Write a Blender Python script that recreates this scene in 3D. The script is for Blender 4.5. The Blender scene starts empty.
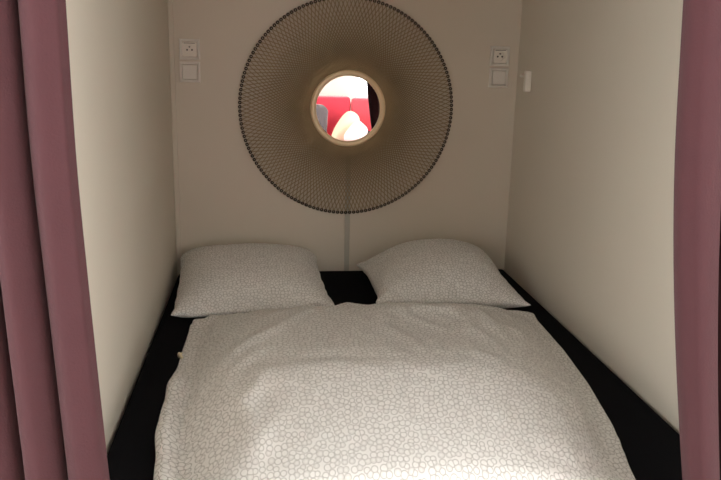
import bpy, bmesh, math, random
from mathutils import Vector, Matrix, noise

random.seed(5)
C = bpy.context.scene.collection
PI = math.pi
FRONT = 1.30            # plane of the alcove opening
BACK = 3.20             # alcove back wall
LX, RX = -0.386, 1.036  # alcove side walls
CAMZ = 1.415
BEDZ = 0.50

# ------------------------------------------------------------------ materials
def mat(name, col, rough=0.7, metal=0.0, bump=None, sheen=0.0, spec=0.5, vary=0.0, vscale=4.0):
    m = bpy.data.materials.new(name); m.use_nodes = True
    nt = m.node_tree; b = nt.nodes['Principled BSDF']
    b.inputs['Base Color'].default_value = (*col, 1)
    b.inputs['Roughness'].default_value = rough
    b.inputs['Metallic'].default_value = metal
    b.inputs['Specular IOR Level'].default_value = spec
    if sheen:
        b.inputs['Sheen Weight'].default_value = sheen
        b.inputs['Sheen Roughness'].default_value = 0.5
    tc = nt.nodes.new('ShaderNodeTexCoord')
    if vary:
        n = nt.nodes.new('ShaderNodeTexNoise'); n.inputs['Scale'].default_value = vscale
        n.inputs['Detail'].default_value = 5
        nt.links.new(tc.outputs['Object'], n.inputs['Vector'])
        r = nt.nodes.new('ShaderNodeMapRange')
        r.inputs['To Min'].default_value = 1 - vary; r.inputs['To Max'].default_value = 1 + vary
        nt.links.new(n.outputs['Fac'], r.inputs['Value'])
        mx = nt.nodes.new('ShaderNodeMix'); mx.data_type = 'RGBA'; mx.blend_type = 'MULTIPLY'
        mx.inputs['Factor'].default_value = 1
        mx.inputs['A'].default_value = (*col, 1)
        nt.links.new(r.outputs['Result'], mx.inputs['B'])
        nt.links.new(mx.outputs['Result'], b.inputs['Base Color'])
    if bump:
        sc, st, dist = bump
        n2 = nt.nodes.new('ShaderNodeTexNoise'); n2.inputs['Scale'].default_value = sc
        n2.inputs['Detail'].default_value = 4
        nt.links.new(tc.outputs['Object'], n2.inputs['Vector'])
        bp = nt.nodes.new('ShaderNodeBump'); bp.inputs['Strength'].default_value = st
        bp.inputs['Distance'].default_value = dist
        nt.links.new(n2.outputs['Fac'], bp.inputs['Height'])
        nt.links.new(bp.outputs['Normal'], b.inputs['Normal'])
    return m

def bubble_fabric():
    # white cotton printed with thin grey outlines of packed bubbles
    m = bpy.data.materials.new('bubble_print_cotton'); m.use_nodes = True
    nt = m.node_tree; b = nt.nodes['Principled BSDF']
    b.inputs['Roughness'].default_value = 0.85
    b.inputs['Specular IOR Level'].default_value = 0.2
    b.inputs['Sheen Weight'].default_value = 0.15
    uv = nt.nodes.new('ShaderNodeUVMap'); uv.uv_map = 'UVMap'
    def vor(feature):
        v = nt.nodes.new('ShaderNodeTexVoronoi'); v.voronoi_dimensions = '2D'
        v.feature = feature; v.inputs['Scale'].default_value = 64
        v.inputs['Randomness'].default_value = 0.7
        nt.links.new(uv.outputs['UV'], v.inputs['Vector'])
        return v
    f1, f2 = vor('F1'), vor('F2')
    def math_(op, a, b=None):
        n = nt.nodes.new('ShaderNodeMath'); n.operation = op
        for k, v in enumerate((a, b)):
            if v is None: continue
            if isinstance(v, (int, float)): n.inputs[k].default_value = v
            else: nt.links.new(v, n.inputs[k])
        return n.outputs[0]
    def band(v, c, w):                                   # 1 on the contour v = c, falling to 0 at distance w
        d_ = math_('ABSOLUTE', math_('SUBTRACT', v, c)); m_ = math_('SUBTRACT', 1, math_('DIVIDE', d_, w))
        return math_('MAXIMUM', m_, 0)
    sep = nt.nodes.new('ShaderNodeSeparateColor'); nt.links.new(f1.outputs['Color'], sep.inputs['Color'])
    rad = math_('ADD', math_('MULTIPLY', sep.outputs[0], 0.14), 0.40)      # every bubble has its own radius
    q1 = math_('SUBTRACT', f1.outputs['Distance'], rad)
    ring = band(q1, 0.0, 0.08)
    inner = math_('MULTIPLY', band(q1, -0.20, 0.06), math_('GREATER_THAN', sep.outputs[1], 0.6))
    g_ = math_('SUBTRACT', f2.outputs['Distance'], f1.outputs['Distance'])
    wall = math_('MULTIPLY', band(g_, 0.0, 0.13), math_('LESS_THAN', q1, 0.0))
    fac = math_('MAXIMUM', math_('MAXIMUM', ring, math_('MULTIPLY', inner, 0.5)), wall)
    mx = nt.nodes.new('ShaderNodeMix'); mx.data_type = 'RGBA'
    mx.inputs['A'].default_value = (0.83, 0.825, 0.81, 1); mx.inputs['B'].default_value = (0.31, 0.30, 0.285, 1)
    nt.links.new(fac, mx.inputs['Factor'])
    nt.links.new(mx.outputs['Result'], b.inputs['Base Color'])
    n2 = nt.nodes.new('ShaderNodeTexNoise'); n2.inputs['Scale'].default_value = 26
    n2.inputs['Detail'].default_value = 5
    nt.links.new(uv.outputs['UV'], n2.inputs['Vector'])
    bp = nt.nodes.new('ShaderNodeBump'); bp.inputs['Strength'].default_value = 0.35
    bp.inputs['Distance'].default_value = 0.006
    nt.links.new(n2.outputs['Fac'], bp.inputs['Height'])
    nt.links.new(bp.outputs['Normal'], b.inputs['Normal'])
    return m

M = {}
M['wall'] = mat('beige_wall_paint', (0.66, 0.603, 0.512), 0.55, bump=(60, 0.08, 0.004), vary=0.03, vscale=3)
M['roomwall'] = mat('white_wall_paint', (0.70, 0.69, 0.62), 0.7, bump=(60, 0.08, 0.004))
M['ceiling'] = mat('ceiling_paint', (0.80, 0.78, 0.74), 0.8)
M['trim'] = mat('grey_green_strip', (0.46, 0.45, 0.39), 0.6)
M['floor'] = mat('oak_floor', (0.30, 0.265, 0.225), 0.45, vary=0.25, vscale=6)
M['black'] = mat('black_jersey_sheet', (0.007, 0.007, 0.0085), 0.95, spec=0.05, bump=(180, 0.3, 0.002))
M['base'] = mat('dark_bed_base', (0.03, 0.028, 0.026), 0.7)
M['bubble'] = bubble_fabric()
M['curtain'] = mat('mauve_curtain_cotton', (0.080, 0.034, 0.039), 0.9, spec=0.1, sheen=0.1, bump=(240, 0.35, 0.002), vary=0.05, vscale=20)
M['curtainb'] = mat('mauve_curtain_hem', (0.20, 0.085, 0.10), 0.9, spec=0.1)
M['wire'] = mat('olive_bronze_wire', (0.42, 0.335, 0.21), 0.42, 0.2, vary=0.2, vscale=12)
M['loop'] = mat('dark_bronze_loop', (0.035, 0.022, 0.015), 0.5, 0.2)
M['gold'] = mat('pale_gold_ring', (0.90, 0.72, 0.47), 0.35, 0.1)
M['glass'] = mat('mirror_silver', (0.95, 0.95, 0.95), 0.01, 1.0)
M['plastic'] = mat('white_plastic', (0.76, 0.73, 0.67), 0.4)
M['plasticw'] = mat('bright_white_plastic', (0.84, 0.80, 0.72), 0.35)
M['hole'] = mat('socket_hole', (0.012, 0.011, 0.01), 0.8)
M['pin'] = mat('earth_pin_steel', (0.22, 0.20, 0.18), 0.4, 0.8)
M['red'] = mat('red_sofa_fabric', (0.62, 0.035, 0.065), 0.85, sheen=0.3, bump=(150, 0.3, 0.002), vary=0.06, vscale=14)
M['red_lit'] = mat('red_sofa_fabric_lit', (0.72, 0.08, 0.11), 0.85, sheen=0.3, bump=(150, 0.3, 0.002))  # paler copy of the sofa red: light on the turned back painted in
M['greyc'] = mat('grey_cushion_velvet', (0.10, 0.085, 0.09), 0.8, sheen=0.4, bump=(30, 0.5, 0.01))
M['cream'] = mat('cream_cushion_linen', (0.80, 0.70, 0.50), 0.85, bump=(60, 0.3, 0.005))
M['whitec'] = mat('white_cushion_knit', (0.85, 0.84, 0.83), 0.9, bump=(45, 0.7, 0.01))
M['blackc'] = mat('black_cushion_cotton', (0.015, 0.015, 0.02), 0.9)
M['frame'] = mat('white_window_frame', (0.82, 0.81, 0.80), 0.4)
def pane_mat():
    m = bpy.data.materials.new('window_glass'); m.use_nodes = True
    nt = m.node_tree; nt.nodes.clear()
    o = nt.nodes.new('ShaderNodeOutputMaterial'); t = nt.nodes.new('ShaderNodeBsdfTransparent')
    g = nt.nodes.new('ShaderNodeBsdfGlossy'); g.inputs['Roughness'].default_value = 0.02
    mx = nt.nodes.new('ShaderNodeMixShader'); mx.inputs[0].default_value = 0.06
    t.inputs['Color'].default_value = (0.97, 0.98, 0.98, 1)
    nt.links.new(t.outputs[0], mx.inputs[1]); nt.links.new(g.outputs[0], mx.inputs[2])
    nt.links.new(mx.outputs[0], o.inputs['Surface'])
    return m
M['pane'] = pane_mat()

# ------------------------------------------------------------------ helpers
def obj(name, bm, m, parent=None, smooth=False, loc=None):
    me = bpy.data.meshes.new(name)
    bmesh.ops.recalc_face_normals(bm, faces=bm.faces) if not smooth == 'keep' else None
    bm.to_mesh(me); bm.free()
    if smooth:
        for p in me.polygons: p.use_smooth = True
    o = bpy.data.objects.new(name, me); C.objects.link(o)
    if m: me.materials.append(M[m])
    if parent: o.parent = parent
    if loc: o.location = loc
    return o
def tag(o, label, cat, group=None):
    o['label'] = label; o['category'] = cat
    if group: o['group'] = group
    return o
def thing(name, label, cat, loc=(0, 0, 0), rot=(0, 0, 0), group=None):
    o = bpy.data.objects.new(name, None); C.objects.link(o)
    o.location = loc; o.rotation_euler = rot; o.empty_display_size = 0.05
    return tag(o, label, cat, group)
def box(bm, x0, x1, y0, y1, z0, z1, bev=0.0, seg=2):
    v = [bm.verts.new((x, y, z)) for x in (x0, x1) for y in (y0, y1) for z in (z0, z1)]
    fs = [(0, 1, 3, 2), (4, 6, 7, 5), (0, 4, 5, 1), (2, 3, 7, 6), (0, 2, 6, 4), (1, 5, 7, 3)]
    faces = [bm.faces.new([v[i] for i in f]) for f in fs]
    if bev:
        es = list({e for f in faces for e in f.edges})
        bmesh.ops.bevel(bm, geom=es, offset=bev, segments=seg, profile=0.5, affect='EDGES')
    return bm
def nb(): return bmesh.new()
def struct_(name, bm, m):
    o = obj(name, bm, m); o['kind'] = 'structure'; return o
def tube(bm, p, q, r, n=4):
    p, q = Vector(p), Vector(q); d = (q - p).normalized()
    a = d.cross(Vector((0, 0, 1)) if abs(d.z) < .9 else Vector((1, 0, 0))).normalized(); b = d.cross(a)
    A = [bm.verts.new(p + r * (a * math.cos(2*PI*k/n) + b * math.sin(2*PI*k/n))) for k in range(n)]
    B = [bm.verts.new(q + r * (a * math.cos(2*PI*k/n) + b * math.sin(2*PI*k/n))) for k in range(n)]
    for k in range(n): bm.faces.new((A[k], A[(k+1) % n], B[(k+1) % n], B[k]))
    bm.faces.new(A[::-1]); bm.faces.new(B)
def torus(bm, c, axis_u, axis_v, R, r, n=12, k=6):
    c, u, v = Vector(c), Vector(axis_u), Vector(axis_v); w = u.cross(v)
    rings = []
    for i in range(n):
        a = 2*PI*i/n; d = u*math.cos(a) + v*math.sin(a)
        rings.append([bm.verts.new(c + d*(R + r*math.cos(2*PI*j/k)) + w*r*math.sin(2*PI*j/k)) for j in range(k)])
    for i in range(n):
        for j in range(k):
            bm.faces.new((rings[i][j], rings[(i+1) % n][j], rings[(i+1) % n][(j+1) % k], rings[i][(j+1) % k]))
def disc_prism(bm, c, u, v, R, t, n=32):
    c, u, v = Vector(c), Vector(u), Vector(v); w = u.cross(v)
    A = [bm.verts.new(c + R*(u*math.cos(2*PI*i/n) + v*math.sin(2*PI*i/n))) for i in range(n)]
    B = [bm.verts.new(a.co + w*t) for a in A]
    bm.faces.new(A[::-1]); bm.faces.new(B)
    for i in range(n): bm.faces.new((A[i], A[(i+1) % n], B[(i+1) % n], B[i]))

# ------------------------------------------------------------------ room shell
RXL, RXR, RYB, H = -1.75, 2.35, -2.35, 2.42
T = 0.1
struct_('floor', box(nb(), RXL-T, RXR+T, RYB-T, BACK+T, -0.1, 0), 'floor')
struct_('ceiling', box(nb(), RXL-T, RXR+T, RYB-T, BACK+T, H, H+0.1), 'ceiling')
struct_('wall_back', box(nb(), LX-T, RX+T, BACK, BACK+T, 0, H), 'wall')
struct_('wall_left', box(nb(), LX-T, LX, FRONT, BACK, 0, H), 'wall')
struct_('wall_right', box(nb(), RX, RX+T, FRONT, BACK, 0, H), 'wall')
bm = nb()
LINTEL = 1.92  # unseen lintel, set low to keep the upper alcove walls darker
box(bm, RXL, LX-T, FRONT, FRONT+T, 0, H)
box(bm, RX+T, RXR, FRONT, FRONT+T, 0, H)
struct_('wall_front', bm, 'roomwall')
struct_('unseen_lintel', box(nb(), LX, RX, FRONT, FRONT+T, LINTEL, H), 'roomwall')
# opposite wall with a window hole
def wall_with_hole_y(name, y0, y1, x0, x1, hx0, hx1, hz0, hz1):
    bm = nb()
    box(bm, x0, hx0, y0, y1, 0, H); box(bm, hx1, x1, y0, y1, 0, H)
    box(bm, hx0, hx1, y0, y1, 0, hz0); box(bm, hx0, hx1, y0, y1, hz1, H)
    return struct_(name, bm, 'roomwall')
def wall_with_hole_x(name, x0, x1, y0, y1, hy0, hy1, hz0, hz1):
    bm = nb()
    box(bm, x0, x1, y0, hy0, 0, H); box(bm, x0, x1, hy1, y1, 0, H)
    box(bm, x0, x1, hy0, hy1, 0, hz0); box(bm, x0, x1, hy0, hy1, hz1, H)
    return struct_(name, bm, 'roomwall')
W1 = (1.06, 1.75, 0.885, 1.95)
wall_with_hole_y('wall_opposite', RYB-T, RYB, RXL-T, RXR+T, *W1)
W2 = (-1.9, 0.9, 0.70, 1.90)  # unseen left window, enlarged to brighten the alcove's right wall
W3 = (-1.9, 0.6, 0.70, 1.90)  # made-up right window, added to light the alcove's left wall
wall_with_hole_x('wall_far_left', RXL-T, RXL, RYB, FRONT+T, *W2)
wall_with_hole_x('wall_far_right', RXR, RXR+T, RYB, FRONT+T, *W3)

def window_y(name, y, x0, x1, z0, z1):
    bm = nb(); f = 0.05
    box(bm, x0, x1, y-0.03, y+0.03, z0, z0+f); box(bm, x0, x1, y-0.03, y+0.03, z1-f, z1)
    for a in (x0, (x0+x1)/2-f/2, x1-f): box(bm, a, a+f, y-0.03, y+0.03, z0+f, z1-f)
    w = struct_(name, bm, 'frame')
    obj('window_pane', box(nb(), x0+f, x1-f, y-0.004, y+0.004, z0+f, z1-f), 'pane', w)
    obj('window_sill', box(nb(), x0-0.05, x1+0.05, y+0.05, y+0.13, z0-0.03, z0, 0.004), 'frame', w)
def window_x(name, x, y0, y1, z0, z1, s=1):
    bm = nb(); f = 0.05
    box(bm, x-0.03, x+0.03, y0, y1, z0, z0+f); box(bm, x-0.03, x+0.03, y0, y1, z1-f, z1)
    for a in (y0, (y0+y1)/2-f/2, y1-f): box(bm, x-0.03, x+0.03, a, a+f, z0+f, z1-f)
    w = struct_(name, bm, 'frame')
    obj('window_pane', box(nb(), x-0.004, x+0.004, y0+f, y1-f, z0+f, z1-f), 'pane', w)
    obj('window_sill', box(nb(), min(x+s*0.05, x+s*0.13), max(x+s*0.05, x+s*0.13), y0-0.05, y1+0.05, z0-0.03, z0, 0.004), 'frame', w)
window_y('window_1', RYB-T/2, *W1)
window_x('window_2_unseen', RXL-T/2, *W2)
window_x('window_3_added', RXR+T/2, *W3, s=-1)

# joint strips on the alcove's back wall
struct_('trim_1', box(nb(), 0.321, 0.342, BACK-0.005, BACK, BEDZ-0.06, CAMZ-0.3, 0.0015), 'trim')
struct_('trim_2', box(nb(), LX, LX+0.019, BACK-0.012, BACK, 0, H, 0.003), 'wall')

# ------------------------------------------------------------------ bed
bed = thing('double_bed', 'double bed with a black fitted sheet filling the alcove wall to wall', 'bed', (0.325, 2.28, 0))
obj('bed_base', box(nb(), LX+0.02-.325, RX-0.02-.325, 1.38-2.28, BACK-0.012-2.28, 0, 0.28, 0.01), 'base', bed)
bm = nb(); box(bm, LX+0.006-.325, RX-0.006-.325, 1.36-2.28, BACK-0.014-2.28, 0.28, BEDZ, 0.018, 4)
obj('mattress', bm, 'black', bed, True)

# cloth shapes settled under their own weight: step by step coordinates, x then y then z
PILLOW_A = [
-753,15,0,13,21,-18,12,-12,4,3,5,2,2,-10,10,-6,3,8,-5,5,-7,-4,10,-1,-11,-6,17,9,-20,-12,6,-2,-5,-11,-4,36,-6,12,0,16,-12,-3,-1,13,4,0,7,-3,-3,1,6,-5,9,
1,-8,-5,-2,10,-9,3,-7,-3,5,6,-18,-3,-5,4,1,6,27,2,-1,-5,2,-2,3,15,2,-4,4,8,-5,7,-8,3,-3,8,-7,1,4,-8,7,-7,-4,8,-1,-13,-2,0,-1,-3,-7,9,6,40,6,-8,-1,-9,0,
5,1,2,8,-4,9,6,-13,4,0,0,2,0,3,-10,5,0,0,0,-9,-3,4,-3,5,-10,6,2,2,3,39,2,-6,-1,-4,5,-1,-1,1,3,-1,7,0,-2,4,-8,4,1,-5,6,-6,2,6,-8,0,-6,7,-9,5,-6,4,0,9,
-5,4,38,0,6,-3,-2,-2,3,-3,-4,4,5,-1,4,-2,-2,0,-4,5,1,-2,2,-6,0,6,-10,3,-4,-1,3,0,8,-3,0,6,-1,35,4,5,-9,0,3,1,0,-7,-2,2,7,0,0,-2,4,-1,-1,1,-1,-4,7,-1,
-4,3,-9,2,3,-3,5,1,-2,8,4,-9,45,-1,1,4,-9,4,-4,1,-1,4,-8,7,1,-4,5,-2,1,-5,0,-3,3,5,-5,-3,8,-5,0,0,2,-1,-1,7,-1,10,-13,45,0,-4,4,3,-1,-2,0,-6,7,-3,0,-4,
9,-7,2,-3,5,-2,0,2,-1,2,-7,3,-2,1,-1,1,0,10,-7,1,2,-3,52,-5,-7,1,2,1,5,-9,7,0,-7,3,-5,7,-2,3,1,0,-6,7,-9,8,-3,0,1,-2,2,4,2,-4,3,-2,6,-4,-2,39,8,-4,3,
-6,1,2,-4,-3,-1,5,3,-1,-3,-1,3,-3,-1,3,2,4,-6,-3,3,-1,6,-7,9,-8,10,2,-8,1,3,3,33,2,6,1,-7,2,-4,0,5,-5,0,4,1,-1,-6,4,4,0,2,-3,-1,2,1,-3,-4,2,3,3,0,-1,3,
-6,6,-6,-1,44,-1,8,-8,9,-5,4,-5,5,-2,-1,2,-8,3,2,-3,1,-4,1,8,-6,4,-6,4,1,-4,8,-7,5,-2,1,-2,9,-7,3,41,-3,2,2,-5,5,0,-1,-5,0,5,4,0,-5,-1,-4,9,-6,0,-2,9,
-3,-2,2,-6,10,-4,1,3,-4,6,-7,1,0,-2,50,-4,4,-5,-1,5,-3,0,1,-5,5,1,-2,3,-7,2,6,0,0,-1,1,-6,2,0,4,-8,2,8,-4,-1,0,5,-3,0,1,40,-2,2,2,3,-6,2,-1,-4,5,2,-6,
7,-3,4,-5,1,5,-4,-5,2,-1,3,3,1,-6,1,7,-1,2,-5,1,1,1,-7,49,-3,-1,6,0,-3,4,-6,1,-3,4,-4,3,2,-6,0,3,2,-2,1,-4,1,1,-1,9,-7,4,2,2,-1,-4,5,-5,1,-3,47,3,-5,
-2,1,4,-1,3,0,0,-5,-2,7,0,-3,-1,4,-7,5,-1,-1,6,-1,-1,-2,0,-3,2,2,1,2,-6,6,-4,-1,39,-1,5,3,-5,8,-8,0,8,-1,-4,3,1,-7,4,2,-6,7,-6,-1,8,0,-4,-2,7,-1,2,-2,
-4,-2,0,4,-1,-1,-5,43,0,3,4,1,-6,6,-1,-2,4,3,-4,-4,3,3,0,-7,4,0,6,-7,4,3,-5,4,-8,4,3,-1,-5,0,5,-10,2,0,46,5,-5,4,-4,-2,2,0,8,1,-7,-1,1,4,-2,-2,2,0,5,
-7,0,4,-3,3,-3,6,1,0,-11,-2,0,3,1,6,-2,43,4,1,-6,5,-5,1,2,-3,7,0,2,-10,2,-1,0,5,-3,-2,4,-2,0,-1,3,3,-3,-3,3,-1,2,0,-10,4,-1,1,42,5,2,-4,-1,6,-1,1,0,3,
-5,1,1,1,4,-6,6,1,-4,-3,3,2,-1,-6,1,2,4,-2,-6,-1,-2,4,-2,6,-5,48,2,2,-2,-1,1,-2,2,-6,11,-3,3,-2,1,-6,3,-5,5,-3,4,-6,6,-4,4,-3,2,2,1,-10,6,-7,1,4,2,-4,
44,0,3,-5,-1,4,2,-2,4,-2,6,-5,-1,7,-4,3,1,-7,7,-8,8,-4,-4,2,5,-1,0,-3,3,-1,-5,-3,2,-3,3,45,-1,-1,3,3,-7,3,6,-2,1,-3,4,-4,0,2,5,0,-9,4,6,-5,-2,-2,7,-3,
-2,5,-5,2,-1,-2,3,-3,-2,-3,49,-1,-3,2,5,2,-8,3,1,1,6,-2,-5,0,5,-6,0,-1,8,1,-1,-6,1,0,4,2,-1,-6,5,-8,6,0,1,-10,9,44,-5,0,-1,2,-2,9,1,-6,4,0,1,-2,-1,3,1,
-3,-4,0,-2,2,0,2,7,-11,5,-1,2,4,-10,7,-2,-1,-8,7,47,-1,-4,3,-6,11,-8,3,1,6,-6,4,-4,-1,0,-3,-3,1,2,1,-1,4,1,-4,5,-2,4,-1,3,-7,2,-6,-1,2,0,48,0,-2,-3,1,
-1,2,8,-7,-5,7,-2,-6,4,0,-2,2,-4,0,8,-5,6,-4,-2,10,-4,3,0,-2,-4,-1,3,-1,3,-3,43,-5,2,0,3,2,0,5,-3,-7,-4,1,7,-8,4,-7,-7,10,0,3,-4,2,0,2,2,2,3,4,-11,8,
-6,10,-9,-5,3,34,8,5,-3,4,-1,2,-5,-9,2,0,4,-1,-5,0,-13,9,-2,7,-10,9,-4,12,-2,-4,8,-2,6,-9,11,-2,-3,-2,-3,9,33,-1,3,-4,7,-1,-6,-14,11,-3,0,-11,3,0,0,-9,
6,4,-7,-4,11,1,5,0,1,-5,13,-11,7,5,-4,7,2,-6,9,27,13,0,-4,-3,-14,1,-22,16,-3,-4,-11,4,3,6,1,-3,-14,-2,12,-2,11,-3,6,-12,9,6,-9,10,6,-8,11,8,3,-6,37,-1,
-4,-9,1,-12,-21,14,-11,15,-15,9,-9,12,0,-10,-6,5,6,-9,4,7,-7,-3,15,1,-15,22,-6,-11,12,7,12,-4,11,-1455,9,-3,-2,-1,17,-12,-3,-1,-2,3,-3,1,-3,-2,7,-3,3,
3,2,11,-12,-3,-2,3,17,-8,-7,-4,1,4,-8,1,36,-7,5,-8,5,-2,4,-2,6,2,-6,0,-4,6,-2,-2,-5,0,3,1,-1,4,0,6,-8,-4,6,3,5,-9,-1,6,6,41,-8,2,-2,1,-8,6,-2,-4,2,-2,
0,0,6,-2,0,3,-2,-3,4,-2,-6,5,-2,6,-3,-5,-1,2,5,0,11,3,37,-3,-4,4,-6,2,3,-2,-2,4,-6,-2,6,-4,0,3,0,-6,5,-4,6,-4,-2,8,-6,7,-5,0,4,3,-1,0,9,33,1,1,-2,2,-3,
1,3,-7,5,-5,6,-2,-2,-2,0,-3,3,1,-5,8,-2,3,-5,6,-7,0,2,6,1,-7,11,4,39,-6,1,-2,-3,3,-3,7,-7,5,3,-2,1,-1,0,0,-5,5,-9,4,3,-4,6,-1,-7,0,-1,4,-1,5,2,-4,7,43,
0,1,-5,-3,6,0,-7,4,-5,7,-6,8,-3,-5,-1,9,-3,-4,4,-5,1,6,-8,6,-2,-3,5,-3,2,6,2,-5,47,-5,-2,0,-1,8,0,-6,5,-7,6,1,-9,10,-2,0,0,-4,-1,6,-9,2,3,0,-2,-2,7,-2,
-3,5,-2,3,5,40,1,0,-8,4,3,-4,3,-3,-1,2,0,-2,7,-4,2,-6,1,1,4,-1,-5,5,-2,-6,1,2,1,0,3,3,0,-3,48,-4,4,-7,7,-1,-7,3,-1,3,-1,-4,1,2,-1,3,1,-3,-4,6,1,-6,5,
-5,7,0,-8,0,6,1,-4,3,7,38,5,-6,2,3,1,-5,-3,2,1,-5,3,5,-5,-1,4,1,-5,5,-4,2,-1,0,3,-8,8,-2,1,-4,-3,0,8,1,40,8,-8,7,-4,4,0,-1,-2,-4,1,-3,3,-3,1,3,-2,4,-3,
3,-6,6,-5,6,-5,-1,-3,4,-1,2,1,0,-1,46,0,6,0,-6,-3,2,3,-2,2,-2,4,-4,3,-6,1,7,-5,3,-2,-5,0,0,2,0,-2,8,-6,3,-1,-4,0,1,47,-1,-3,3,3,0,-1,4,-5,5,-1,-5,0,3,
4,1,-3,-5,3,-2,6,-1,-5,4,1,-8,1,5,0,-1,-3,-3,2,46,-2,-1,9,-3,-1,1,0,0,-3,6,-5,-1,4,2,-4,-2,7,-9,4,5,-2,-3,-2,0,3,0,1,2,-2,-1,-3,5,43,-6,7,2,-7,7,-2,-3,
6,-8,0,0,2,3,0,-1,-1,5,-4,-2,0,2,2,2,-8,3,5,-1,-4,-2,2,1,4,44,-5,0,6,0,-4,2,-2,2,-1,2,-5,1,-1,3,1,-3,3,1,-2,2,-6,2,1,0,-2,5,-2,-2,2,-2,4,-1,45,-4,-1,8,
-3,3,-3,3,-5,-2,2,2,-2,6,-6,0,-4,5,-2,5,-8,4,5,-4,2,0,-1,2,-6,4,0,0,4,40,4,-5,6,-7,5,-3,0,5,-6,3,4,-8,6,-6,7,-8,3,-5,4,5,-6,0,-2,3,-1,7,1,-2,-5,6,-8,3,
42,-1,8,-2,-4,8,-9,4,-5,8,0,-4,2,-2,4,1,-4,-4,3,6,-1,-3,-2,3,2,-1,-5,3,3,-4,-4,3,2,47,-5,7,-9,7,-5,4,-3,3,-6,0,4,1,-2,-2,6,-7,1,6,-7,5,-1,3,-6,1,4,1,
-5,-2,7,-2,5,-1,43,-4,-1,-1,4,0,-3,5,0,-3,6,-6,1,-3,1,-2,3,2,3,0,-8,8,-1,-5,6,-5,4,-1,-5,0,1,5,-5,46,1,0,-2,1,1,4,-5,3,-4,4,2,-8,8,-7,5,-1,2,2,-7,4,-6,
8,-2,4,-4,-6,1,9,-9,-1,6,2,45,-7,1,3,4,-5,1,-1,-2,5,-4,-2,7,1,-2,-2,2,3,-4,-3,7,-4,3,0,-4,-3,-2,8,-7,4,4,1,-10,53,-2,-2,0,0,-1,-1,1,5,-4,3,-6,4,5,-5,
-1,-1,5,-2,-3,7,-7,7,-9,9,-6,-2,3,1,-2,6,-8,0,44,1,-1,4,-4,6,2,-6,2,3,1,-4,-1,-1,5,-3,-4,6,-1,-1,2,-4,5,0,-1,-6,6,-3,7,-6,7,-6,2,37,6,-2,2,1,1,0,-4,7,
-7,8,0,-5,-1,-2,1,-1,8,-2,-1,-5,3,-2,1,-2,2,0,0,2,2,2,-9,-1,45,1,-1,3,0,1,0,-3,7,-6,2,6,-2,-6,3,2,0,2,-3,-1,4,-4,4,-5,-4,0,2,9,-4,-2,2,-2,-2,43,3,4,-3,
5,-8,4,-4,6,-5,6,-1,-4,5,1,-4,-2,3,-3,4,-4,2,4,-9,7,-3,2,4,-2,-1,3,-2,-7,39,5,-2,7,-2,6,1,-1,-4,3,-4,-1,7,-8,9,-9,3,-2,4,2,-2,4,-3,-6,-1,6,0,-5,0,2,4,
2,-11,41,2,3,3,4,-6,3,2,5,-3,-5,0,3,-2,1,3,-2,1,-6,10,-2,-9,7,-4,2,-3,3,-3,1,7,-4,4,-9,38,2,2,3,-9,12,0,3,-2,3,2,-2,-2,-3,5,-4,2,-4,4,-7,3,5,1,-2,-4,
-5,-15,17,-7,9,7,1,-8,40,-1,-15,5,6,-6,-18,13,-4,-1,4,-1,-4,7,2,-4,0,-11,8,10,-3,-5,-9,9,1,-2,-15,21,6,2,2,4,0,-758,44,48,46,34,44,46,44,38,52,48,41,
43,54,37,46,51,45,38,53,38,47,52,39,49,44,41,46,38,44,46,48,46,47,45,-1513,27,48,46,42,42,48,39,47,45,46,45,48,41,45,44,54,38,52,38,52,40,50,40,46,45,
41,56,45,40,40,43,53,45,30,-1487,21,40,37,51,44,48,44,46,39,48,39,46,45,48,48,43,49,40,51,44,44,47,43,44,51,44,37,53,44,43,48,37,34,34,-1447,-7,48,42,
35,42,52,42,42,49,48,43,49,42,43,44,45,52,41,44,46,44,43,50,48,43,46,40,50,41,45,53,33,15,25,-1426,15,27,42,43,48,40,44,51,48,36,50,41,45,44,48,48,43,
49,46,42,46,44,46,50,37,51,43,49,42,47,42,43,26,28,-1426,26,10,30,40,46,50,42,42,52,43,45,46,48,43,39,46,49,43,46,49,44,40,47,46,44,46,44,53,42,40,43,
30,40,30,-1442,41,24,26,31,52,40,51,41,43,47,50,44,47,39,46,48,45,40,52,48,45,45,39,45,45,46,51,49,40,46,29,35,39,19,-1419,27,38,25,35,32,44,49,43,47,
44,51,44,44,51,40,44,43,50,48,42,45,47,49,47,38,49,48,46,37,44,34,44,29,7,-1413,29,37,36,35,37,42,43,40,54,46,40,44,49,45,50,41,49,38,50,50,40,51,46,
44,47,40,44,43,48,44,37,24,26,42,-1430,41,29,29,44,26,41,43,45,54,40,49,42,48,44,43,52,46,39,48,42,55,44,42,44,46,52,43,39,48,38,35,43,20,36,-1416,23,
31,31,32,41,37,49,42,48,47,47,39,49,42,45,45,48,48,45,48,47,38,54,41,43,49,45,41,45,40,38,37,33,27,-1425,34,32,25,35,45,39,41,46,46,48,45,43,48,47,44,
47,48,41,44,44,49,45,50,44,47,46,37,49,41,40,38,24,31,27,-1410,24,34,32,35,46,37,43,51,38,46,46,50,42,48,48,44,41,52,46,38,54,47,42,45,40,44,52,45,37,
43,36,30,34,25,-1409,23,29,36,38,36,45,41,48,46,40,43,45,47,43,53,39,50,42,54,38,49,47,44,41,49,44,41,44,44,45,27,39,28,33,-1417,21,35,35,41,36,44,41,
48,47,46,44,46,46,38,47,45,46,46,45,45,47,48,43,50,39,53,39,40,43,40,34,32,26,30,-1415,35,38,34,38,42,35,41,47,43,42,52,40,51,47,37,52,45,40,45,52,46,
48,43,45,44,44,43,39,47,35,30,29,42,38,-1423,36,39,35,28,37,40,50,37,42,49,41,49,49,42,49,44,48,38,50,40,54,44,46,40,52,38,43,49,40,28,38,36,27,36,
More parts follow.
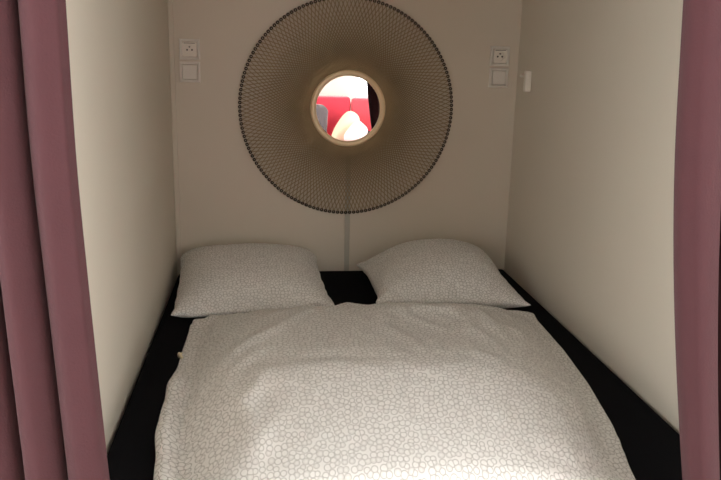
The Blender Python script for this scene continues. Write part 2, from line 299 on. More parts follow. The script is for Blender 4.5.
-1404,30,30,32,45,32,36,44,40,53,37,51,41,49,43,44,51,45,41,47,48,41,51,39,51,41,52,37,38,40,35,30,41,38,24,-1410,33,32,37,35,37,50,43,38,42,46,48,42,
47,44,46,52,40,49,47,46,45,39,49,47,42,42,49,33,42,36,39,43,30,36,-1412,22,31,36,37,42,35,46,45,47,41,47,43,47,47,44,41,51,43,47,47,48,43,40,52,38,52,
37,39,36,48,34,36,31,27,-1408,28,35,31,40,35,47,42,38,44,52,38,48,47,46,43,52,40,47,44,49,45,49,40,44,50,40,51,42,41,34,34,40,26,31,-1420,33,34,34,34,
49,34,42,45,41,50,41,49,44,43,51,49,43,42,46,52,37,54,46,39,45,45,46,46,39,42,33,31,36,31,-1428,36,33,34,37,42,36,42,45,46,47,43,49,43,43,46,52,44,48,
39,48,48,41,53,38,50,42,47,41,47,39,34,28,32,33,-1425,32,35,48,35,26,45,42,40,51,39,53,44,43,41,48,47,51,37,52,48,41,44,47,47,48,40,46,47,40,41,35,23,
41,29,-1416,21,42,29,38,44,36,46,40,41,46,54,38,51,46,40,49,47,45,45,49,46,38,51,38,53,44,40,45,48,33,38,31,24,27,-1403,35,22,31,40,34,48,43,44,46,41,
48,46,45,49,40,44,55,37,51,42,44,45,52,44,45,43,51,37,41,45,32,41,30,25,-1414,21,35,26,42,37,47,39,45,50,42,49,46,45,48,43,45,40,50,41,51,44,48,40,51,
46,45,42,43,47,40,38,29,39,26,-1433,33,24,34,44,34,49,48,42,41,47,45,53,39,45,49,47,44,41,52,43,44,49,44,43,44,45,45,51,42,42,32,45,24,20,-1432,32,38,
27,37,47,43,50,44,45,43,51,37,49,48,44,41,48,43,53,36,53,38,48,49,39,47,51,46,48,42,32,40,16,36,-1422,10,26,41,45,40,44,51,40,49,44,44,45,49,38,46,47,
48,39,46,52,43,46,42,47,44,48,42,50,44,48,38,30,19,25,-1404,16,9,42,42,51,48,38,48,45,41,48,45,44,53,41,38,53,38,52,46,38,45,49,45,50,42,41,45,51,46,
44,27,33,24,-1448,19,41,34,48,50,42,49,37,48,46,46,48,46,39,51,44,42,43,47,48,43,41,47,45,46,46,43,45,42,52,42,42,16,32,-1444,8,42,45,42,47,53,34,50,
48,45,42,42,45,45,49,42,50,45,36,50,41,49,42,44,47,42,52,39,44,46,42,52,35,1,-1463,35,45,44,47,41,47,46,45,46,45,44,36,55,43,45,47,41,45,39,50,47,48,
39,43,42,50,42,43,52,37,53,43,41,35,-1507,41,48,49,42,41,42,48,38,49,42,46,43,47,46,41,54,36,46,44,53,47,43,46,45,43,41,46,46,41,43,44,42,48,49,-1481,
46,35,53,44,46,43,45,47,40,49,41,53,39,43,51,40,49,48,47,40,44,50,43,47,45,40,47,47,42,48,47,44,-1443,37,47,47,41,50,46,44,48,37,45,53,41,49,40,53,37,
49,50,40,43,50,50,37,48,45,52,41,44,46,42,48,44,-1419,14,45,43,43,49,49,40,46,48,40,54,44,44,50,40,41,49,42,49,49,44,48,46,42,45,51,43,48,43,42,43,41,
-1430,26,50,45,46,37,53,43,50,39,53,41,44,45,42,52,42,50,44,40,50,44,47,43,49,44,43,45,53,38,46,44,36,-1428,30,43,45,44,53,41,49,44,45,46,45,44,52,40,
47,44,50,42,43,49,50,38,48,48,42,44,44,53,47,38,42,28,-1414,30,38,48,52,39,52,40,50,44,47,38,46,48,52,45,45,40,43,52,43,46,41,51,46,40,47,50,38,53,38,
48,10,-1396,22,52,36,50,43,49,40,54,41,49,43,41,46,44,50,44,46,50,39,46,52,41,47,44,45,49,39,46,46,52,30,37,-1402,15,39,45,48,42,49,43,46,52,41,48,49,
44,40,45,46,45,46,47,50,41,46,45,51,46,39,51,36,52,43,45,24,-1407,23,46,46,38,44,52,40,47,48,50,41,48,46,44,47,46,46,41,42,49,47,46,42,52,43,49,36,50,
48,40,44,18,-1397,19,40,46,50,46,41,55,38,46,43,53,43,44,47,50,38,51,43,44,43,44,49,44,45,50,48,38,49,43,52,30,29,-1402,19,45,48,45,44,49,39,53,38,51,
47,44,47,47,44,43,47,38,48,46,52,43,41,48,44,43,46,55,40,42,46,8,-1391,24,45,47,45,40,43,49,44,50,39,51,40,47,49,49,40,45,45,43,50,49,37,50,44,48,41,
52,45,45,47,40,18,-1390,6,52,46,43,47,46,42,42,46,48,48,46,43,46,43,49,45,46,42,45,45,49,42,52,43,42,50,44,44,52,41,9,-1402,36,39,40,46,51,42,48,50,37,
51,39,54,44,43,43,49,48,36,47,47,50,44,46,47,43,44,50,40,47,47,48,10,-1404,32,38,44,47,44,46,53,38,52,40,50,38,53,39,53,38,45,49,42,46,47,45,49,49,43,
43,42,50,49,46,45,0,-1393,24,42,43,49,53,45,40,46,44,44,46,48,48,44,41,52,43,43,48,51,40,44,42,51,41,47,45,50,40,52,46,2,-1391,25,38,50,40,44,56,38,52,
44,42,52,42,44,45,44,51,47,41,43,49,42,43,50,46,45,49,46,45,40,48,50,8,-1399,21,43,46,43,54,44,38,47,47,46,44,44,48,47,46,45,46,50,42,45,47,39,46,47,
52,40,50,43,42,46,48,18,-1399,17,47,44,41,50,44,48,39,50,41,54,43,44,40,49,52,36,53,38,50,44,52,42,48,46,36,53,43,50,47,41,14,-1389,10,42,43,48,51,41,
46,48,48,46,42,44,42,45,51,43,45,46,44,46,46,46,43,47,48,41,53,47,46,45,41,8,-1391,23,37,45,45,50,44,51,43,41,47,46,51,40,48,45,45,43,43,55,35,46,45,
50,50,46,46,44,46,39,47,46,13,-1403,27,47,45,42,47,44,47,47,40,51,44,47,44,45,43,48,47,45,44,48,39,53,47,45,43,49,44,46,43,44,50,17,-1414,34,38,48,43,
50,45,45,47,47,39,50,45,40,47,50,46,44,46,39,49,43,53,42,41,48,50,40,49,44,44,50,13,-1408,35,34,51,42,48,41,53,45,39,53,39,45,43,49,46,42,54,38,53,37,
49,43,52,42,45,49,39,51,40,47,45,19,-1408,26,51,38,50,41,45,44,48,48,50,37,50,46,42,44,54,38,49,40,47,53,41,45,47,46,45,41,54,41,42,46,8,-1398,27,43,
53,43,40,46,53,38,46,45,49,41,46,46,45,54,45,44,46,39,49,43,47,41,55,39,45,46,51,39,46,16,-1410,30,54,41,47,44,40,52,44,43,48,43,46,42,53,37,50,42,53,
41,49,45,42,49,41,48,47,46,39,46,50,45,15,-1409,40,39,43,42,44,50,46,44,49,44,45,43,42,54,45,45,44,46,38,54,38,44,50,48,40,48,47,43,47,47,41,9,-1382,
17,37,46,43,51,48,40,48,44,44,47,50,43,44,43,46,49,40,54,46,38,53,41,40,46,48,46,44,52,44,42,21,-1408,25,47,40,53,42,44,48,43,50,47,44,47,45,46,45,41,
48,40,46,48,44,43,52,44,42,49,39,48,46,45,43,27,-1419,34,43,48,46,40,51,39,49,46,45,51,45,39,49,40,49,49,39,53,43,46,41,47,45,49,40,43,52,40,49,46,16,
-1417,39,50,41,46,42,50,45,40,45,44,48,50,42,52,41,48,41,51,46,44,44,46,41,45,50,42,42,49,45,38,52,35,-1429,46,38,43,48,44,47,39,48,45,43,49,45,46,42,
50,42,44,41,45,48,52,40,46,40,51,39,43,47,43,45,51,41,118,-3,-1,-1,-2,3,-1,-1,-1,-1,-4,0,-4,5,-3,3,-1,-1,3,-3,3,-2,-2,0,7,0,1,0,4,1,-1,4,0,4,2,-10,36,
-4,6,-4,8,-1,-3,0,-9,-4,-7,0,8,-3,2,0,-1,-3,1,5,2,-3,2,0,10,-2,4,-1,8,-4,-2,-5,7,-39,-10,42,27,10,3,0,-3,-7,-4,-1,-1,-14,8,4,0,2,-3,-2,0,6,0,2,-5,4,1,
5,1,6,4,-3,-13,1,8,-29,-43,-6,38,21,22,23,2,1,-3,-2,1,-9,-1,-8,9,3,-7,7,1,1,-7,4,-5,12,-6,6,5,2,-9,9,-8,0,-2,-21,-41,-42,-2,43,39,17,19,6,10,1,-2,-1,
-1,-11,4,5,-5,4,2,-5,3,-2,6,-10,4,7,-2,6,-4,1,2,-7,-3,-24,-18,-33,-43,-14,36,44,32,13,18,4,9,1,0,-2,6,-9,7,-5,-6,9,2,-3,5,1,-2,-4,0,6,-4,1,-3,-2,-3,
-17,-15,-35,-25,-46,-4,21,46,25,33,15,13,0,13,0,-2,-1,8,-7,3,-6,8,-6,7,2,-3,-2,2,-4,7,-5,-6,0,-7,-5,-17,-28,-27,-26,-48,-6,40,16,41,27,26,11,9,3,8,-3,
10,0,1,-5,7,0,-7,4,-3,3,-6,0,5,0,-9,0,-9,-4,-13,-12,-30,-27,-35,-45,-2,35,38,11,40,19,29,4,7,5,5,0,3,0,3,-4,6,4,-4,-3,-3,3,1,-4,-6,2,-11,-1,-16,-8,-16,
-20,-40,-41,-29,-6,29,37,37,16,26,25,10,5,11,2,0,4,4,-1,3,-2,1,-4,7,-3,-2,-6,-3,0,-6,-2,-13,-6,-15,-18,-32,-28,-38,-32,-13,36,40,31,31,25,15,12,8,8,6,
2,3,3,1,-4,8,-4,2,-6,-2,6,-6,0,-7,-4,-13,-2,-11,-19,-25,-17,-31,-35,-41,-7,39,33,32,24,30,14,15,8,10,7,3,4,0,5,-1,2,0,-2,3,-4,-1,-3,-5,-4,-3,-7,-16,-9,
-18,-20,-26,-34,-37,-35,-4,45,30,28,29,17,23,15,14,6,7,7,0,5,1,0,2,1,-1,1,-3,-4,1,-9,0,-6,-14,-7,-16,-24,-15,-24,-29,-41,-36,-2,36,39,22,27,29,20,14,
12,10,6,4,5,5,-2,6,0,-2,2,-6,0,4,-10,4,-7,-7,-10,-11,-20,-15,-26,-30,-28,-32,-38,0,38,34,28,28,21,18,17,18,10,2,6,4,3,5,0,-3,5,-3,0,5,-8,-1,-2,-4,-14,
-3,-19,-9,-21,-34,-17,-36,-38,-31,3,36,24,38,20,27,24,15,10,11,15,-2,6,7,-5,8,0,0,2,0,-7,0,-2,-1,-12,1,-19,-8,-18,-26,-15,-38,-35,-28,-30,1,25,32,30,
36,26,14,17,21,10,1,15,0,3,2,1,3,1,0,-2,-2,0,-1,-7,-2,-10,-5,-15,-24,-23,-26,-25,-39,-39,-22,0,34,36,27,23,28,30,16,10,12,7,5,4,3,3,5,-4,5,-1,-2,0,-2,
-2,-1,-9,-4,-15,-24,-12,-34,-15,-35,-32,-19,-37,4,39,30,31,28,19,17,17,21,10,0,11,4,7,-4,7,1,-5,-1,7,-3,0,-7,-4,1,-4,-23,-15,-29,-14,-37,-7,-33,-24,
-41,-3,34,42,30,17,23,26,18,9,13,13,3,3,5,-5,9,2,-2,0,0,-1,-1,-3,-6,1,-10,-10,-23,-12,-29,-18,-34,-30,-22,-42,4,38,30,32,28,21,21,12,20,7,4,11,0,5,3,2,
2,-6,4,1,-2,-1,1,-5,-6,-8,-9,-12,-19,-20,-24,-28,-35,-36,-33,2,34,35,24,33,18,18,24,9,12,7,2,9,1,3,-3,5,2,-1,0,-2,0,-5,1,-8,-6,-7,-15,-15,-19,-26,-26,
-29,-38,-37,0,44,19,34,28,26,18,11,15,8,9,3,1,10,0,4,-2,1,0,-1,1,-4,-1,-4,-4,-11,-7,-10,-18,-15,-23,-27,-40,-25,-40,2,34,29,23,29,30,15,24,6,13,1,9,2,
-3,6,1,5,-6,7,-2,-4,2,-7,-3,-1,-6,-6,-17,-7,-19,-21,-30,-38,-30,-37,-4,35,21,39,30,21,25,18,6,5,8,3,4,1,5,3,-5,6,-2,0,-3,-4,2,-3,-5,-5,-5,-11,-15,-15,
-30,-18,-31,-44,-34,-2,31,40,24,37,20,19,11,6,10,1,8,0,5,4,-3,2,-2,5,-2,-6,3,0,-9,1,-5,-11,-4,-11,-19,-18,-30,-27,-36,-40,-5,40,31,35,29,18,16,8,7,8,3,
1,6,-4,8,3,-3,-5,7,-1,-4,1,0,-4,-2,-6,-3,-4,-13,-15,-27,-12,-36,-35,-41,-1,38,38,29,21,19,12,7,9,4,-1,9,0,-1,-3,7,-7,10,1,-1,-1,1,-8,2,-6,0,-3,-3,-7,
-19,-13,-29,-26,-30,-47,3,46,21,37,19,13,5,12,5,6,1,-3,6,-6,6,0,0,-12,13,2,-2,2,0,-8,3,0,-6,-8,-2,-6,-16,-22,-34,-37,-36,0,39,39,29,5,15,11,4,6,-4,-1,
6,-1,4,-1,0,-10,-6,15,1,3,-1,-7,7,-2,-6,0,0,-3,-9,-4,-20,-34,-41,-36,-1,44,42,7,19,7,1,8,0,1,-10,5,8,-4,0,0,-13,5,8,4,-4,11,-7,5,1,-14,0,6,-4,0,-10,-4,
-40,-24,-41,-4,47,25,15,2,5,7,6,-11,-5,-1,13,-2,1,-3,-8,4,-9,9,0,6,0,4,2,-9,8,1,-1,-7,1,3,-5,-12,-43,-36,-6,44,16,-1,1,12,2,-8,4,1,0,-6,4,-2,5,-14,7,
-4,6,-10,9,7,4,1,-8,-3,7,0,5,-4,-10,9,-3,-23,-44,-4,33,5,0,2,-5,1,-6,2,6,-10,-2,8,-2,4,-4,-6,-2,1,9,-2,8,-2,6,-6,6,-1,-8,5,-4,-4,6,4,2,-40,-2,0,1,-4,
-1,-3,-3,3,-5,5,-3,2,-2,1,1,-2,-4,4,2,-1,2,4,-1,-1,3,2,-2,5,-3,-5,3,2,2,4,1,-47,6,-13,1,-4,1,-3,4,-10,6,-6,3,-6,1,8,-8,8,0,0,2,0,2,-4,3,1,5,-1,-4,6,-3,
9,0,4,-10,-30,-10,2,-9,0,-1,3,-1,8,-8,-3,2,-1,10,-14,2,-1,-4,0,0,0,4,8,-4,2,-1,5,10,4,2,7,15,-2,-41,-7,-5,-1,-1,-5,0,0,-3,1,0,1,0,-2,10,-7,-1,-3,3,7,
-10,0,-1,-1,2,4,3,4,6,8,24,10,-7,-30,-11,0,-10,0,4,-7,2,4,-7,7,0,-7,1,0,6,-4,3,-5,0,9,-9,0,-1,3,6,-4,2,9,1,18,24,1,-37,-5,-15,4,-7,4,-4,6,-6,3,1,-4,0,
4,-2,0,6,-8,1,8,-5,6,1,-10,-1,0,6,1,-3,13,7,38,-1,-42,-10,-3,-6,5,-4,4,-4,6,-6,8,-8,0,0,5,-4,-1,6,-2,-2,5,1,-8,8,-2,3,-9,8,1,-3,22,46,-16,-39,-8,-12,1,
1,5,-2,0,-4,6,-6,6,-1,-5,0,0,1,5,-6,0,0,0,5,-5,9,5,-12,2,-4,9,28,29,-9,-42,-14,1,-3,5,-2,5,-7,0,0,8,-8,0,5,-6,8,0,-6,2,-3,0,3,-4,4,-4,3,9,-11,0,17,11,
37,-8,-44,-10,-4,3,-3,0,1,5,-5,0,0,6,-6,9,-2,-7,0,0,0,6,-6,6,-6,3,-3,-1,0,14,-13,4,22,41,-10,-42,-11,0,-4,0,-1,1,6,-7,10,-2,-7,7,-7,6,-6,0,2,2,-5,4,0,
-3,-1,0,1,4,-4,13,-12,35,25,-4,-40,-14,2,-1,-5,0,3,-2,7,-5,-2,0,0,9,-10,5,-4,5,-5,0,-1,6,-4,-1,1,6,-4,3,-6,15,3,47,-7,-45,-6,3,-8,-2,1,0,8,-10,0,4,-4,
1,7,-7,-1,7,-7,4,3,-4,-2,3,-4,6,-5,6,-3,-2,5,10,45,-4,-37,-3,-2,-2,-4,-10,12,-11,3,-3,-1,6,-6,1,3,-4,1,10,-1,-9,8,-8,-1,8,-4,0,-1,3,-5,1,16,46,-4,-27,
-29,-3,0,0,10,-6,1,-6,4,-3,0,5,-5,0,8,-1,-8,1,0,0,6,-6,3,-3,0,3,-3,5,-4,17,38,2,-40,-7,-11,0,4,-4,6,-6,4,-5,1,-1,0,8,0,-6,-1,6,-7,7,-7,7,-5,-1,3,-3,0,
3,-2,1,15,37,-2,-32,-14,3,-9,0,6,-7,0,5,0,1,-5,7,-1,-6,0,9,-6,4,-1,-7,2,4,1,-7,0,1,-1,2,0,13,46,-4,-42,-5,-9,-1,7,0,-6,-1,1,4,-4,4,-5,1,8,-2,-6,0,8,-8,
4,-4,-1,1,-1,0,0,0,4,-2,14,38,6,-43,-11,0,1,-7,8,-2,-6,0,1,3,-4,2,8,-1,-7,4,2,-6,3,0,-5,3,-2,0,5,-5,0,0,0,11,43,3,-41,-16,0,0,2,-3,0,6,-6,5,-4,0,8,-8,
0,5,-5,0,5,4,-6,0,-2,4,0,-5,0,3,-3,5,6,40,15,-48,-18,-1,5,-2,0,2,-4,5,2,-6,-1,9,-10,5,-3,2,-4,1,8,0,-5,-3,9,-8,5,-6,4,-4,-1,12,46,0,-42,-15,3,-3,6,-6,
-1,0,1,0,8,1,-6,2,-6,5,-4,0,0,-1,9,-5,3,-5,5,0,-1,-5,4,3,4,42,1,-31,-23,0,0,0,5,-5,0,6,-3,5,-8,8,-8,0,-1,4,-3,0,2,-2,6,-7,6,-5,0,0,6,-6,4,12,36,6,-33,
-23,2,-5,2,0,5,-6,3,-3,0,0,9,-9,3,-4,1,-1,4,-3,-1,0,7,-7,0,4,2,0,0,-5,18,34,0,-18,-31,2,-5,-1,7,0,3,0,0,0,-8,-1,6,-7,5,-5,8,-7,-1,0,1,6,-6,9,-2,-7,6,
-6,2,11,43,-1,-31,-10,-14,6,-6,0,5,2,-1,-6,0,6,-5,-1,5,-5,6,3,-9,6,-7,7,-4,6,-6,5,-2,-1,-4,5,9,44,-4,-29,-15,-3,-7,6,-7,1,0,0,6,0,-7,7,-5,-1,-1,0,3,4,
-6,5,-6,6,-5,5,-6,1,0,0,6,9,40,7,-34,-11,-17,5,-5,7,-7,4,-3,0,0,-1,6,-4,-2,-1,1,8,-9,5,0,2,-6,6,-4,2,-4,-1,2,3,19,41,-10,-20,-27,-7,-1,0,1,8,-8,1,-1,0,
-1,3,-2,3,-1,-2,10,-6,0,-4,0,-1,10,-7,-2,3,-2,2,5,13,42,9,-49,-12,-8,-4,1,6,2,-8,0,0,3,-3,0,3,-4,1,9,-5,2,-7,0,1,10,-6,-1,-4,2,0,6,4,15,41,-8,-32,-4,
-18,-3,-2,0,1,3,-3,-2,3,-3,4,-2,-2,7,-4,-2,1,4,-5,11,-7,-4,-1,6,-5,9,-3,12,12,44,-16,-22,-13,-11,-6,0,3,-4,0,-2,-1,0,6,-7,2,-1,1,1,8,-11,1,11,-3,-1,4,
-11,-2,3,6,9,17,3,41,-8,-20,-15,-2,1,-15,-5,1,-3,1,2,-3,-2,-1,4,-2,1,0,6,13,-11,1,3,-1,0,6,9,-2,2,-1,3,6,32,-3,-6,4,-11,2,-14,7,-2,7,-10,5,2,-7,-3,6,
-2,2,5,-3,3,2,1,-3,5,3,-4,9,-5,2,-1,-1,4,2,
]
PILLOW_B = [
-754,16,10,30,-7,12,29,-24,3,7,1,4,14,-9,-10,3,12,-10,15,-9,-14,14,-16,0,-1,10,-14,12,-20,7,-17,6,-26,-3,-7,32,-5,3,18,20,-12,12,18,-20,5,6,1,14,2,-6,
8,-10,20,-12,-2,-6,7,-11,-3,-3,0,9,2,-24,0,-15,-11,-6,-4,13,35,-2,-11,26,-4,-3,19,-10,-3,5,14,-4,9,11,-8,10,-7,4,7,-18,8,-11,-4,0,4,-8,3,9,-20,-10,-10,
3,-4,3,11,27,6,-4,-6,16,-3,-6,3,9,0,4,2,9,2,4,12,-15,8,-7,3,-13,0,-5,-1,2,-2,9,-12,0,-10,-8,10,1,4,-3,46,-10,-6,6,-6,10,-9,7,-6,13,-7,8,4,-2,8,12,-12,
1,7,-6,-12,4,-3,-1,-2,4,-7,-3,-4,-2,3,-4,5,5,-3,44,6,-12,-3,2,-1,0,0,2,-2,3,3,-2,4,17,-6,-5,0,9,-8,0,-6,-2,5,-4,-6,0,3,0,-8,6,4,5,-2,0,39,4,-2,-3,-3,4,
-10,1,6,-6,2,8,-4,-1,12,2,-10,6,-5,5,-4,-3,6,-7,2,-9,0,8,-7,3,6,1,4,4,1,40,0,-1,-5,3,-9,6,-10,0,6,-6,2,1,-1,10,-7,0,5,0,-4,4,-8,6,-7,0,3,0,-5,10,1,1,6,
-7,4,1,41,0,-1,0,1,-6,0,4,-5,-1,-1,-2,7,-4,-4,6,5,-8,0,1,3,-2,-2,3,-7,6,-1,2,5,-1,7,0,-7,0,4,46,-5,3,4,-5,-6,1,-2,-4,4,1,1,-4,1,-3,3,-3,3,1,-2,4,-3,-1,
-2,6,-1,-6,5,4,-4,3,4,0,0,4,49,-8,5,-7,-5,4,-2,3,-2,-8,1,6,-2,2,-2,-6,6,-4,1,2,3,-3,-1,-4,2,0,1,8,-3,5,0,-2,-1,3,4,39,7,-3,-3,1,-6,1,-4,6,-2,-5,3,0,-5,
5,-6,2,2,-3,-1,1,3,6,-8,0,2,3,1,1,3,0,-5,4,-3,4,51,-7,-2,2,2,-7,6,-9,0,6,-4,-3,1,-2,6,-5,2,-2,1,4,3,-1,-3,-3,2,0,-1,3,-2,3,4,-7,2,4,-3,47,-1,4,-1,2,-4,
3,0,-6,4,-8,-2,2,3,3,-5,4,2,-3,-3,2,-2,-2,0,4,-3,-1,8,-4,2,5,0,1,-2,-6,52,-4,8,-3,-4,-4,4,-3,-2,4,0,-6,8,-8,4,-3,1,-3,0,9,-5,-1,3,3,-5,-2,-1,8,-7,1,5,
1,5,-6,5,36,5,1,2,-4,3,-6,-1,2,0,3,-8,9,-3,0,-5,0,4,3,-4,3,-2,-4,3,0,5,1,-2,2,-4,1,0,-4,2,2,42,4,-2,5,0,-8,7,-8,5,3,-1,-3,-3,-1,0,2,5,-7,5,-3,0,0,-1,3,
-3,1,4,-8,4,4,-5,-1,5,-2,-2,50,3,-2,-4,4,4,-5,-6,5,-4,2,-3,6,0,-3,5,-6,-3,4,-4,2,2,0,4,-7,3,5,-9,6,-6,8,-9,2,1,7,41,-2,1,0,-3,4,-2,1,4,-4,2,0,0,-1,-4,
2,6,-2,1,0,-8,7,0,0,0,3,-3,-4,-3,-1,6,-5,4,0,-2,42,6,0,-3,2,-3,3,6,-5,3,0,-6,6,-2,-1,3,1,-3,-4,6,-5,4,0,1,0,0,-8,3,2,-3,-2,5,-1,3,1,39,3,0,2,-2,-4,8,
-7,-1,7,-1,-4,3,-1,1,1,-2,6,-1,-4,1,-5,0,9,-1,-3,-6,10,-8,5,-3,-1,-3,2,-2,49,-4,1,5,-1,-3,0,1,5,-3,4,-8,1,1,7,-8,1,7,-4,-2,-1,2,2,2,-7,2,2,0,3,-1,1,-2,
-7,0,6,43,-2,2,0,2,-3,5,1,-3,-3,5,-4,1,6,-9,6,-6,6,-2,-2,1,2,0,3,-6,6,-2,0,0,1,-5,5,-9,8,-8,54,-3,0,-4,-1,-2,2,6,-3,5,2,0,-2,-2,4,-1,-2,-5,4,0,0,0,1,3,
2,-3,-3,1,-3,-2,5,-7,3,1,0,40,-2,0,-2,5,8,-7,3,-1,2,1,-1,1,1,4,-3,1,-1,-5,8,-8,1,2,5,-1,-2,0,-1,2,-10,-2,6,4,-2,-1,50,-9,-3,6,-5,3,1,0,0,2,-3,3,1,2,1,
3,-3,-5,6,-7,2,0,5,-7,5,-1,4,-10,1,-1,0,-6,-3,6,6,50,-7,-2,0,4,-5,9,-5,5,-2,5,-1,2,-10,8,-14,11,3,-6,1,-1,2,-3,2,1,-3,8,-9,0,-2,-1,-4,6,-3,4,49,-3,-6,
4,2,3,-1,-3,2,4,-3,2,1,-12,7,-7,9,-7,1,8,-8,4,3,2,0,-1,-4,8,-5,-3,0,-6,3,-7,10,44,-6,0,6,-4,3,5,-1,3,-5,3,-7,-3,6,-17,9,1,1,5,3,-7,2,3,-1,7,-1,1,-7,5,
1,-3,-4,0,-2,-8,50,-6,8,0,8,-2,-2,1,-3,0,-1,-3,-1,-5,-15,9,4,0,5,-1,4,-4,11,-5,-2,4,6,-2,3,0,-7,4,-6,4,-6,48,0,-4,6,5,0,-7,1,-4,-1,-13,5,-4,-16,2,-3,
18,-3,-3,13,-4,4,-4,2,1,-5,14,0,4,-2,-2,0,-1,-5,-4,49,3,0,4,-4,-5,5,-7,-3,-1,-13,-9,8,-9,-11,12,-3,6,2,4,3,0,-1,2,-9,6,14,2,5,3,-7,15,-8,-6,4,38,7,0,
-15,7,-7,3,-11,-2,-16,-1,-9,15,-20,7,-9,8,4,7,1,-7,10,3,-6,2,-12,21,0,13,9,-10,11,7,1,-10,48,6,-17,-15,8,-5,-12,2,-12,-18,-2,11,3,-8,-15,3,3,10,-4,8,
-10,7,5,-10,9,-6,4,18,-14,19,17,-4,4,17,-8,53,-25,-25,17,-14,-14,-1,6,-20,6,-9,-10,17,-8,-14,14,-13,11,-3,-4,-3,11,8,1,-21,3,19,8,-3,-18,32,-1,18,14,9,
-1451,-2,15,20,19,-20,0,6,1,7,-6,11,-5,-4,8,-8,1,11,-10,-3,14,-11,-7,14,-10,-13,-2,-3,11,-10,-17,-7,3,36,-3,-4,25,-7,8,-5,-3,14,-8,-2,-2,1,0,2,9,-10,
-2,1,-1,17,-11,-2,-2,11,-13,6,-16,-3,-1,-2,6,5,42,-11,-4,-3,1,0,3,5,2,-2,4,-4,-5,1,0,-1,0,3,11,-11,-1,1,1,-1,0,-1,0,-2,3,3,0,-1,14,39,-7,-8,1,-4,0,5,2,
-10,4,-2,6,-4,2,0,4,-5,-3,4,-2,-2,1,2,7,-6,0,4,1,-1,-4,1,6,13,38,-8,-5,-1,-1,-1,4,-2,-2,2,2,-6,2,-2,5,1,-4,-1,4,-2,1,-1,5,-4,3,-3,-3,5,-1,-1,6,9,-7,44,
1,0,-9,5,0,-6,3,1,-2,5,-2,-5,0,4,-3,0,1,3,3,-4,-2,0,1,4,-7,-2,7,-6,6,4,0,7,47,-2,-8,-2,-2,1,-4,1,-1,3,4,-6,4,-1,-5,2,0,0,6,-1,-4,-1,-3,3,2,-3,7,-7,0,8,
4,-2,1,45,0,-9,-2,6,-4,0,0,-2,8,-4,0,-5,7,0,-3,-4,5,2,-2,-2,1,-4,1,4,4,-2,-6,6,-6,6,1,11,40,-7,1,-4,-3,2,1,0,-1,5,-1,-1,-2,-4,7,1,-5,-1,-1,7,0,-3,1,-1,
-1,1,3,-8,9,-1,-2,2,2,49,-10,2,-5,0,5,0,-4,4,1,-4,6,2,-8,0,1,2,-5,2,2,6,-4,-2,-4,9,-9,7,-6,2,-3,2,8,0,45,-7,7,-5,-4,5,-2,5,-6,6,-8,1,5,0,0,2,-3,0,-5,0,
1,-1,2,-3,2,3,2,0,-3,-2,6,3,4,39,-3,-1,-3,3,-3,0,5,4,-2,2,-8,0,5,2,-6,0,5,-2,2,-6,1,4,-2,0,3,-5,-3,9,-5,3,3,-6,46,4,2,-7,2,-4,4,-2,-2,-1,1,4,-1,5,-7,0,
5,-3,-1,1,-1,-3,1,7,-5,5,-9,0,9,-7,4,7,-7,47,-1,5,0,-9,6,2,-4,4,-1,-5,-4,5,3,-3,-1,0,3,-1,3,1,-2,-5,7,-3,2,-6,-2,3,5,-5,6,1,36,-1,2,1,1,3,-2,-5,3,0,2,
2,-6,5,-1,-3,-2,8,1,-5,2,-5,5,3,-9,4,-1,4,-7,4,2,0,-3,43,8,-2,-7,1,4,-4,9,-1,-2,2,1,-2,-3,1,3,1,-3,3,-9,2,4,-4,5,-3,0,4,-2,2,-7,-1,8,-2,42,5,-9,7,-1,3,
-8,8,-4,5,-5,-3,4,-1,3,-4,6,-5,5,-2,-1,2,-5,2,3,-4,1,0,2,-2,0,-3,5,43,1,0,0,-1,2,-2,1,-3,7,-3,-5,4,0,4,0,-2,-2,4,-2,-2,-4,1,4,-3,-1,7,-7,1,2,0,0,0,42,
5,-3,-2,1,2,5,-9,9,-10,4,0,-1,-1,4,-4,1,-1,4,-2,4,-7,3,5,-2,2,-1,1,-7,3,-1,2,-6,48,5,-3,-4,3,-3,7,1,-2,-3,3,-1,-2,4,-1,-6,5,0,3,-1,-5,-2,6,-2,5,-5,1,
-3,-2,6,-4,-1,5,45,-2,-3,8,-3,3,-4,1,-1,-1,5,-1,2,-2,-1,-1,-1,-5,7,-4,3,1,3,-3,-3,-2,0,5,3,-3,-5,3,-4,48,-3,-3,7,-4,8,-2,-5,9,-7,1,0,4,-1,3,-3,0,2,-2,
-2,2,1,-5,3,-1,2,2,0,-5,-1,2,-6,0,52,-4,6,-2,-4,-1,9,-5,-1,6,-6,4,-6,4,-2,-2,6,-4,4,-3,5,-4,3,-3,4,-4,-2,0,-2,1,2,3,-3,45,-2,-3,6,-3,7,-8,1,7,-1,-7,5,
-1,3,2,-2,0,0,1,-6,3,-4,0,2,-2,3,-2,-1,6,-4,2,-1,-7,53,-4,5,-1,0,-5,6,2,1,0,-7,-2,7,-1,-1,3,2,-8,0,4,1,-2,-5,6,-5,2,-2,5,0,0,-4,1,-6,49,4,-2,5,-4,1,1,
-2,-1,-1,2,4,1,-8,0,5,-3,7,-9,9,-3,-3,2,1,2,1,-5,-3,9,-10,2,2,-4,41,3,6,3,-1,-5,6,-6,3,-3,0,7,-2,-1,-3,2,-2,2,2,-6,7,-6,1,-1,-1,4,4,-4,-2,3,-8,1,4,34,
6,8,-3,-1,-1,6,-1,-2,0,4,-4,2,-4,8,-4,-4,8,-7,4,-1,-2,6,-6,4,0,0,-5,4,-5,5,-3,-2,39,7,3,1,-2,5,-6,1,0,6,-5,1,3,-1,2,-9,1,7,-3,-4,3,-1,0,6,-4,1,0,3,-5,
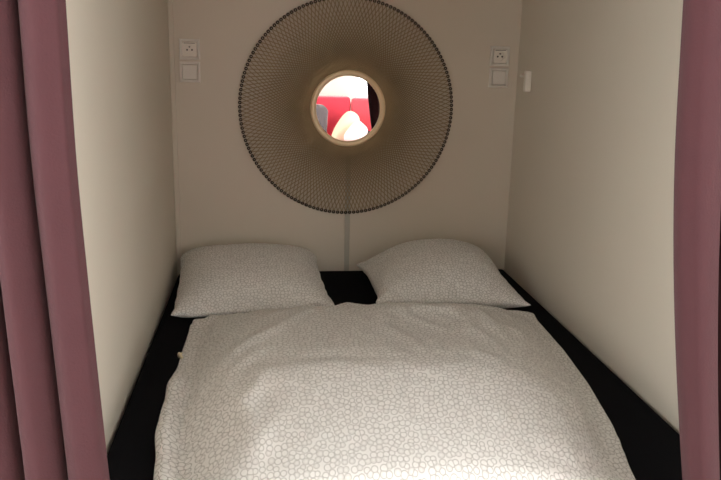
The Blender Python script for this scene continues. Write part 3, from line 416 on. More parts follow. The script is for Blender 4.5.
-2,-1,-8,-5,47,11,-2,7,-11,10,2,-6,0,0,8,-3,0,0,0,2,-6,0,2,1,1,-3,-5,6,2,2,-3,-3,-2,0,2,-2,-6,42,3,7,-6,8,0,-3,-3,2,-2,-4,4,0,2,-1,3,-2,2,-1,0,-9,6,5,
-3,1,1,-5,-9,13,-3,5,-4,-10,49,7,-1,-2,-4,-12,-16,14,0,3,2,-1,0,-6,0,-15,13,1,1,-9,15,-7,-1,1,-13,16,5,0,-12,23,-8,13,-11,46,-4,-4,-6,-8,-23,5,0,-12,6,
-7,13,-2,-13,5,-11,9,4,-10,9,4,-1,6,-19,9,11,5,-16,11,3,25,4,1,-736,43,44,29,54,46,32,38,42,48,48,43,50,38,43,53,44,46,38,48,40,42,43,50,48,38,46,44,
42,43,44,46,42,43,46,-1481,35,46,44,36,49,37,42,37,53,46,39,42,45,53,40,39,52,39,51,42,45,40,51,45,41,40,54,37,47,33,47,48,40,28,-1447,19,35,43,40,50,
43,40,45,44,45,50,42,38,45,44,47,49,39,40,47,49,46,47,44,45,44,49,31,49,47,43,47,34,21,-1432,16,36,35,44,35,47,48,42,51,47,37,48,45,46,37,51,40,48,41,
48,37,52,45,40,47,46,41,50,43,47,38,44,31,-2,-1399,18,29,46,32,39,42,51,41,53,46,39,46,49,42,40,41,52,41,51,42,45,46,45,38,44,51,45,45,49,43,41,27,36,
19,-1392,10,19,43,29,36,50,43,46,42,47,53,47,45,41,45,45,37,45,43,49,45,51,39,50,40,49,41,53,36,49,30,40,18,33,-1399,37,6,33,37,39,46,43,43,45,46,45,
50,46,47,43,39,45,46,43,48,42,46,48,47,44,41,45,52,38,46,38,27,28,23,-1377,12,23,24,38,41,39,48,40,54,38,51,40,51,45,46,42,42,51,42,48,42,48,40,53,47,
37,52,37,42,46,27,23,19,31,-1372,23,35,19,41,36,39,47,40,44,50,46,44,48,38,46,49,41,45,50,49,40,49,45,42,44,52,38,47,38,37,26,15,41,38,-1382,32,21,33,
26,46,39,35,54,38,46,42,47,45,50,40,55,40,49,48,40,50,41,42,52,41,43,48,43,29,44,19,32,26,26,-1359,23,31,35,34,31,36,48,39,49,43,40,48,50,47,39,45,51,
45,42,49,41,49,47,47,45,43,48,32,40,26,40,32,20,20,-1338,16,18,28,36,38,41,43,42,42,42,50,42,47,51,42,51,44,42,43,48,42,53,40,48,44,41,41,51,36,35,32,
29,28,29,-1359,25,27,20,36,36,38,39,49,40,42,49,44,48,45,42,47,45,43,51,43,45,53,42,43,45,42,43,41,37,40,32,30,24,14,-1322,24,13,23,30,34,44,34,44,43,
50,44,45,46,49,45,44,47,43,43,46,44,45,52,46,46,38,44,41,42,34,31,22,21,31,-1348,32,36,22,22,37,35,44,39,49,41,42,46,47,43,47,46,52,38,46,48,42,52,48,
44,36,46,45,41,40,25,29,28,28,20,-1330,22,24,28,41,25,37,47,39,49,37,52,38,45,53,40,49,41,52,43,47,43,47,40,51,40,50,45,34,31,38,32,18,26,40,-1339,19,
24,26,28,39,47,32,49,34,50,43,44,48,41,46,50,50,39,44,52,43,47,42,50,45,41,37,45,40,32,34,29,20,21,-1332,26,24,31,29,28,39,39,38,47,48,45,41,51,38,54,
42,49,39,45,53,38,50,42,54,41,39,47,33,37,46,25,32,26,30,-1338,27,25,23,38,27,24,44,42,48,46,39,47,45,42,52,42,43,48,50,46,44,40,50,44,49,40,42,40,37,
36,36,24,30,25,-1349,30,24,38,19,34,43,35,49,34,48,47,42,51,41,41,46,51,49,37,47,45,53,40,44,46,46,40,42,40,40,26,30,13,23,-1332,22,26,21,31,46,34,47,
36,47,37,49,42,49,46,42,51,48,46,42,46,45,41,44,53,45,38,50,34,41,37,32,20,32,22,-1348,22,26,34,29,38,39,34,45,43,47,45,50,45,40,49,40,52,42,52,40,43,
49,46,41,52,37,46,42,37,42,23,32,24,18,-1345,26,21,28,34,38,34,49,43,41,41,44,50,45,46,47,44,50,37,53,47,42,45,45,43,52,44,39,36,41,41,33,24,31,20,
-1341,9,28,37,28,26,44,39,41,52,45,43,42,48,45,43,46,43,55,40,51,43,45,42,48,40,47,45,45,24,38,35,31,32,24,-1342,22,22,18,32,34,41,39,48,41,45,45,47,
44,50,45,47,41,49,41,47,47,49,36,54,44,42,45,39,45,31,18,32,27,30,-1343,28,9,24,31,39,43,39,50,42,48,45,47,39,48,42,45,48,50,40,51,40,42,54,38,54,35,
50,44,37,40,33,27,23,21,-1338,5,24,31,23,35,47,46,43,42,52,36,50,49,37,46,43,49,47,49,41,47,42,44,54,42,46,38,44,47,36,37,28,4,12,-1335,35,19,11,34,41,
41,41,49,50,42,43,45,45,50,46,35,46,45,51,41,45,46,48,47,41,47,48,47,41,38,35,34,10,-1,-1323,4,16,29,37,42,40,44,54,42,41,43,49,49,36,50,40,50,39,47,
43,53,48,36,51,42,42,47,45,44,47,36,30,21,9,-1369,12,26,33,34,43,52,36,46,52,41,42,47,50,37,40,46,44,54,37,49,49,48,43,38,49,42,45,47,49,34,46,21,27,
25,-1385,3,27,34,46,41,45,52,37,53,43,41,45,44,47,38,46,46,44,44,48,40,46,54,45,40,39,49,46,40,47,41,36,29,16,-1419,23,32,34,44,50,48,45,45,40,46,45,
41,48,41,43,45,43,42,54,39,48,42,51,42,39,44,47,49,46,46,34,45,28,1,-1414,31,29,35,49,43,45,44,46,45,44,41,48,42,46,43,43,49,42,40,54,37,51,38,54,36,
39,46,43,45,50,41,48,33,11,-1437,25,42,39,49,39,49,46,42,42,41,51,44,38,49,42,49,39,46,47,39,49,43,42,52,45,43,33,50,40,46,37,54,31,41,-1471,39,31,45,
40,44,52,40,39,49,44,45,48,46,35,53,39,40,47,44,47,45,52,38,46,49,37,40,50,46,36,44,42,41,48,-1453,52,39,33,52,32,49,49,42,46,46,46,38,53,39,45,46,42,
49,40,46,46,46,48,37,47,45,50,39,48,35,53,38,-1411,34,41,35,52,46,39,51,39,52,46,36,50,42,49,49,36,50,42,49,45,40,50,41,52,39,46,42,52,38,51,41,38,
-1396,19,35,36,46,52,48,46,42,43,47,41,48,46,47,42,52,43,39,46,45,45,50,43,45,52,44,42,43,48,44,42,22,-1387,22,36,45,40,49,38,45,55,42,43,43,50,43,45,
44,48,47,43,51,48,38,50,41,47,47,48,37,48,47,40,38,7,-1354,11,38,38,45,42,45,51,49,37,45,50,48,45,43,50,45,43,43,51,45,39,51,43,42,47,48,46,48,41,45,
27,27,-1355,-1,31,44,42,49,40,51,45,49,47,43,39,51,44,48,42,49,47,42,44,48,40,55,47,36,48,51,42,37,44,19,43,-1364,10,40,27,46,52,42,47,41,52,44,49,38,
46,48,45,43,52,47,45,43,43,50,44,42,50,44,50,42,38,34,37,29,-1366,24,27,36,45,41,54,43,49,42,45,45,44,48,46,40,55,46,37,49,48,43,44,48,49,42,42,51,45,
45,37,30,20,-1344,22,12,34,50,48,46,44,39,51,41,51,46,42,44,52,44,42,44,46,54,36,53,47,42,49,45,43,45,38,44,30,-1,-1333,15,37,28,47,41,48,47,48,41,49,
45,48,44,41,53,41,43,44,54,38,45,52,41,53,45,44,40,48,49,41,22,2,-1332,12,29,33,47,46,51,43,48,41,48,43,45,46,52,40,49,42,44,54,46,40,42,50,50,45,45,
41,44,50,41,23,12,-1324,-4,27,35,50,46,45,45,49,43,40,54,42,46,40,51,43,53,43,40,46,44,53,47,44,46,43,41,46,52,33,21,6,-1325,15,17,47,46,42,43,44,48,
51,44,40,50,44,49,40,49,46,48,40,45,46,52,39,50,48,41,45,45,51,33,9,10,-1321,27,14,40,49,43,42,48,49,39,44,55,37,48,48,45,50,37,46,45,48,47,49,38,47,
52,42,48,48,38,37,26,5,-1327,13,18,52,36,50,43,44,47,50,45,42,45,48,49,43,40,52,46,48,42,42,49,39,50,49,46,44,44,45,32,30,-1,-1312,-1,29,39,41,47,52,
38,45,55,39,51,45,43,40,52,46,47,42,44,49,48,41,51,44,44,40,53,45,45,38,23,8,-1334,11,29,42,40,46,43,44,49,44,51,43,46,45,43,53,45,44,43,47,44,43,53,
46,41,41,51,41,50,45,36,19,21,-1340,21,14,48,39,48,44,44,44,53,43,45,51,41,48,44,44,47,44,47,42,46,48,47,43,50,38,46,46,50,41,23,10,-1340,13,29,38,40,
51,41,50,45,43,44,51,45,46,48,47,40,50,43,41,53,42,50,37,53,45,43,50,44,42,41,25,0,-1324,3,28,43,50,36,52,40,49,50,43,49,39,49,48,43,44,50,41,46,50,41,
44,50,44,49,40,46,45,44,40,29,7,-1339,10,37,31,51,46,46,44,45,39,52,40,46,46,50,42,43,55,36,52,40,46,48,46,50,43,49,38,52,42,38,29,5,-1331,4,27,42,51,
39,46,49,41,49,50,45,42,47,40,51,39,49,47,42,46,44,49,45,52,44,40,45,54,36,43,27,12,-1340,10,29,36,49,46,40,45,53,40,47,42,49,52,46,42,44,50,42,49,39,
48,42,48,52,36,46,49,52,39,36,30,10,-1340,16,24,36,49,45,42,47,47,44,48,44,48,49,45,39,48,42,47,52,44,46,46,40,48,47,42,46,50,41,37,29,19,-1346,17,16,
41,45,51,40,54,45,38,47,54,39,47,45,48,44,44,52,43,47,44,40,53,41,47,42,46,53,36,37,23,30,-1332,-2,17,42,54,41,41,55,39,45,46,46,52,44,40,45,46,51,40,
45,44,49,49,41,50,48,38,46,49,42,29,43,5,-1335,25,4,52,44,38,48,48,45,49,44,48,43,43,51,45,43,45,44,48,39,55,37,55,36,51,42,49,42,46,36,33,-6,-1316,2,
21,48,40,52,40,47,46,52,41,46,40,51,49,40,47,49,46,42,51,41,49,41,48,40,52,48,44,39,43,27,1,-1345,17,28,53,37,48,42,49,43,46,44,47,48,49,39,45,46,52,
46,42,51,42,43,42,55,37,48,48,41,43,45,23,26,-1362,10,39,39,52,43,44,44,47,47,48,41,44,46,50,40,44,50,49,39,45,52,39,51,40,43,48,51,47,42,39,37,18,
-1388,29,42,43,40,44,47,50,40,51,43,43,48,42,44,48,49,49,42,45,45,44,48,46,45,41,52,36,45,47,44,42,8,-1387,36,46,39,46,50,42,40,48,46,44,45,50,44,47,
34,50,41,47,52,42,44,40,53,44,43,43,45,45,42,41,42,39,-1418,49,43,45,40,45,46,45,41,49,47,39,42,47,43,51,38,49,42,46,42,48,47,40,46,43,51,38,45,50,38,
39,48,176,-4,-3,-6,1,-2,1,5,-1,0,-3,-2,-2,0,2,-2,-4,7,-7,4,6,-4,5,0,-1,1,4,-4,5,2,3,-1,2,3,3,-11,40,-2,-7,-5,8,6,-8,13,-5,-7,-5,-7,4,9,-12,2,-5,9,-3,
10,-2,8,0,1,-2,-7,1,7,0,11,1,0,-6,-38,-10,40,30,-6,5,9,-4,1,6,1,-5,-8,1,-5,3,-15,13,-1,-5,7,3,3,5,2,-2,0,-4,-3,11,7,-3,2,-15,-15,-48,-12,39,26,39,-7,
14,6,3,-7,7,-2,-5,-9,6,-5,-12,10,-9,9,-3,14,2,-3,1,4,-6,-8,9,-1,10,-7,-15,-9,-33,-49,-9,43,31,28,30,-5,10,1,8,0,-4,4,-5,-3,-5,-9,13,3,-10,6,8,2,4,-1,0,
-10,7,4,-1,-9,-7,-17,-35,-27,-47,-10,44,40,24,25,26,3,5,4,3,-5,6,0,-4,-12,9,4,2,-11,9,1,5,1,-7,9,-4,1,-8,0,-11,-14,-27,-31,-41,-36,-9,38,41,37,23,22,
19,2,6,2,3,-1,6,1,-1,-11,12,1,-2,-8,13,-2,-7,4,4,-6,-4,-2,-12,-10,-25,-28,-31,-41,-37,-8,43,41,31,30,21,17,17,2,4,6,5,-1,6,-6,6,1,-8,11,-2,3,-11,5,-4,
0,-1,-6,-8,-10,-17,-29,-28,-47,-34,-35,-4,46,32,42,24,30,17,16,9,7,5,4,7,-4,9,2,-8,1,7,-3,-1,-10,7,-3,-4,-3,-7,-8,-16,-19,-32,-33,-45,-27,-35,-5,44,36,
39,25,27,24,13,17,5,7,4,4,5,2,6,-4,1,0,1,-3,-3,-1,-5,-3,-6,-8,-10,-19,-34,-25,-43,-21,-47,-28,-2,44,40,26,35,35,14,22,12,15,0,7,10,-1,6,0,3,0,-1,-4,1,
2,-9,-3,-7,-3,-9,-15,-28,-18,-40,-24,-33,-43,-34,-2,46,37,34,36,17,27,24,13,8,11,5,8,2,8,-3,-2,8,-3,0,-4,-6,2,-5,-1,-7,-13,-21,-16,-22,-29,-33,-33,-40,
-42,-9,46,28,47,27,37,24,14,17,10,9,8,4,5,3,4,3,-4,-3,4,-2,-3,1,-10,-6,-4,-12,-15,-21,-28,-27,-31,-36,-41,-44,-7,38,45,39,35,28,23,15,21,12,9,7,6,5,3,
3,3,-2,0,0,0,-4,-5,-4,-5,-8,-13,-16,-27,-20,-28,-35,-34,-43,-39,-3,41,32,30,49,20,33,23,14,14,10,1,9,0,8,1,1,1,-1,2,-3,-3,-4,-1,-9,-13,-8,-17,-18,-27,
-42,-37,-24,-46,-35,-3,47,34,35,30,36,20,15,23,14,16,5,4,5,3,7,-3,1,0,-5,1,-2,-4,-4,-8,-8,-12,-19,-14,-35,-37,-27,-46,-38,-29,-7,47,40,35,30,22,26,28,
12,20,10,5,9,4,4,-1,3,1,-1,1,-3,2,-11,-1,-8,-14,-11,-23,-24,-15,-25,-36,-40,-33,-48,-4,42,34,33,43,29,29,17,23,8,11,10,6,-2,10,-2,3,0,1,-1,-3,-3,-3,-3,
-9,-8,-23,-13,-22,-26,-22,-38,-27,-43,-43,-11,37,34,40,32,33,34,23,17,16,8,6,6,6,0,4,0,6,-6,2,-6,3,-5,-15,1,-16,-5,-21,-18,-23,-37,-24,-47,-29,-46,-6,
44,33,31,36,34,16,29,17,18,11,7,6,6,-1,3,3,-2,3,-2,-2,-2,-5,-5,-7,-9,-14,-15,-21,-24,-31,-33,-36,-42,-42,-3,48,29,40,33,22,29,16,29,14,5,8,7,-2,12,-3,
4,2,-8,4,0,-4,-4,-13,-1,-9,-9,-20,-22,-20,-27,-32,-41,-41,-41,-2,40,44,29,31,38,24,17,14,13,12,6,2,11,2,2,0,2,-5,0,-1,-5,-2,-2,-14,-2,-16,-10,-22,-28,
-29,-33,-28,-39,-48,-5,40,44,36,34,24,27,18,20,11,8,3,7,4,3,3,1,-2,3,0,-4,0,-9,-5,-2,-9,-10,-24,-19,-14,-34,-34,-37,-36,-40,-9,45,45,28,29,37,22,22,13,
10,3,10,2,4,8,1,1,0,-1,1,-6,1,-3,-8,-5,-10,-5,-12,-20,-32,-39,-18,-33,-41,-40,-9,40,40,48,28,22,34,14,10,7,7,6,8,6,0,3,1,-2,-1,-2,3,-8,-4,-2,-4,-5,-15,
-9,-14,-25,-32,-36,-40,-34,-36,-1,38,45,36,34,28,22,3,17,7,7,5,3,8,-4,7,5,-10,3,-2,2,-6,1,-4,-9,-1,-13,-13,-10,-25,-20,-31,-36,-37,-48,-4,46,35,35,44,
19,14,17,6,5,8,0,9,-1,4,-4,8,-3,-7,6,1,-1,0,-3,-5,-7,-4,-9,-21,-11,-25,-33,-29,-54,-38,-2,37,37,51,28,17,19,12,0,11,3,4,4,-6,0,-9,15,5,-11,7,-1,2,-5,5,
-4,-2,-12,-4,-14,-14,-30,-18,-37,-41,-44,-6,49,41,33,22,26,9,4,7,5,1,0,7,-9,-12,14,5,3,0,-2,3,2,-7,9,-4,-9,2,-8,-3,-20,-16,-26,-40,-36,-46,-1,42,48,23,
30,14,3,8,3,-2,9,1,-5,-13,-11,14,11,2,1,1,2,-5,3,4,-12,12,-8,1,-9,-5,-20,-19,-39,-41,-38,-1,45,37,29,20,6,4,-2,4,-1,-5,-2,8,-18,-3,4,13,2,3,1,-4,5,6,1,
-12,-4,11,1,-5,-11,6,-26,-26,-41,-44,-1,48,31,27,6,-7,3,10,-2,-10,2,-15,15,-14,-7,15,0,9,2,-8,11,3,-5,6,-19,12,1,6,3,-8,-9,2,-27,-36,-41,0,38,35,-7,10,
-6,6,-3,1,-6,-10,-2,9,-11,1,-3,10,0,6,0,3,4,2,-8,1,-4,7,1,12,-5,-9,5,0,-36,-39,0,34,5,-16,21,-2,-13,5,-2,-10,-9,9,4,-2,-16,16,-7,10,1,0,0,2,11,-9,-2,5,
-7,14,0,-4,-1,0,-3,10,-39,-1,-7,-4,3,-2,-1,-1,-2,-3,2,-2,-5,4,-2,-4,6,-3,3,1,-1,0,4,2,1,-6,0,5,4,0,-1,-1,2,4,1,4,-51,-5,-13,14,-6,1,0,-3,-6,11,-5,-5,3,
-9,11,-3,-9,7,-3,2,3,4,1,-1,3,-4,-2,10,-1,9,-6,6,6,-8,-40,-10,2,-9,0,-3,5,-5,-3,-3,2,-6,4,6,-4,-2,-1,1,6,0,-1,-1,3,9,-6,8,-2,6,2,4,8,34,-7,-44,-24,-16,
-4,-2,-2,-4,-2,5,6,-13,1,-3,-1,-1,1,5,8,-5,-3,0,2,1,0,4,4,6,5,6,13,24,40,-14,-40,-27,-19,-9,-6,-5,-5,0,-4,0,-2,2,-1,1,4,-6,0,-3,3,0,3,3,8,-1,2,2,4,7,
16,13,29,47,-19,-39,-32,-18,-13,-4,-6,-5,-2,-1,0,0,0,0,0,0,0,7,-7,0,0,2,-1,1,3,4,3,5,11,12,22,25,38,-4,-37,-35,-17,-19,-6,-5,0,1,-2,-1,0,0,0,0,4,-4,0,
0,0,6,-3,-3,5,-3,1,3,6,3,28,18,35,30,-8,-39,-30,-30,-11,-5,-1,-1,0,1,2,-5,7,-3,-1,-2,4,-4,0,7,-5,3,1,-7,2,-1,2,3,7,14,37,18,39,0,-47,-36,-23,-8,-5,-1,
5,-5,6,-6,6,-5,1,1,-3,5,-3,-1,5,-3,-1,0,1,-3,0,1,1,6,14,22,31,43,0,-42,-39,-26,-8,-3,3,1,2,-6,6,-5,-1,7,-7,8,-7,6,-5,0,4,-4,2,-4,0,0,0,2,3,17,16,41,39,
-7,-37,-36,-31,-5,-2,0,0,0,4,0,2,-6,0,6,0,1,-5,4,-3,-3,6,-5,4,-5,0,0,4,-2,12,26,35,42,-6,-42,-39,-21,-7,0,-2,0,0,0,5,-5,6,-5,5,0,-5,4,-2,2,-4,0,2,-1,3,
-5,0,0,3,7,27,37,43,-3,-43,-43,-21,-5,5,-4,-1,-2,5,-5,0,6,0,-6,-1,1,0,9,-9,0,0,0,3,-2,5,0,-2,-3,6,20,48,42,-3,-51,-34,-24,4,-8,2,-3,0,3,1,-4,6,-6,0,0,
3,-3,0,5,-5,0,2,-1,7,-7,3,-4,2,3,23,50,48,-15,-40,-48,-17,4,-10,3,-3,0,3,2,1,-7,6,-5,5,-5,6,-2,-3,-1,0,0,4,-3,4,-5,1,1,1,32,43,43,-10,-48,-34,-15,-14,
7,-4,0,-3,0,5,0,-5,1,4,-5,4,2,-6,4,-5,3,1,-3,7,-7,1,0,-1,3,37,30,45,1,-52,-28,-31,0,-4,8,-9,0,0,6,-6,0,6,-4,-2,6,-7,7,-6,6,-5,-1,4,2,1,-6,-1,0,6,29,40,
42,-5,-43,-44,-19,-6,5,-5,6,-6,6,-3,2,-5,-1,5,-4,6,-4,-2,2,1,1,-4,5,-4,1,6,-8,6,0,21,47,45,-8,-38,-44,-23,-3,-3,0,0,6,0,-7,1,4,-4,0,0,0,6,-6,0,5,-5,4,
0,-1,-1,5,-2,1,1,25,41,36,0,-40,-45,-16,-8,0,0,5,-3,5,-7,0,0,3,0,-4,4,-2,-2,7,-1,-3,-2,2,0,1,-2,5,-6,7,25,39,42,0,-44,-34,-28,-4,-3,-1,1,5,0,-5,2,-2,0,
0,8,-7,3,2,0,-7,1,5,-4,0,0,1,-2,0,6,25,41,39,-2,-41,-29,-30,-7,-1,2,0,-3,3,3,-6,6,-6,1,6,-7,0,-1,0,4,-3,0,5,-3,-2,0,6,-6,10,21,43,43,-3,-46,-35,-23,
-10,3,-2,3,-3,-1,0,3,-4,2,5,-4,-2,0,0,0,0,6,0,0,-6,0,0,0,2,7,26,36,43,-4,-39,-43,-9,-18,0,4,-5,4,-4,-1,4,-3,2,-2,5,-5,0,0,0,-1,6,0,-5,2,2,-2,-2,1,11,
24,41,43,-4,-48,-40,-15,-8,-5,0,0,2,1,3,-5,-1,0,4,-4,5,-5,1,-1,3,-3,-1,6,3,-7,3,-4,2,10,25,38,39,1,-43,-36,-24,-4,0,-8,2,-3,3,-1,-1,0,4,-4,3,-4,0,7,-6,
0,0,4,-1,-1,2,-4,0,9,3,30,44,40,-3,-49,-37,-20,-9,-5,-1,1,-1,3,-5,3,2,0,0,-2,1,-2,5,-2,-3,3,-4,4,-5,0,0,0,4,9,37,32,37,0,-44,-39,-17,-1,-13,-2,-2,7,-8,
1,2,-4,5,-4,2,6,0,-3,-6,3,3,-4,-1,0,-1,1,0,7,9,25,37,43,0,-49,-33,-14,-10,1,-9,-1,-5,2,-3,1,1,-2,4,2,-6,5,-4,-1,3,-3,0,0,0,1,3,7,1,10,21,34,51,-8,-49,
-24,-14,-10,-5,-6,1,-6,-5,-2,0,0,0,-1,4,0,-3,1,-1,-1,7,-6,4,0,1,5,4,10,5,17,47,32,-4,-43,-24,-8,-3,-13,-7,-4,-5,-5,1,-2,-1,0,6,-10,0,0,3,0,0,4,9,-2,0,
2,3,2,3,12,18,31,43,-4,-44,-14,1,-12,-8,-6,-10,1,-2,9,-12,-4,-1,-3,3,2,4,1,2,10,-9,3,-3,1,3,5,13,-7,17,3,25,45,-15,-25,-7,-4,-3,2,-1,-8,-7,-3,1,-8,8,
-6,7,-4,2,2,2,5,-3,-4,9,-8,10,-1,0,4,10,-5,12,1,34,-2,-5,-8,7,0,-3,-8,0,0,1,0,-8,4,2,-10,11,1,-9,4,9,-3,-4,-2,5,-2,8,-7,8,9,-7,-2,7,5,
]
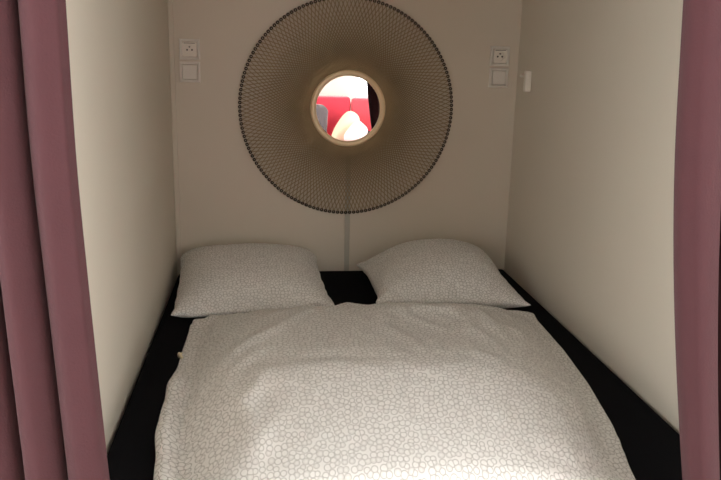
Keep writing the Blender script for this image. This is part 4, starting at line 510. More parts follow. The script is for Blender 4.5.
DUVET = [
-610,0,1,6,-23,-5,-4,-4,-3,-4,-4,-2,-2,-2,-3,-1,0,-1,-1,-3,-2,-2,-1,-1,-2,-2,-2,-2,-2,-2,-3,-2,-2,-2,-1,-2,-2,-1,-1,-2,-3,-1,-1,-1,0,0,3,-2,0,-1,-1,-1,
-1,1,1,1,5,11,19,15,15,16,7,3,1,4,5,4,4,2,1,1,1,1,1,-1,1,-569,0,3,-13,-4,-5,-4,-4,-3,-4,-4,-2,-2,-2,-2,-2,0,-1,-2,-2,-2,-1,-2,-1,-2,-2,-2,-2,-3,-2,-4,
0,-2,-2,-2,-1,-2,-1,-2,-1,-3,-2,-1,0,-1,0,2,-1,0,-1,-1,-1,-1,0,1,0,6,8,15,14,20,15,7,3,0,3,5,3,-1,1,0,1,1,1,1,1,2,-528,2,0,-11,-6,-3,-3,-3,-4,-7,-1,-2,
-2,-1,-2,-1,-2,-1,-2,-1,-2,-2,-1,-2,-2,-4,-2,-4,-3,-1,-1,-1,-2,-2,-1,-2,-1,-2,-2,0,-3,-2,-1,-1,0,0,0,0,0,-3,0,-1,0,0,-6,5,7,6,11,16,19,16,8,0,1,2,2,2,
2,2,2,2,2,2,1,1,2,-486,-7,2,-7,-2,-1,0,-3,-5,-6,-4,-2,-3,-2,-2,-2,-1,-1,-2,-2,-2,-1,-2,-1,-1,-4,-3,-8,-8,-3,7,1,-1,-1,-2,-2,-2,-1,-3,-1,0,-3,-1,-2,0,0,
0,0,-1,-2,-2,1,-3,-11,6,6,7,3,8,19,19,16,6,2,3,2,2,2,2,1,1,2,1,1,0,-1,0,-445,-6,-1,-3,-4,-4,-3,-3,-3,-3,-2,-1,-1,-2,-1,-1,-3,-1,-1,-1,-2,-2,-1,-1,-2,
-4,-4,-5,-5,0,3,1,-1,-2,-2,-3,-2,2,0,-5,-7,0,4,2,3,0,3,1,-1,-10,-4,-11,-1,-4,7,4,-4,6,18,4,22,20,-5,-1,3,2,2,2,2,2,2,2,2,2,2,1,1,-404,-4,-1,-4,-4,-2,
-5,-1,-4,-4,0,-2,-1,-2,-2,-2,-1,-2,-1,-2,0,0,-1,0,-2,-1,-3,-4,-3,4,4,-3,-4,-2,1,2,3,2,-1,-1,-5,-4,-6,-4,0,4,1,0,-5,-1,-9,-2,-7,-4,-1,12,0,-8,10,21,20,
14,-15,-1,2,2,1,2,2,2,1,1,2,1,2,2,2,-363,-2,-2,-4,-4,-6,-1,-3,-3,-1,-2,-3,-1,-2,-2,1,-4,-1,-1,-1,2,-2,0,-2,-1,-2,-2,-3,-2,0,-1,2,-5,-2,0,3,7,-4,-1,1,0,
-2,-2,-4,-4,-3,1,-2,-3,-1,-4,0,-7,-3,-7,7,-5,4,8,17,20,10,-18,0,2,2,2,2,2,1,2,2,2,2,2,2,2,-322,0,-2,-5,-8,-2,-1,-3,-2,-2,-1,-3,0,-1,0,-7,0,-1,-2,-1,0,
1,-2,-1,-2,-2,-1,-2,-2,-2,-2,-2,-2,-1,1,4,1,7,-2,0,0,-1,-4,-3,-3,-2,-4,-2,-2,-5,-2,-3,-1,-8,-1,-3,3,5,1,20,21,-11,-7,2,2,3,2,2,2,2,2,3,2,2,3,2,2,-281,
1,-7,-4,-2,-3,-2,-3,-2,1,-1,-3,-2,1,-5,-1,-2,-1,-2,-1,0,-2,-2,-2,-2,-1,-2,-2,0,-2,-3,-3,-2,1,1,1,0,-1,1,10,3,-1,-3,-6,-2,-2,-3,-3,-3,-4,-8,-3,-1,-6,0,
2,-1,1,5,18,-3,-1,2,2,3,2,2,2,3,2,2,3,3,2,3,2,3,-240,-1,-4,-5,-1,-2,-4,0,-1,-4,0,-1,-2,-3,1,-3,-2,-2,-7,-3,-3,-2,0,3,-1,-1,-1,0,-1,-2,-2,1,-1,-1,1,3,1,
-2,-4,-2,1,0,0,0,1,-1,-3,-2,-3,-5,-6,-9,-1,-3,0,2,-1,1,2,3,4,5,3,2,3,2,3,2,3,2,3,2,3,2,3,3,2,-198,-4,-3,-2,-2,-3,0,0,-5,-1,0,-1,-3,-2,-1,-3,-3,-4,-2,
-3,-2,-2,-2,1,1,-1,-1,0,-2,-1,1,-1,-1,-1,1,5,0,-3,-1,-1,-4,-3,-4,-3,1,3,-2,-1,-2,-4,-7,-6,-2,-1,1,-1,-3,1,3,3,2,6,3,2,2,3,2,2,2,3,3,2,3,2,3,3,3,-157,
-2,-2,-3,-5,0,-1,-2,-1,-1,-1,-1,-3,-3,0,-4,-3,-2,-2,-1,-3,-2,-1,0,-1,-1,-1,-3,1,0,0,-1,-1,0,3,-4,5,-2,0,-6,0,-3,-4,-3,-2,-3,-2,-2,-2,-1,-2,-3,-2,-2,-1,
-1,-3,0,1,3,4,5,3,3,1,1,3,3,2,3,2,3,3,2,3,3,3,-116,0,-8,-2,1,-3,0,0,-1,-2,0,-3,-3,-2,-2,-3,-2,-1,-1,-1,-3,-2,-1,-1,-2,-1,-2,0,0,0,-1,0,-2,1,-2,-1,-2,
-1,1,0,-3,-3,-2,-3,-2,-2,-1,-1,-3,-1,-3,-3,-3,-2,-3,-1,-2,-1,1,3,4,4,4,2,0,2,2,3,3,3,3,2,3,3,3,2,4,-75,-4,-3,0,-1,-2,0,-1,0,-2,-3,-2,-1,-1,-2,-3,-1,-1,
-1,-2,-5,0,-2,-3,0,-1,-1,0,0,-1,-1,0,1,-2,-1,-3,-1,-1,0,-1,-2,-2,-3,-2,-2,-2,-3,-1,-2,-2,-3,-2,-3,-3,-3,-2,-2,-1,1,2,3,6,3,2,-1,3,2,3,3,3,3,3,3,3,3,2,
3,-34,-3,-2,0,-2,0,-1,-1,-1,-1,-3,-2,-1,-2,-2,-1,-1,-1,-3,-4,-2,-2,-1,-1,-1,-1,-1,0,0,-2,0,0,-1,0,-2,-2,-1,-1,-1,-2,-1,-2,-3,-2,-2,-2,-3,-1,-2,-2,-3,
-3,-3,-2,-4,-2,-2,-1,0,2,3,4,5,-2,3,3,2,3,3,3,3,3,3,2,3,3,2,7,-2,-1,-2,0,-1,0,-1,0,-4,-2,-1,-1,-2,-1,-2,-6,-1,-1,-2,-2,-1,-1,-1,-1,-1,-1,0,0,-1,-1,0,
-1,-1,-1,-2,-2,0,-3,-1,-1,-3,-2,-2,-1,-3,-2,-2,-2,-3,-2,-3,-3,-3,-3,-3,-3,-1,0,1,3,5,2,1,0,1,1,1,1,2,3,4,1,3,1,1,-1,49,-2,0,-2,0,-1,0,-1,-3,-2,-1,-1,
-2,-1,0,-8,-1,-1,-3,-1,-1,0,-1,-1,-2,-1,0,0,-1,-1,-1,0,-1,-1,-2,-2,-2,-1,-2,-1,-2,-2,-2,-2,-2,-2,-2,-3,-2,-2,-3,-3,-3,-2,-4,-2,-3,-2,0,1,2,4,3,0,1,0,1,
0,1,0,1,0,0,0,0,-1,0,90,0,0,-1,-1,-1,0,-3,-2,-1,-1,-2,-1,-2,-7,-1,0,-3,-1,-1,0,-1,-1,-1,-1,-1,-1,0,-1,-1,-1,0,-1,-1,-2,-2,-2,-1,-2,-2,-1,-2,-3,-2,-2,
-2,-2,-3,-3,-2,-2,-4,-3,-2,-3,-3,-3,-1,-2,0,4,5,-3,4,0,-1,0,0,0,0,1,0,1,0,0,1,0,131,2,-1,-1,-2,-1,-1,-2,0,-1,-1,-2,-7,-1,-2,-4,-1,0,0,-1,-1,-1,0,-2,0,
-1,-1,0,-1,-1,0,-1,-1,-1,-1,-3,-2,-2,-1,-3,-2,-1,-2,-3,-2,-2,-2,-3,-3,-2,-3,-3,-3,-3,-3,-3,-3,-2,-1,0,2,1,1,3,2,0,-1,0,-1,0,0,0,0,0,0,0,0,172,1,1,-1,
-3,-1,-2,-4,-1,-2,-1,-1,-1,-5,-2,0,-1,0,0,0,-2,-1,0,-2,0,-1,0,-1,-2,-1,-1,-1,-1,0,-1,-2,-4,0,-2,-2,-2,-2,-2,-3,-2,-2,-2,-3,-3,-3,-3,-3,-3,-3,-3,-3,-3,
-3,-1,1,1,1,1,0,-2,5,1,0,-1,0,0,-1,0,0,0,0,0,213,4,-1,-1,-2,-1,-4,-3,-2,-2,-1,1,-6,-1,-1,0,0,-1,0,0,-2,0,-1,-1,0,-1,-1,-1,-1,-2,-1,-1,-2,0,0,-3,-3,-1,
-2,-2,-2,-2,-2,-2,-3,-2,-2,-3,-4,-3,-2,-2,-3,-3,-4,-4,-3,-3,-1,1,-1,0,-1,1,1,0,0,4,1,0,0,0,-1,0,0,0,0,255,0,3,0,-1,-5,-3,-2,-1,-2,-2,-4,0,-1,-1,0,-1,0,
0,0,-1,-1,-1,0,-1,-1,-1,-1,-1,-1,-1,-2,-1,-1,0,-3,-3,-1,-2,-2,-2,-2,-2,-3,-2,-3,-2,-2,-3,-4,-3,-3,-2,-3,-4,-4,-4,-3,-1,0,0,-1,-1,0,1,0,1,0,1,1,2,0,0,0,
0,0,0,296,-2,4,-1,0,-4,-1,-2,-1,-6,-1,0,-2,0,-1,0,-1,0,1,-1,-1,-1,-1,0,-1,-1,-1,-1,-1,-1,-1,-1,-2,-1,0,-4,-2,-2,-1,-2,-2,-2,-3,-3,-2,-2,-3,-2,-3,-2,-4,
-4,-3,-4,-3,-4,-4,-2,-2,-2,0,0,-3,2,1,0,1,0,1,0,2,0,0,1,0,0,0,337,-3,4,2,-3,-1,-1,-2,-6,-3,0,0,-1,-1,0,0,-1,0,1,-1,-1,-1,-1,0,-1,0,-2,-1,-1,-1,-1,-1,
-2,-1,-2,-2,-2,-2,-2,-1,-3,-2,-3,-2,-3,-2,-3,-2,-3,-3,-3,-4,-3,-4,-4,-4,-3,-3,-2,-2,-2,-2,0,1,1,1,1,0,1,0,1,1,0,1,0,0,1,378,-2,-3,9,-1,-2,-1,-8,-3,0,
-1,0,0,0,-1,0,0,0,0,-2,0,0,-1,-1,-1,-1,0,-2,0,-2,-1,-1,-1,-3,-2,-2,-2,-1,-2,-2,-2,-3,-2,-2,-3,-3,-3,-2,-3,-3,-4,-3,-4,-4,-4,-4,-3,-3,-2,-2,-2,-3,-1,1,
0,2,2,-1,1,1,1,1,0,1,0,0,1,419,-2,-2,2,4,-6,-1,-3,-1,0,-1,0,0,0,-1,0,0,0,-1,0,0,-1,-1,-1,-1,-1,-1,-1,-1,-1,-1,-1,-2,-1,-4,-1,-2,-2,-2,-2,-2,-2,-2,-3,
-3,-3,-2,-3,-3,-3,-4,-4,-4,-4,-3,-5,-3,-3,-2,-3,-2,-3,-2,2,0,2,0,1,1,1,1,1,0,0,1,1,0,460,-2,0,0,-1,-1,-1,-1,-1,0,-1,0,0,-1,0,0,0,0,-1,0,0,-1,0,-2,-1,
-2,0,-1,-1,-1,-1,-2,-1,-2,-2,-3,-1,-3,-1,-2,-2,-3,-2,-3,-3,-3,-2,-3,-3,-4,-3,-4,-4,-3,-6,-3,-3,-4,-3,-2,-3,-3,-3,2,1,1,1,1,1,1,1,0,1,1,0,1,1,502,-2,1,
-8,5,1,-2,0,-1,-1,0,-1,0,0,1,0,-1,0,0,0,-1,-1,-2,-1,-1,0,-1,-1,-1,-2,0,-1,-2,-2,-3,-2,-2,-2,-2,-1,-3,-2,-3,-3,-3,-3,-2,-3,-4,-3,-4,-4,-4,-4,-2,-4,-4,
-4,-4,-3,-3,-3,-2,1,1,1,1,1,1,1,0,1,1,1,1,0,1,543,1,-6,-1,0,4,-1,0,-1,-1,0,-1,0,0,0,1,-1,0,-1,1,0,-3,-1,-1,0,-1,-1,-1,-1,-1,-2,-1,-2,-1,-3,-2,-2,-3,-1,
-2,-2,-3,-3,-3,-2,-3,-4,-2,-4,-3,-4,-4,-4,-3,-3,-4,-5,-5,-3,-3,-4,-3,-2,1,1,1,1,1,1,1,1,0,1,1,0,1,1,584,-1,-3,0,0,1,3,-1,0,-2,-1,0,0,0,0,-1,0,1,0,-1,0,
-1,-1,-1,-1,-1,-1,-1,-1,-1,-2,-1,-2,-1,-3,-2,-3,-1,-2,-2,-3,-3,-3,-3,-3,-2,-3,-3,-4,-4,-3,-5,-3,-3,-4,-4,-5,-4,-4,-4,-3,-4,-2,1,1,1,1,1,1,1,0,1,1,0,1,
0,1,625,-3,1,0,0,1,1,-2,3,-2,-1,0,0,0,0,0,0,0,0,-1,0,-1,-1,-1,-1,-1,-1,-1,-1,-1,-2,-1,-2,-2,-2,-2,-2,-2,-2,-3,-2,-4,-4,-2,-2,-3,-3,-3,-4,-4,-4,-4,-3,
-4,-4,-4,-5,-4,-5,-4,-3,-4,-2,1,1,1,1,1,0,1,-1,0,0,0,0,0,1,666,-2,2,1,0,-2,1,1,-1,-2,0,1,-1,0,-1,2,-2,-1,0,0,-1,0,1,0,-1,-1,-1,-1,-1,-2,-1,-2,-2,-2,-1,
-2,-2,-2,-3,-2,-3,-2,-4,-3,-3,-3,-3,-4,-3,-4,-4,-4,-4,-4,-4,-4,-5,-4,-5,-4,-4,-4,-3,1,0,1,0,1,0,1,1,0,1,0,0,0,1,707,-1,1,2,-2,1,-1,-1,0,2,-1,0,-1,0,-1,
2,-1,-1,-2,-1,0,2,0,-1,0,0,0,-2,-1,-2,-1,-3,-1,-2,-1,-3,-1,-2,-3,-2,-3,-2,-4,-4,-2,-3,-4,-4,-3,-4,-4,-4,-4,-4,-5,-4,-5,-4,-5,-4,-5,-3,-4,0,0,0,0,0,0,1,
1,0,1,1,2,0,1,748,2,0,0,-1,-1,1,0,-1,2,0,0,-3,1,0,-1,-1,0,-1,0,0,-1,0,2,0,-1,-1,0,-1,-1,-2,-2,-2,-1,-2,-2,-2,-3,-2,-3,-2,-3,-3,-4,-3,-3,-4,-3,-4,-5,-4,
-4,-4,-4,-4,-5,-5,-5,-4,-5,-5,-5,-2,0,0,-1,1,0,1,0,1,0,1,1,1,1,0,790,-1,-1,5,-1,-1,-3,4,-2,1,-1,0,0,1,0,-1,0,-1,-1,0,0,-1,0,0,-1,0,2,-1,-2,-1,-2,-1,-2,
-1,-2,-3,-2,-2,-3,-2,-3,-2,-4,-3,-3,-4,-4,-3,-4,-5,-4,-4,-4,-5,-4,-5,-5,-5,-5,-5,-5,-4,-4,1,-1,0,1,0,0,1,1,0,1,1,1,1,0,831,-3,0,0,1,-1,1,2,2,-2,0,0,1,
-1,-1,-1,1,2,-1,0,0,0,-1,0,-1,0,-1,-1,-1,0,-1,-1,-1,-2,-3,-2,-2,-3,-2,-2,-4,-2,-3,-4,-3,-4,-4,-3,-5,-4,-4,-4,-5,-4,-5,-4,-6,-5,-5,-5,-6,-4,-4,0,0,0,0,
0,1,1,1,0,1,1,1,1,1,872,-2,1,1,0,-1,1,0,0,1,1,0,-2,-1,-1,1,2,1,1,-1,0,0,-1,0,-1,0,-1,-1,-1,0,-1,-1,-1,-2,-2,-3,-2,-3,-3,-2,-3,-3,-3,-3,-4,-4,-4,-4,-4,
-4,-5,-4,-4,-5,-4,-5,-6,-5,-6,-5,-6,-6,-3,0,-2,2,1,0,1,1,0,1,1,1,1,1,1,913,-1,2,-1,-1,1,1,1,-1,2,-1,-1,-1,1,0,0,0,3,0,0,0,0,-1,0,0,-1,-1,-1,-1,0,-1,-1,
-2,-1,-2,-3,-3,-2,-3,-3,-3,-3,-3,-3,-4,-4,-4,-4,-4,-4,-5,-4,-4,-5,-5,-4,-6,-6,-6,-7,-7,-7,-4,2,0,0,1,1,2,1,1,0,1,0,1,1,0,954,1,-1,0,1,-1,1,0,1,2,-2,1,
-1,0,1,0,0,1,1,1,0,0,0,-1,0,-1,-1,-1,-1,-1,0,-1,-1,-2,-2,-3,-3,-2,-3,-3,-4,-3,-3,-3,-4,-4,-4,-4,-4,-4,-5,-4,-5,-4,-5,-5,-6,-6,-6,-7,-7,-8,-4,1,1,0,0,2,
1,0,0,-2,1,0,0,1,0,996,1,-3,1,3,-1,1,0,0,0,1,1,-1,1,0,0,1,0,0,1,0,1,0,0,-1,-1,0,-1,-1,-1,-1,-1,-1,-2,-1,-3,-4,-2,-3,-4,-3,-3,-4,-3,-4,-4,-4,-4,-4,-4,
-5,-5,-4,-5,-5,-5,-6,-6,-6,-7,-8,-10,-2,0,0,0,1,2,-3,-1,-1,1,0,0,0,0,1,1037,0,0,0,1,2,1,0,0,1,0,1,-1,1,0,0,1,0,1,0,0,1,0,0,-1,0,-1,-1,-1,-1,-1,-1,-1,
-2,-2,-2,-4,-3,-3,-3,-3,-4,-3,-4,-4,-4,-4,-4,-4,-5,-4,-5,-5,-5,-5,-5,-5,-6,-7,-7,-9,-9,-3,-2,1,1,1,1,-2,-2,-4,0,0,0,0,-1,-1,1078,1,-4,4,3,0,2,0,0,-2,3,
0,0,1,0,0,1,0,1,0,0,0,1,0,-1,0,-1,-1,-1,-1,-1,-1,-2,-3,0,-3,-3,-3,-3,-3,-3,-4,-4,-4,-4,-4,-4,-4,-4,-5,-4,-5,-5,-5,-5,-6,-5,-6,-7,-8,-8,-10,-8,-1,1,-1,
-2,-1,-1,-1,-1,0,1,-1,-1,-1,-1,1119,2,-3,2,1,5,-1,0,-1,1,1,1,1,1,0,1,0,1,0,0,0,1,0,0,0,-1,-1,-1,-1,-1,-1,-2,-2,-2,-3,-2,-2,-2,-3,-3,-4,-4,-4,-4,-3,-4,
-5,-5,-4,-4,-5,-5,-5,-5,-5,-6,-5,-6,-7,-9,-8,-9,-7,-2,-1,-1,-1,-1,-1,-1,-1,-1,-2,-1,-1,-1,-1,1160,-1,2,2,1,2,-1,1,0,2,1,1,1,1,0,0,1,1,0,1,0,0,1,0,-1,
-1,-1,-1,-1,-2,0,-4,-3,0,-2,-2,-2,-3,-2,-4,-3,-4,-4,-4,-4,-4,-5,-5,-4,-5,-4,-5,-5,-6,-5,-6,-5,-6,-8,-8,-9,-9,-11,2,-1,-1,-1,-1,-1,-1,-1,-1,-2,-1,-1,-1,
-1,1201,1,2,0,1,0,1,1,3,1,2,1,1,0,0,1,0,1,-1,0,1,0,0,0,1,0,-2,-1,-1,-2,-2,-3,-3,-2,0,-1,-2,-3,-3,-3,-4,-4,-4,-3,-4,-5,-6,-7,-4,-3,-4,-5,-5,-5,-6,-5,-6,
-7,-7,-9,-8,-9,-13,-1,3,-1,-1,-1,-1,-2,-1,-1,-1,-1,-2,-1,-1,1242,3,0,-1,3,2,0,1,3,0,2,2,1,0,0,0,1,0,-1,0,-1,1,2,1,-1,-1,-1,0,-1,-2,-2,-2,-3,-2,-1,-3,
-3,0,-3,-4,-4,-3,-4,-3,-5,-5,-5,-5,-5,-4,-5,-5,-5,-5,-6,-6,-6,-7,-8,-10,-11,-12,-7,-2,-1,2,0,0,-1,-2,-2,-2,-1,-2,-2,-2,-1,1284,2,0,1,1,2,3,-1,0,5,2,1,
1,-1,0,1,1,0,-1,0,-1,0,-1,1,1,1,0,-1,-2,-1,-1,-2,-2,-6,-5,0,2,-1,-4,-4,-4,-4,-3,-3,-6,-5,-5,-5,-4,-5,-4,-6,-5,-5,-7,-6,-6,-7,-10,-9,-11,-12,-7,-2,-3,
-2,-1,0,1,1,-1,-1,-1,-2,-2,-2,-2,1325,1,2,2,0,0,4,0,1,2,4,1,0,1,1,1,0,0,0,-1,-2,0,1,0,-1,-2,-2,-2,-1,0,1,-1,1,-4,-4,0,1,-3,-4,-4,-4,-4,-4,-4,-5,-5,-5,
-5,-4,-4,-5,-5,-6,-6,-7,-7,-6,-7,-9,-14,-11,-9,-6,-2,-3,-2,-2,-2,-2,-1,-1,1,1,0,0,-2,-2,1366,3,2,0,1,1,3,1,0,2,4,-3,3,2,2,1,1,-1,0,-1,-1,1,1,-2,1,-3,
-1,-1,-1,-1,0,0,-1,-2,-1,-3,-1,-3,-5,-4,-4,-4,-4,-4,-4,-4,-5,-6,-5,-4,-3,-7,-6,-6,-8,-7,-5,-7,-11,-14,-15,-11,-2,-1,-2,-2,-2,-2,-3,-2,-2,-2,-2,0,1,1,0,
1407,1,6,0,1,1,1,3,0,1,3,0,-2,-1,3,2,1,0,-1,2,-1,-1,5,1,-2,-2,-1,0,0,-1,0,-1,-1,-2,-3,-3,-4,-2,-4,-5,-4,-3,-5,-3,-4,-5,-5,-5,-6,-2,-3,-7,-8,-7,-7,-6,
-5,-7,-13,-15,-14,-10,-3,-1,-3,-2,-2,-2,-2,-2,-2,-3,-2,-3,-2,-3,-3,1448,1,4,3,1,0,2,4,0,1,2,1,0,0,0,2,1,0,-1,-1,-2,2,3,2,1,-1,-1,1,1,0,-2,-2,-3,-3,-3,
-4,-5,-1,-4,-4,-5,-3,-4,-5,-2,-6,-4,-5,-5,-3,-3,-8,-9,-6,-7,-4,-5,-9,-13,-15,-15,-10,-4,-2,-2,-2,-2,-2,-2,-2,-2,-3,-2,-2,-3,-2,-3,1490,2,4,3,-2,2,3,3,
1,0,2,2,1,0,1,1,0,-1,0,0,1,2,2,2,3,-1,-2,-1,-1,-4,-1,-2,-2,-3,-4,-7,-1,1,-4,-6,-3,-7,-3,-3,-5,-3,-4,-4,-7,-2,-4,-11,-6,-6,-6,-6,-5,-9,-14,-13,-16,-15,
-1,-2,-2,-2,-2,-1,-2,-2,-2,-3,-2,-3,-2,-3,-3,1531,-1,6,5,-1,2,3,3,1,2,0,1,5,-3,1,1,0,0,1,1,0,3,1,1,0,-3,-1,-1,-3,-2,0,-1,-3,-4,-5,-5,1,-4,-4,-2,-8,-3,
-6,-3,-2,-2,-8,-3,-3,-4,-6,-10,-5,-12,-2,-3,-5,-10,-13,-16,-24,-4,-4,-2,-2,-2,-2,-3,-3,-5,0,-1,-1,-3,-2,-3,-2,1572,2,5,2,1,3,2,1,-2,3,8,2,-2,1,1,0,1,0,
-2,3,3,1,-2,1,-3,0,-2,0,-2,-2,-5,-1,-2,-2,-6,-1,-6,-1,0,-8,-4,-6,-5,-2,0,-6,-3,-3,-3,-8,-8,-5,-6,-12,0,-3,-4,-11,-13,-18,-24,-24,8,-3,-3,-3,-5,0,-2,-2,
-5,0,1,1,-2,-1,-2,1613,-4,4,11,1,0,-4,3,4,6,0,4,2,2,-3,-2,3,1,2,0,0,1,1,-2,-1,0,-2,-2,-2,-4,-2,-2,-2,-4,-1,-4,-8,1,-4,0,-4,-5,-4,-3,-8,-1,-4,-1,-7,-6,
-11,-11,2,-8,1,-4,-3,-12,-11,-21,-23,-29,0,-9,-3,-3,-2,0,0,-1,3,-2,0,0,0,0,-1,1654,-2,2,10,-3,0,3,2,5,4,2,3,2,1,-1,-1,-2,3,1,1,0,0,0,-1,-2,0,-1,-3,-2,
-1,-3,-3,-2,-1,-4,-5,-8,2,-7,2,-3,-3,-4,-4,-5,-5,-5,-8,-4,-8,-8,-4,-10,2,1,1,-6,-13,-13,-20,-26,-26,-12,-2,-2,0,-4,0,0,-1,2,-1,0,-1,0,0,0,1695,0,3,6,1,
-1,4,1,5,1,5,1,-5,4,1,1,2,0,0,1,-1,-1,-1,0,0,-1,-2,-2,-1,-3,-2,-3,-3,-5,-2,-2,-5,-7,4,-4,-6,-11,-2,-11,-6,-2,-1,0,-10,-1,-5,-4,-5,4,-1,2,-10,-19,-19,
-15,-23,-28,-13,0,0,-2,-3,0,0,-1,1,-1,0,0,0,0,0,1737,1,2,0,7,5,4,3,4,4,7,-1,-5,-9,-3,0,5,2,-1,2,3,-1,-4,-3,-2,-3,-3,-2,-3,0,1,-2,-3,-3,-6,-5,-2,7,-7,
-7,-11,-5,-5,-4,-1,0,2,-5,-3,-7,0,-2,-4,-2,3,1,-23,-16,-21,-32,-6,-27,-15,-3,0,0,0,-1,0,-1,0,0,0,1,0,0,-1,1778,3,1,4,2,4,3,3,2,3,5,3,0,6,-3,-1,2,-1,1,
0,2,1,-3,-1,0,-1,-1,-1,-1,-2,-2,-2,-3,-2,-4,-4,-4,-3,-3,-4,-4,-3,-5,-3,-2,-2,-4,-4,-5,-4,-3,-5,-4,-3,3,-15,-13,-17,-17,-26,-23,-29,-14,0,0,0,-1,-1,0,0,
0,0,-1,1,-1,-1,0,1819,5,-3,8,2,3,3,3,3,3,3,3,1,1,1,1,1,0,1,0,0,0,0,-1,0,0,-2,-1,-1,-1,-3,-3,-2,-2,-3,-5,-4,-3,-4,-3,-4,-4,-5,-3,-2,-3,-3,-7,-3,-3,-4,
-4,-5,-4,-8,-3,-15,-18,-23,-22,-23,-27,-15,0,0,1,-1,0,0,0,0,1,0,-1,-1,-1,0,1860,-4,7,8,3,3,3,3,3,3,2,3,3,1,0,1,0,0,0,1,0,0,0,0,1,-1,-1,-1,-1,-2,-2,-2,
-2,-2,-4,-4,-5,-4,-4,-4,-3,-5,-4,-5,-3,-1,-4,-7,-2,-4,-3,-5,-4,-6,-7,-8,-11,-20,-23,-22,-27,-28,-10,-6,0,0,0,1,0,1,0,1,0,0,0,0,0,5160,-62,-43,-44,-24,
-41,-43,-44,-44,-45,-45,-43,-44,-43,-44,-44,-44,-43,-44,-43,-44,-43,-44,-43,-44,-43,-44,-44,-44,-44,-43,-44,-44,-43,-44,-43,-44,-44,-44,-43,-45,-44,
-44,-43,-44,-43,-43,-45,-44,-43,-44,-44,-44,-44,-43,-44,-44,-23,4,-4,-9,-10,-8,-13,-18,-1,0,-1,0,4,4,4,5,5,5,7,3,5160,-62,-42,-29,-43,-42,-43,-44,-44,
-42,-45,-43,-44,-43,-44,-44,-43,-44,-44,-43,-44,-43,-44,-43,-44,-43,-43,-44,-45,-45,-43,-43,-44,-44,-43,-44,-43,-44,-44,-43,-45,-43,-44,-43,-44,-43,
-44,-44,-43,-44,-43,-44,-44,-43,-43,-42,-42,-35,-7,-6,2,-11,-9,-14,9,2,-2,2,7,6,5,5,5,4,5,4,3,5160,-61,-44,-38,-33,-44,-43,-43,-44,-43,-43,-44,-44,-43,
-44,-44,-44,-43,-43,-44,-44,-44,-43,-44,-43,-43,-43,-44,-45,-45,-44,-43,-44,-43,-43,-44,-43,-44,-43,-44,-44,-44,-43,-43,-44,-44,-43,-44,-43,-44,-43,
-43,-44,-43,-40,-38,-43,-41,9,-10,-22,-11,-5,11,5,5,4,3,3,3,3,2,3,1,2,0,0,5160,-60,-43,-31,-43,-44,-44,-43,-43,-45,-43,-43,-44,-43,-44,-43,-43,-44,-44,
-43,-44,-43,-44,-44,-43,-44,-43,-45,-45,-43,-43,-44,-43,-44,-43,-44,-43,-44,-43,-44,-43,-44,-43,-44,-43,-43,-44,-43,-44,-43,-43,-44,-42,-37,-39,-39,
-44,-43,-13,13,-16,-14,1,3,2,2,2,1,1,0,0,0,1,-1,-1,-3,-2,5160,-57,-36,-44,-42,-43,-44,-43,-44,-44,-43,-44,-43,-44,-43,-44,-43,-44,-43,-44,-43,-44,-43,
-44,-43,-44,-43,-44,-44,-43,-44,-44,-44,-43,-44,-43,-44,-44,-43,-44,-44,-44,-43,-43,-43,-43,-43,-43,-44,-42,-44,-40,-42,-43,-36,-40,-42,-18,-29,-34,-5,
2,-15,-1,2,2,2,1,1,1,0,1,2,1,1,1,1,5160,-56,-39,-43,-44,-44,-42,-43,-43,-44,-44,-43,-44,-43,-43,-44,-43,-44,-43,-44,-44,-43,-44,-43,-44,-43,-43,-44,
-43,-44,-44,-44,-43,-44,-43,-44,-43,-43,-44,-43,-44,-44,-44,-43,-44,-42,-44,-43,-43,-44,-43,-43,-38,-44,-42,-32,-42,-43,-32,-7,-7,-15,-22,-2,2,1,0,1,1,
1,0,0,1,1,1,2,1,5160,-52,-45,-43,-43,-42,-44,-43,-43,-44,-44,-43,-44,-43,-44,-43,-43,-44,-43,-43,-45,-43,-44,-43,-44,-43,-44,-43,-43,-44,-44,-42,-45,
-44,-44,-44,-42,-43,-43,-44,-43,-44,-43,-44,-44,-43,-43,-44,-43,-43,-44,-44,-39,-43,-42,-38,-44,-40,-34,-13,-8,-24,-23,0,1,1,1,2,2,0,1,1,0,2,2,3,2,
5160,-49,-50,-43,-40,-44,-44,-44,-43,-44,-43,-44,-44,-43,-44,-41,-44,-43,-44,-43,-44,-44,-43,-44,-43,-44,-44,-43,-44,-43,-43,-44,-43,-44,-45,-44,-43,
-42,-43,-43,-44,-43,-44,-43,-44,-44,-43,-44,-43,-44,-43,-44,-43,-41,-43,-42,-43,-38,-39,-18,-10,-35,-20,2,2,2,1,2,2,1,2,2,2,2,3,3,2,5160,-49,-47,-44,
-44,-44,-44,-43,-43,-44,-44,-43,-44,-44,-42,-43,-43,-43,-44,-43,-44,-43,-43,-44,-43,-45,-43,-44,-43,-44,-43,-44,-43,-44,-44,-44,-44,-44,-42,-41,-43,
-43,-44,-45,-44,-43,-44,-43,-44,-43,-44,-44,-44,-41,-42,-45,-44,-39,-40,-18,-31,-32,-11,2,2,1,2,2,2,2,2,4,3,3,3,3,3,5160,-59,-38,-45,-42,-45,-43,-45,
-44,-41,-45,-44,-43,-43,-43,-43,-44,-43,-41,-43,-44,-43,-44,-44,-44,-44,-44,-44,-43,-44,-43,-45,-43,-43,-44,-45,-44,-43,-41,-44,-43,-43,-44,-44,-43,
-43,-44,-43,-43,-44,-45,-44,-43,-42,-45,-44,-43,-41,-41,-33,-29,-25,-10,2,3,2,2,3,4,3,2,4,3,3,3,5,3,5160,-48,-51,-42,-45,-42,-46,-46,-40,-44,-44,-44,
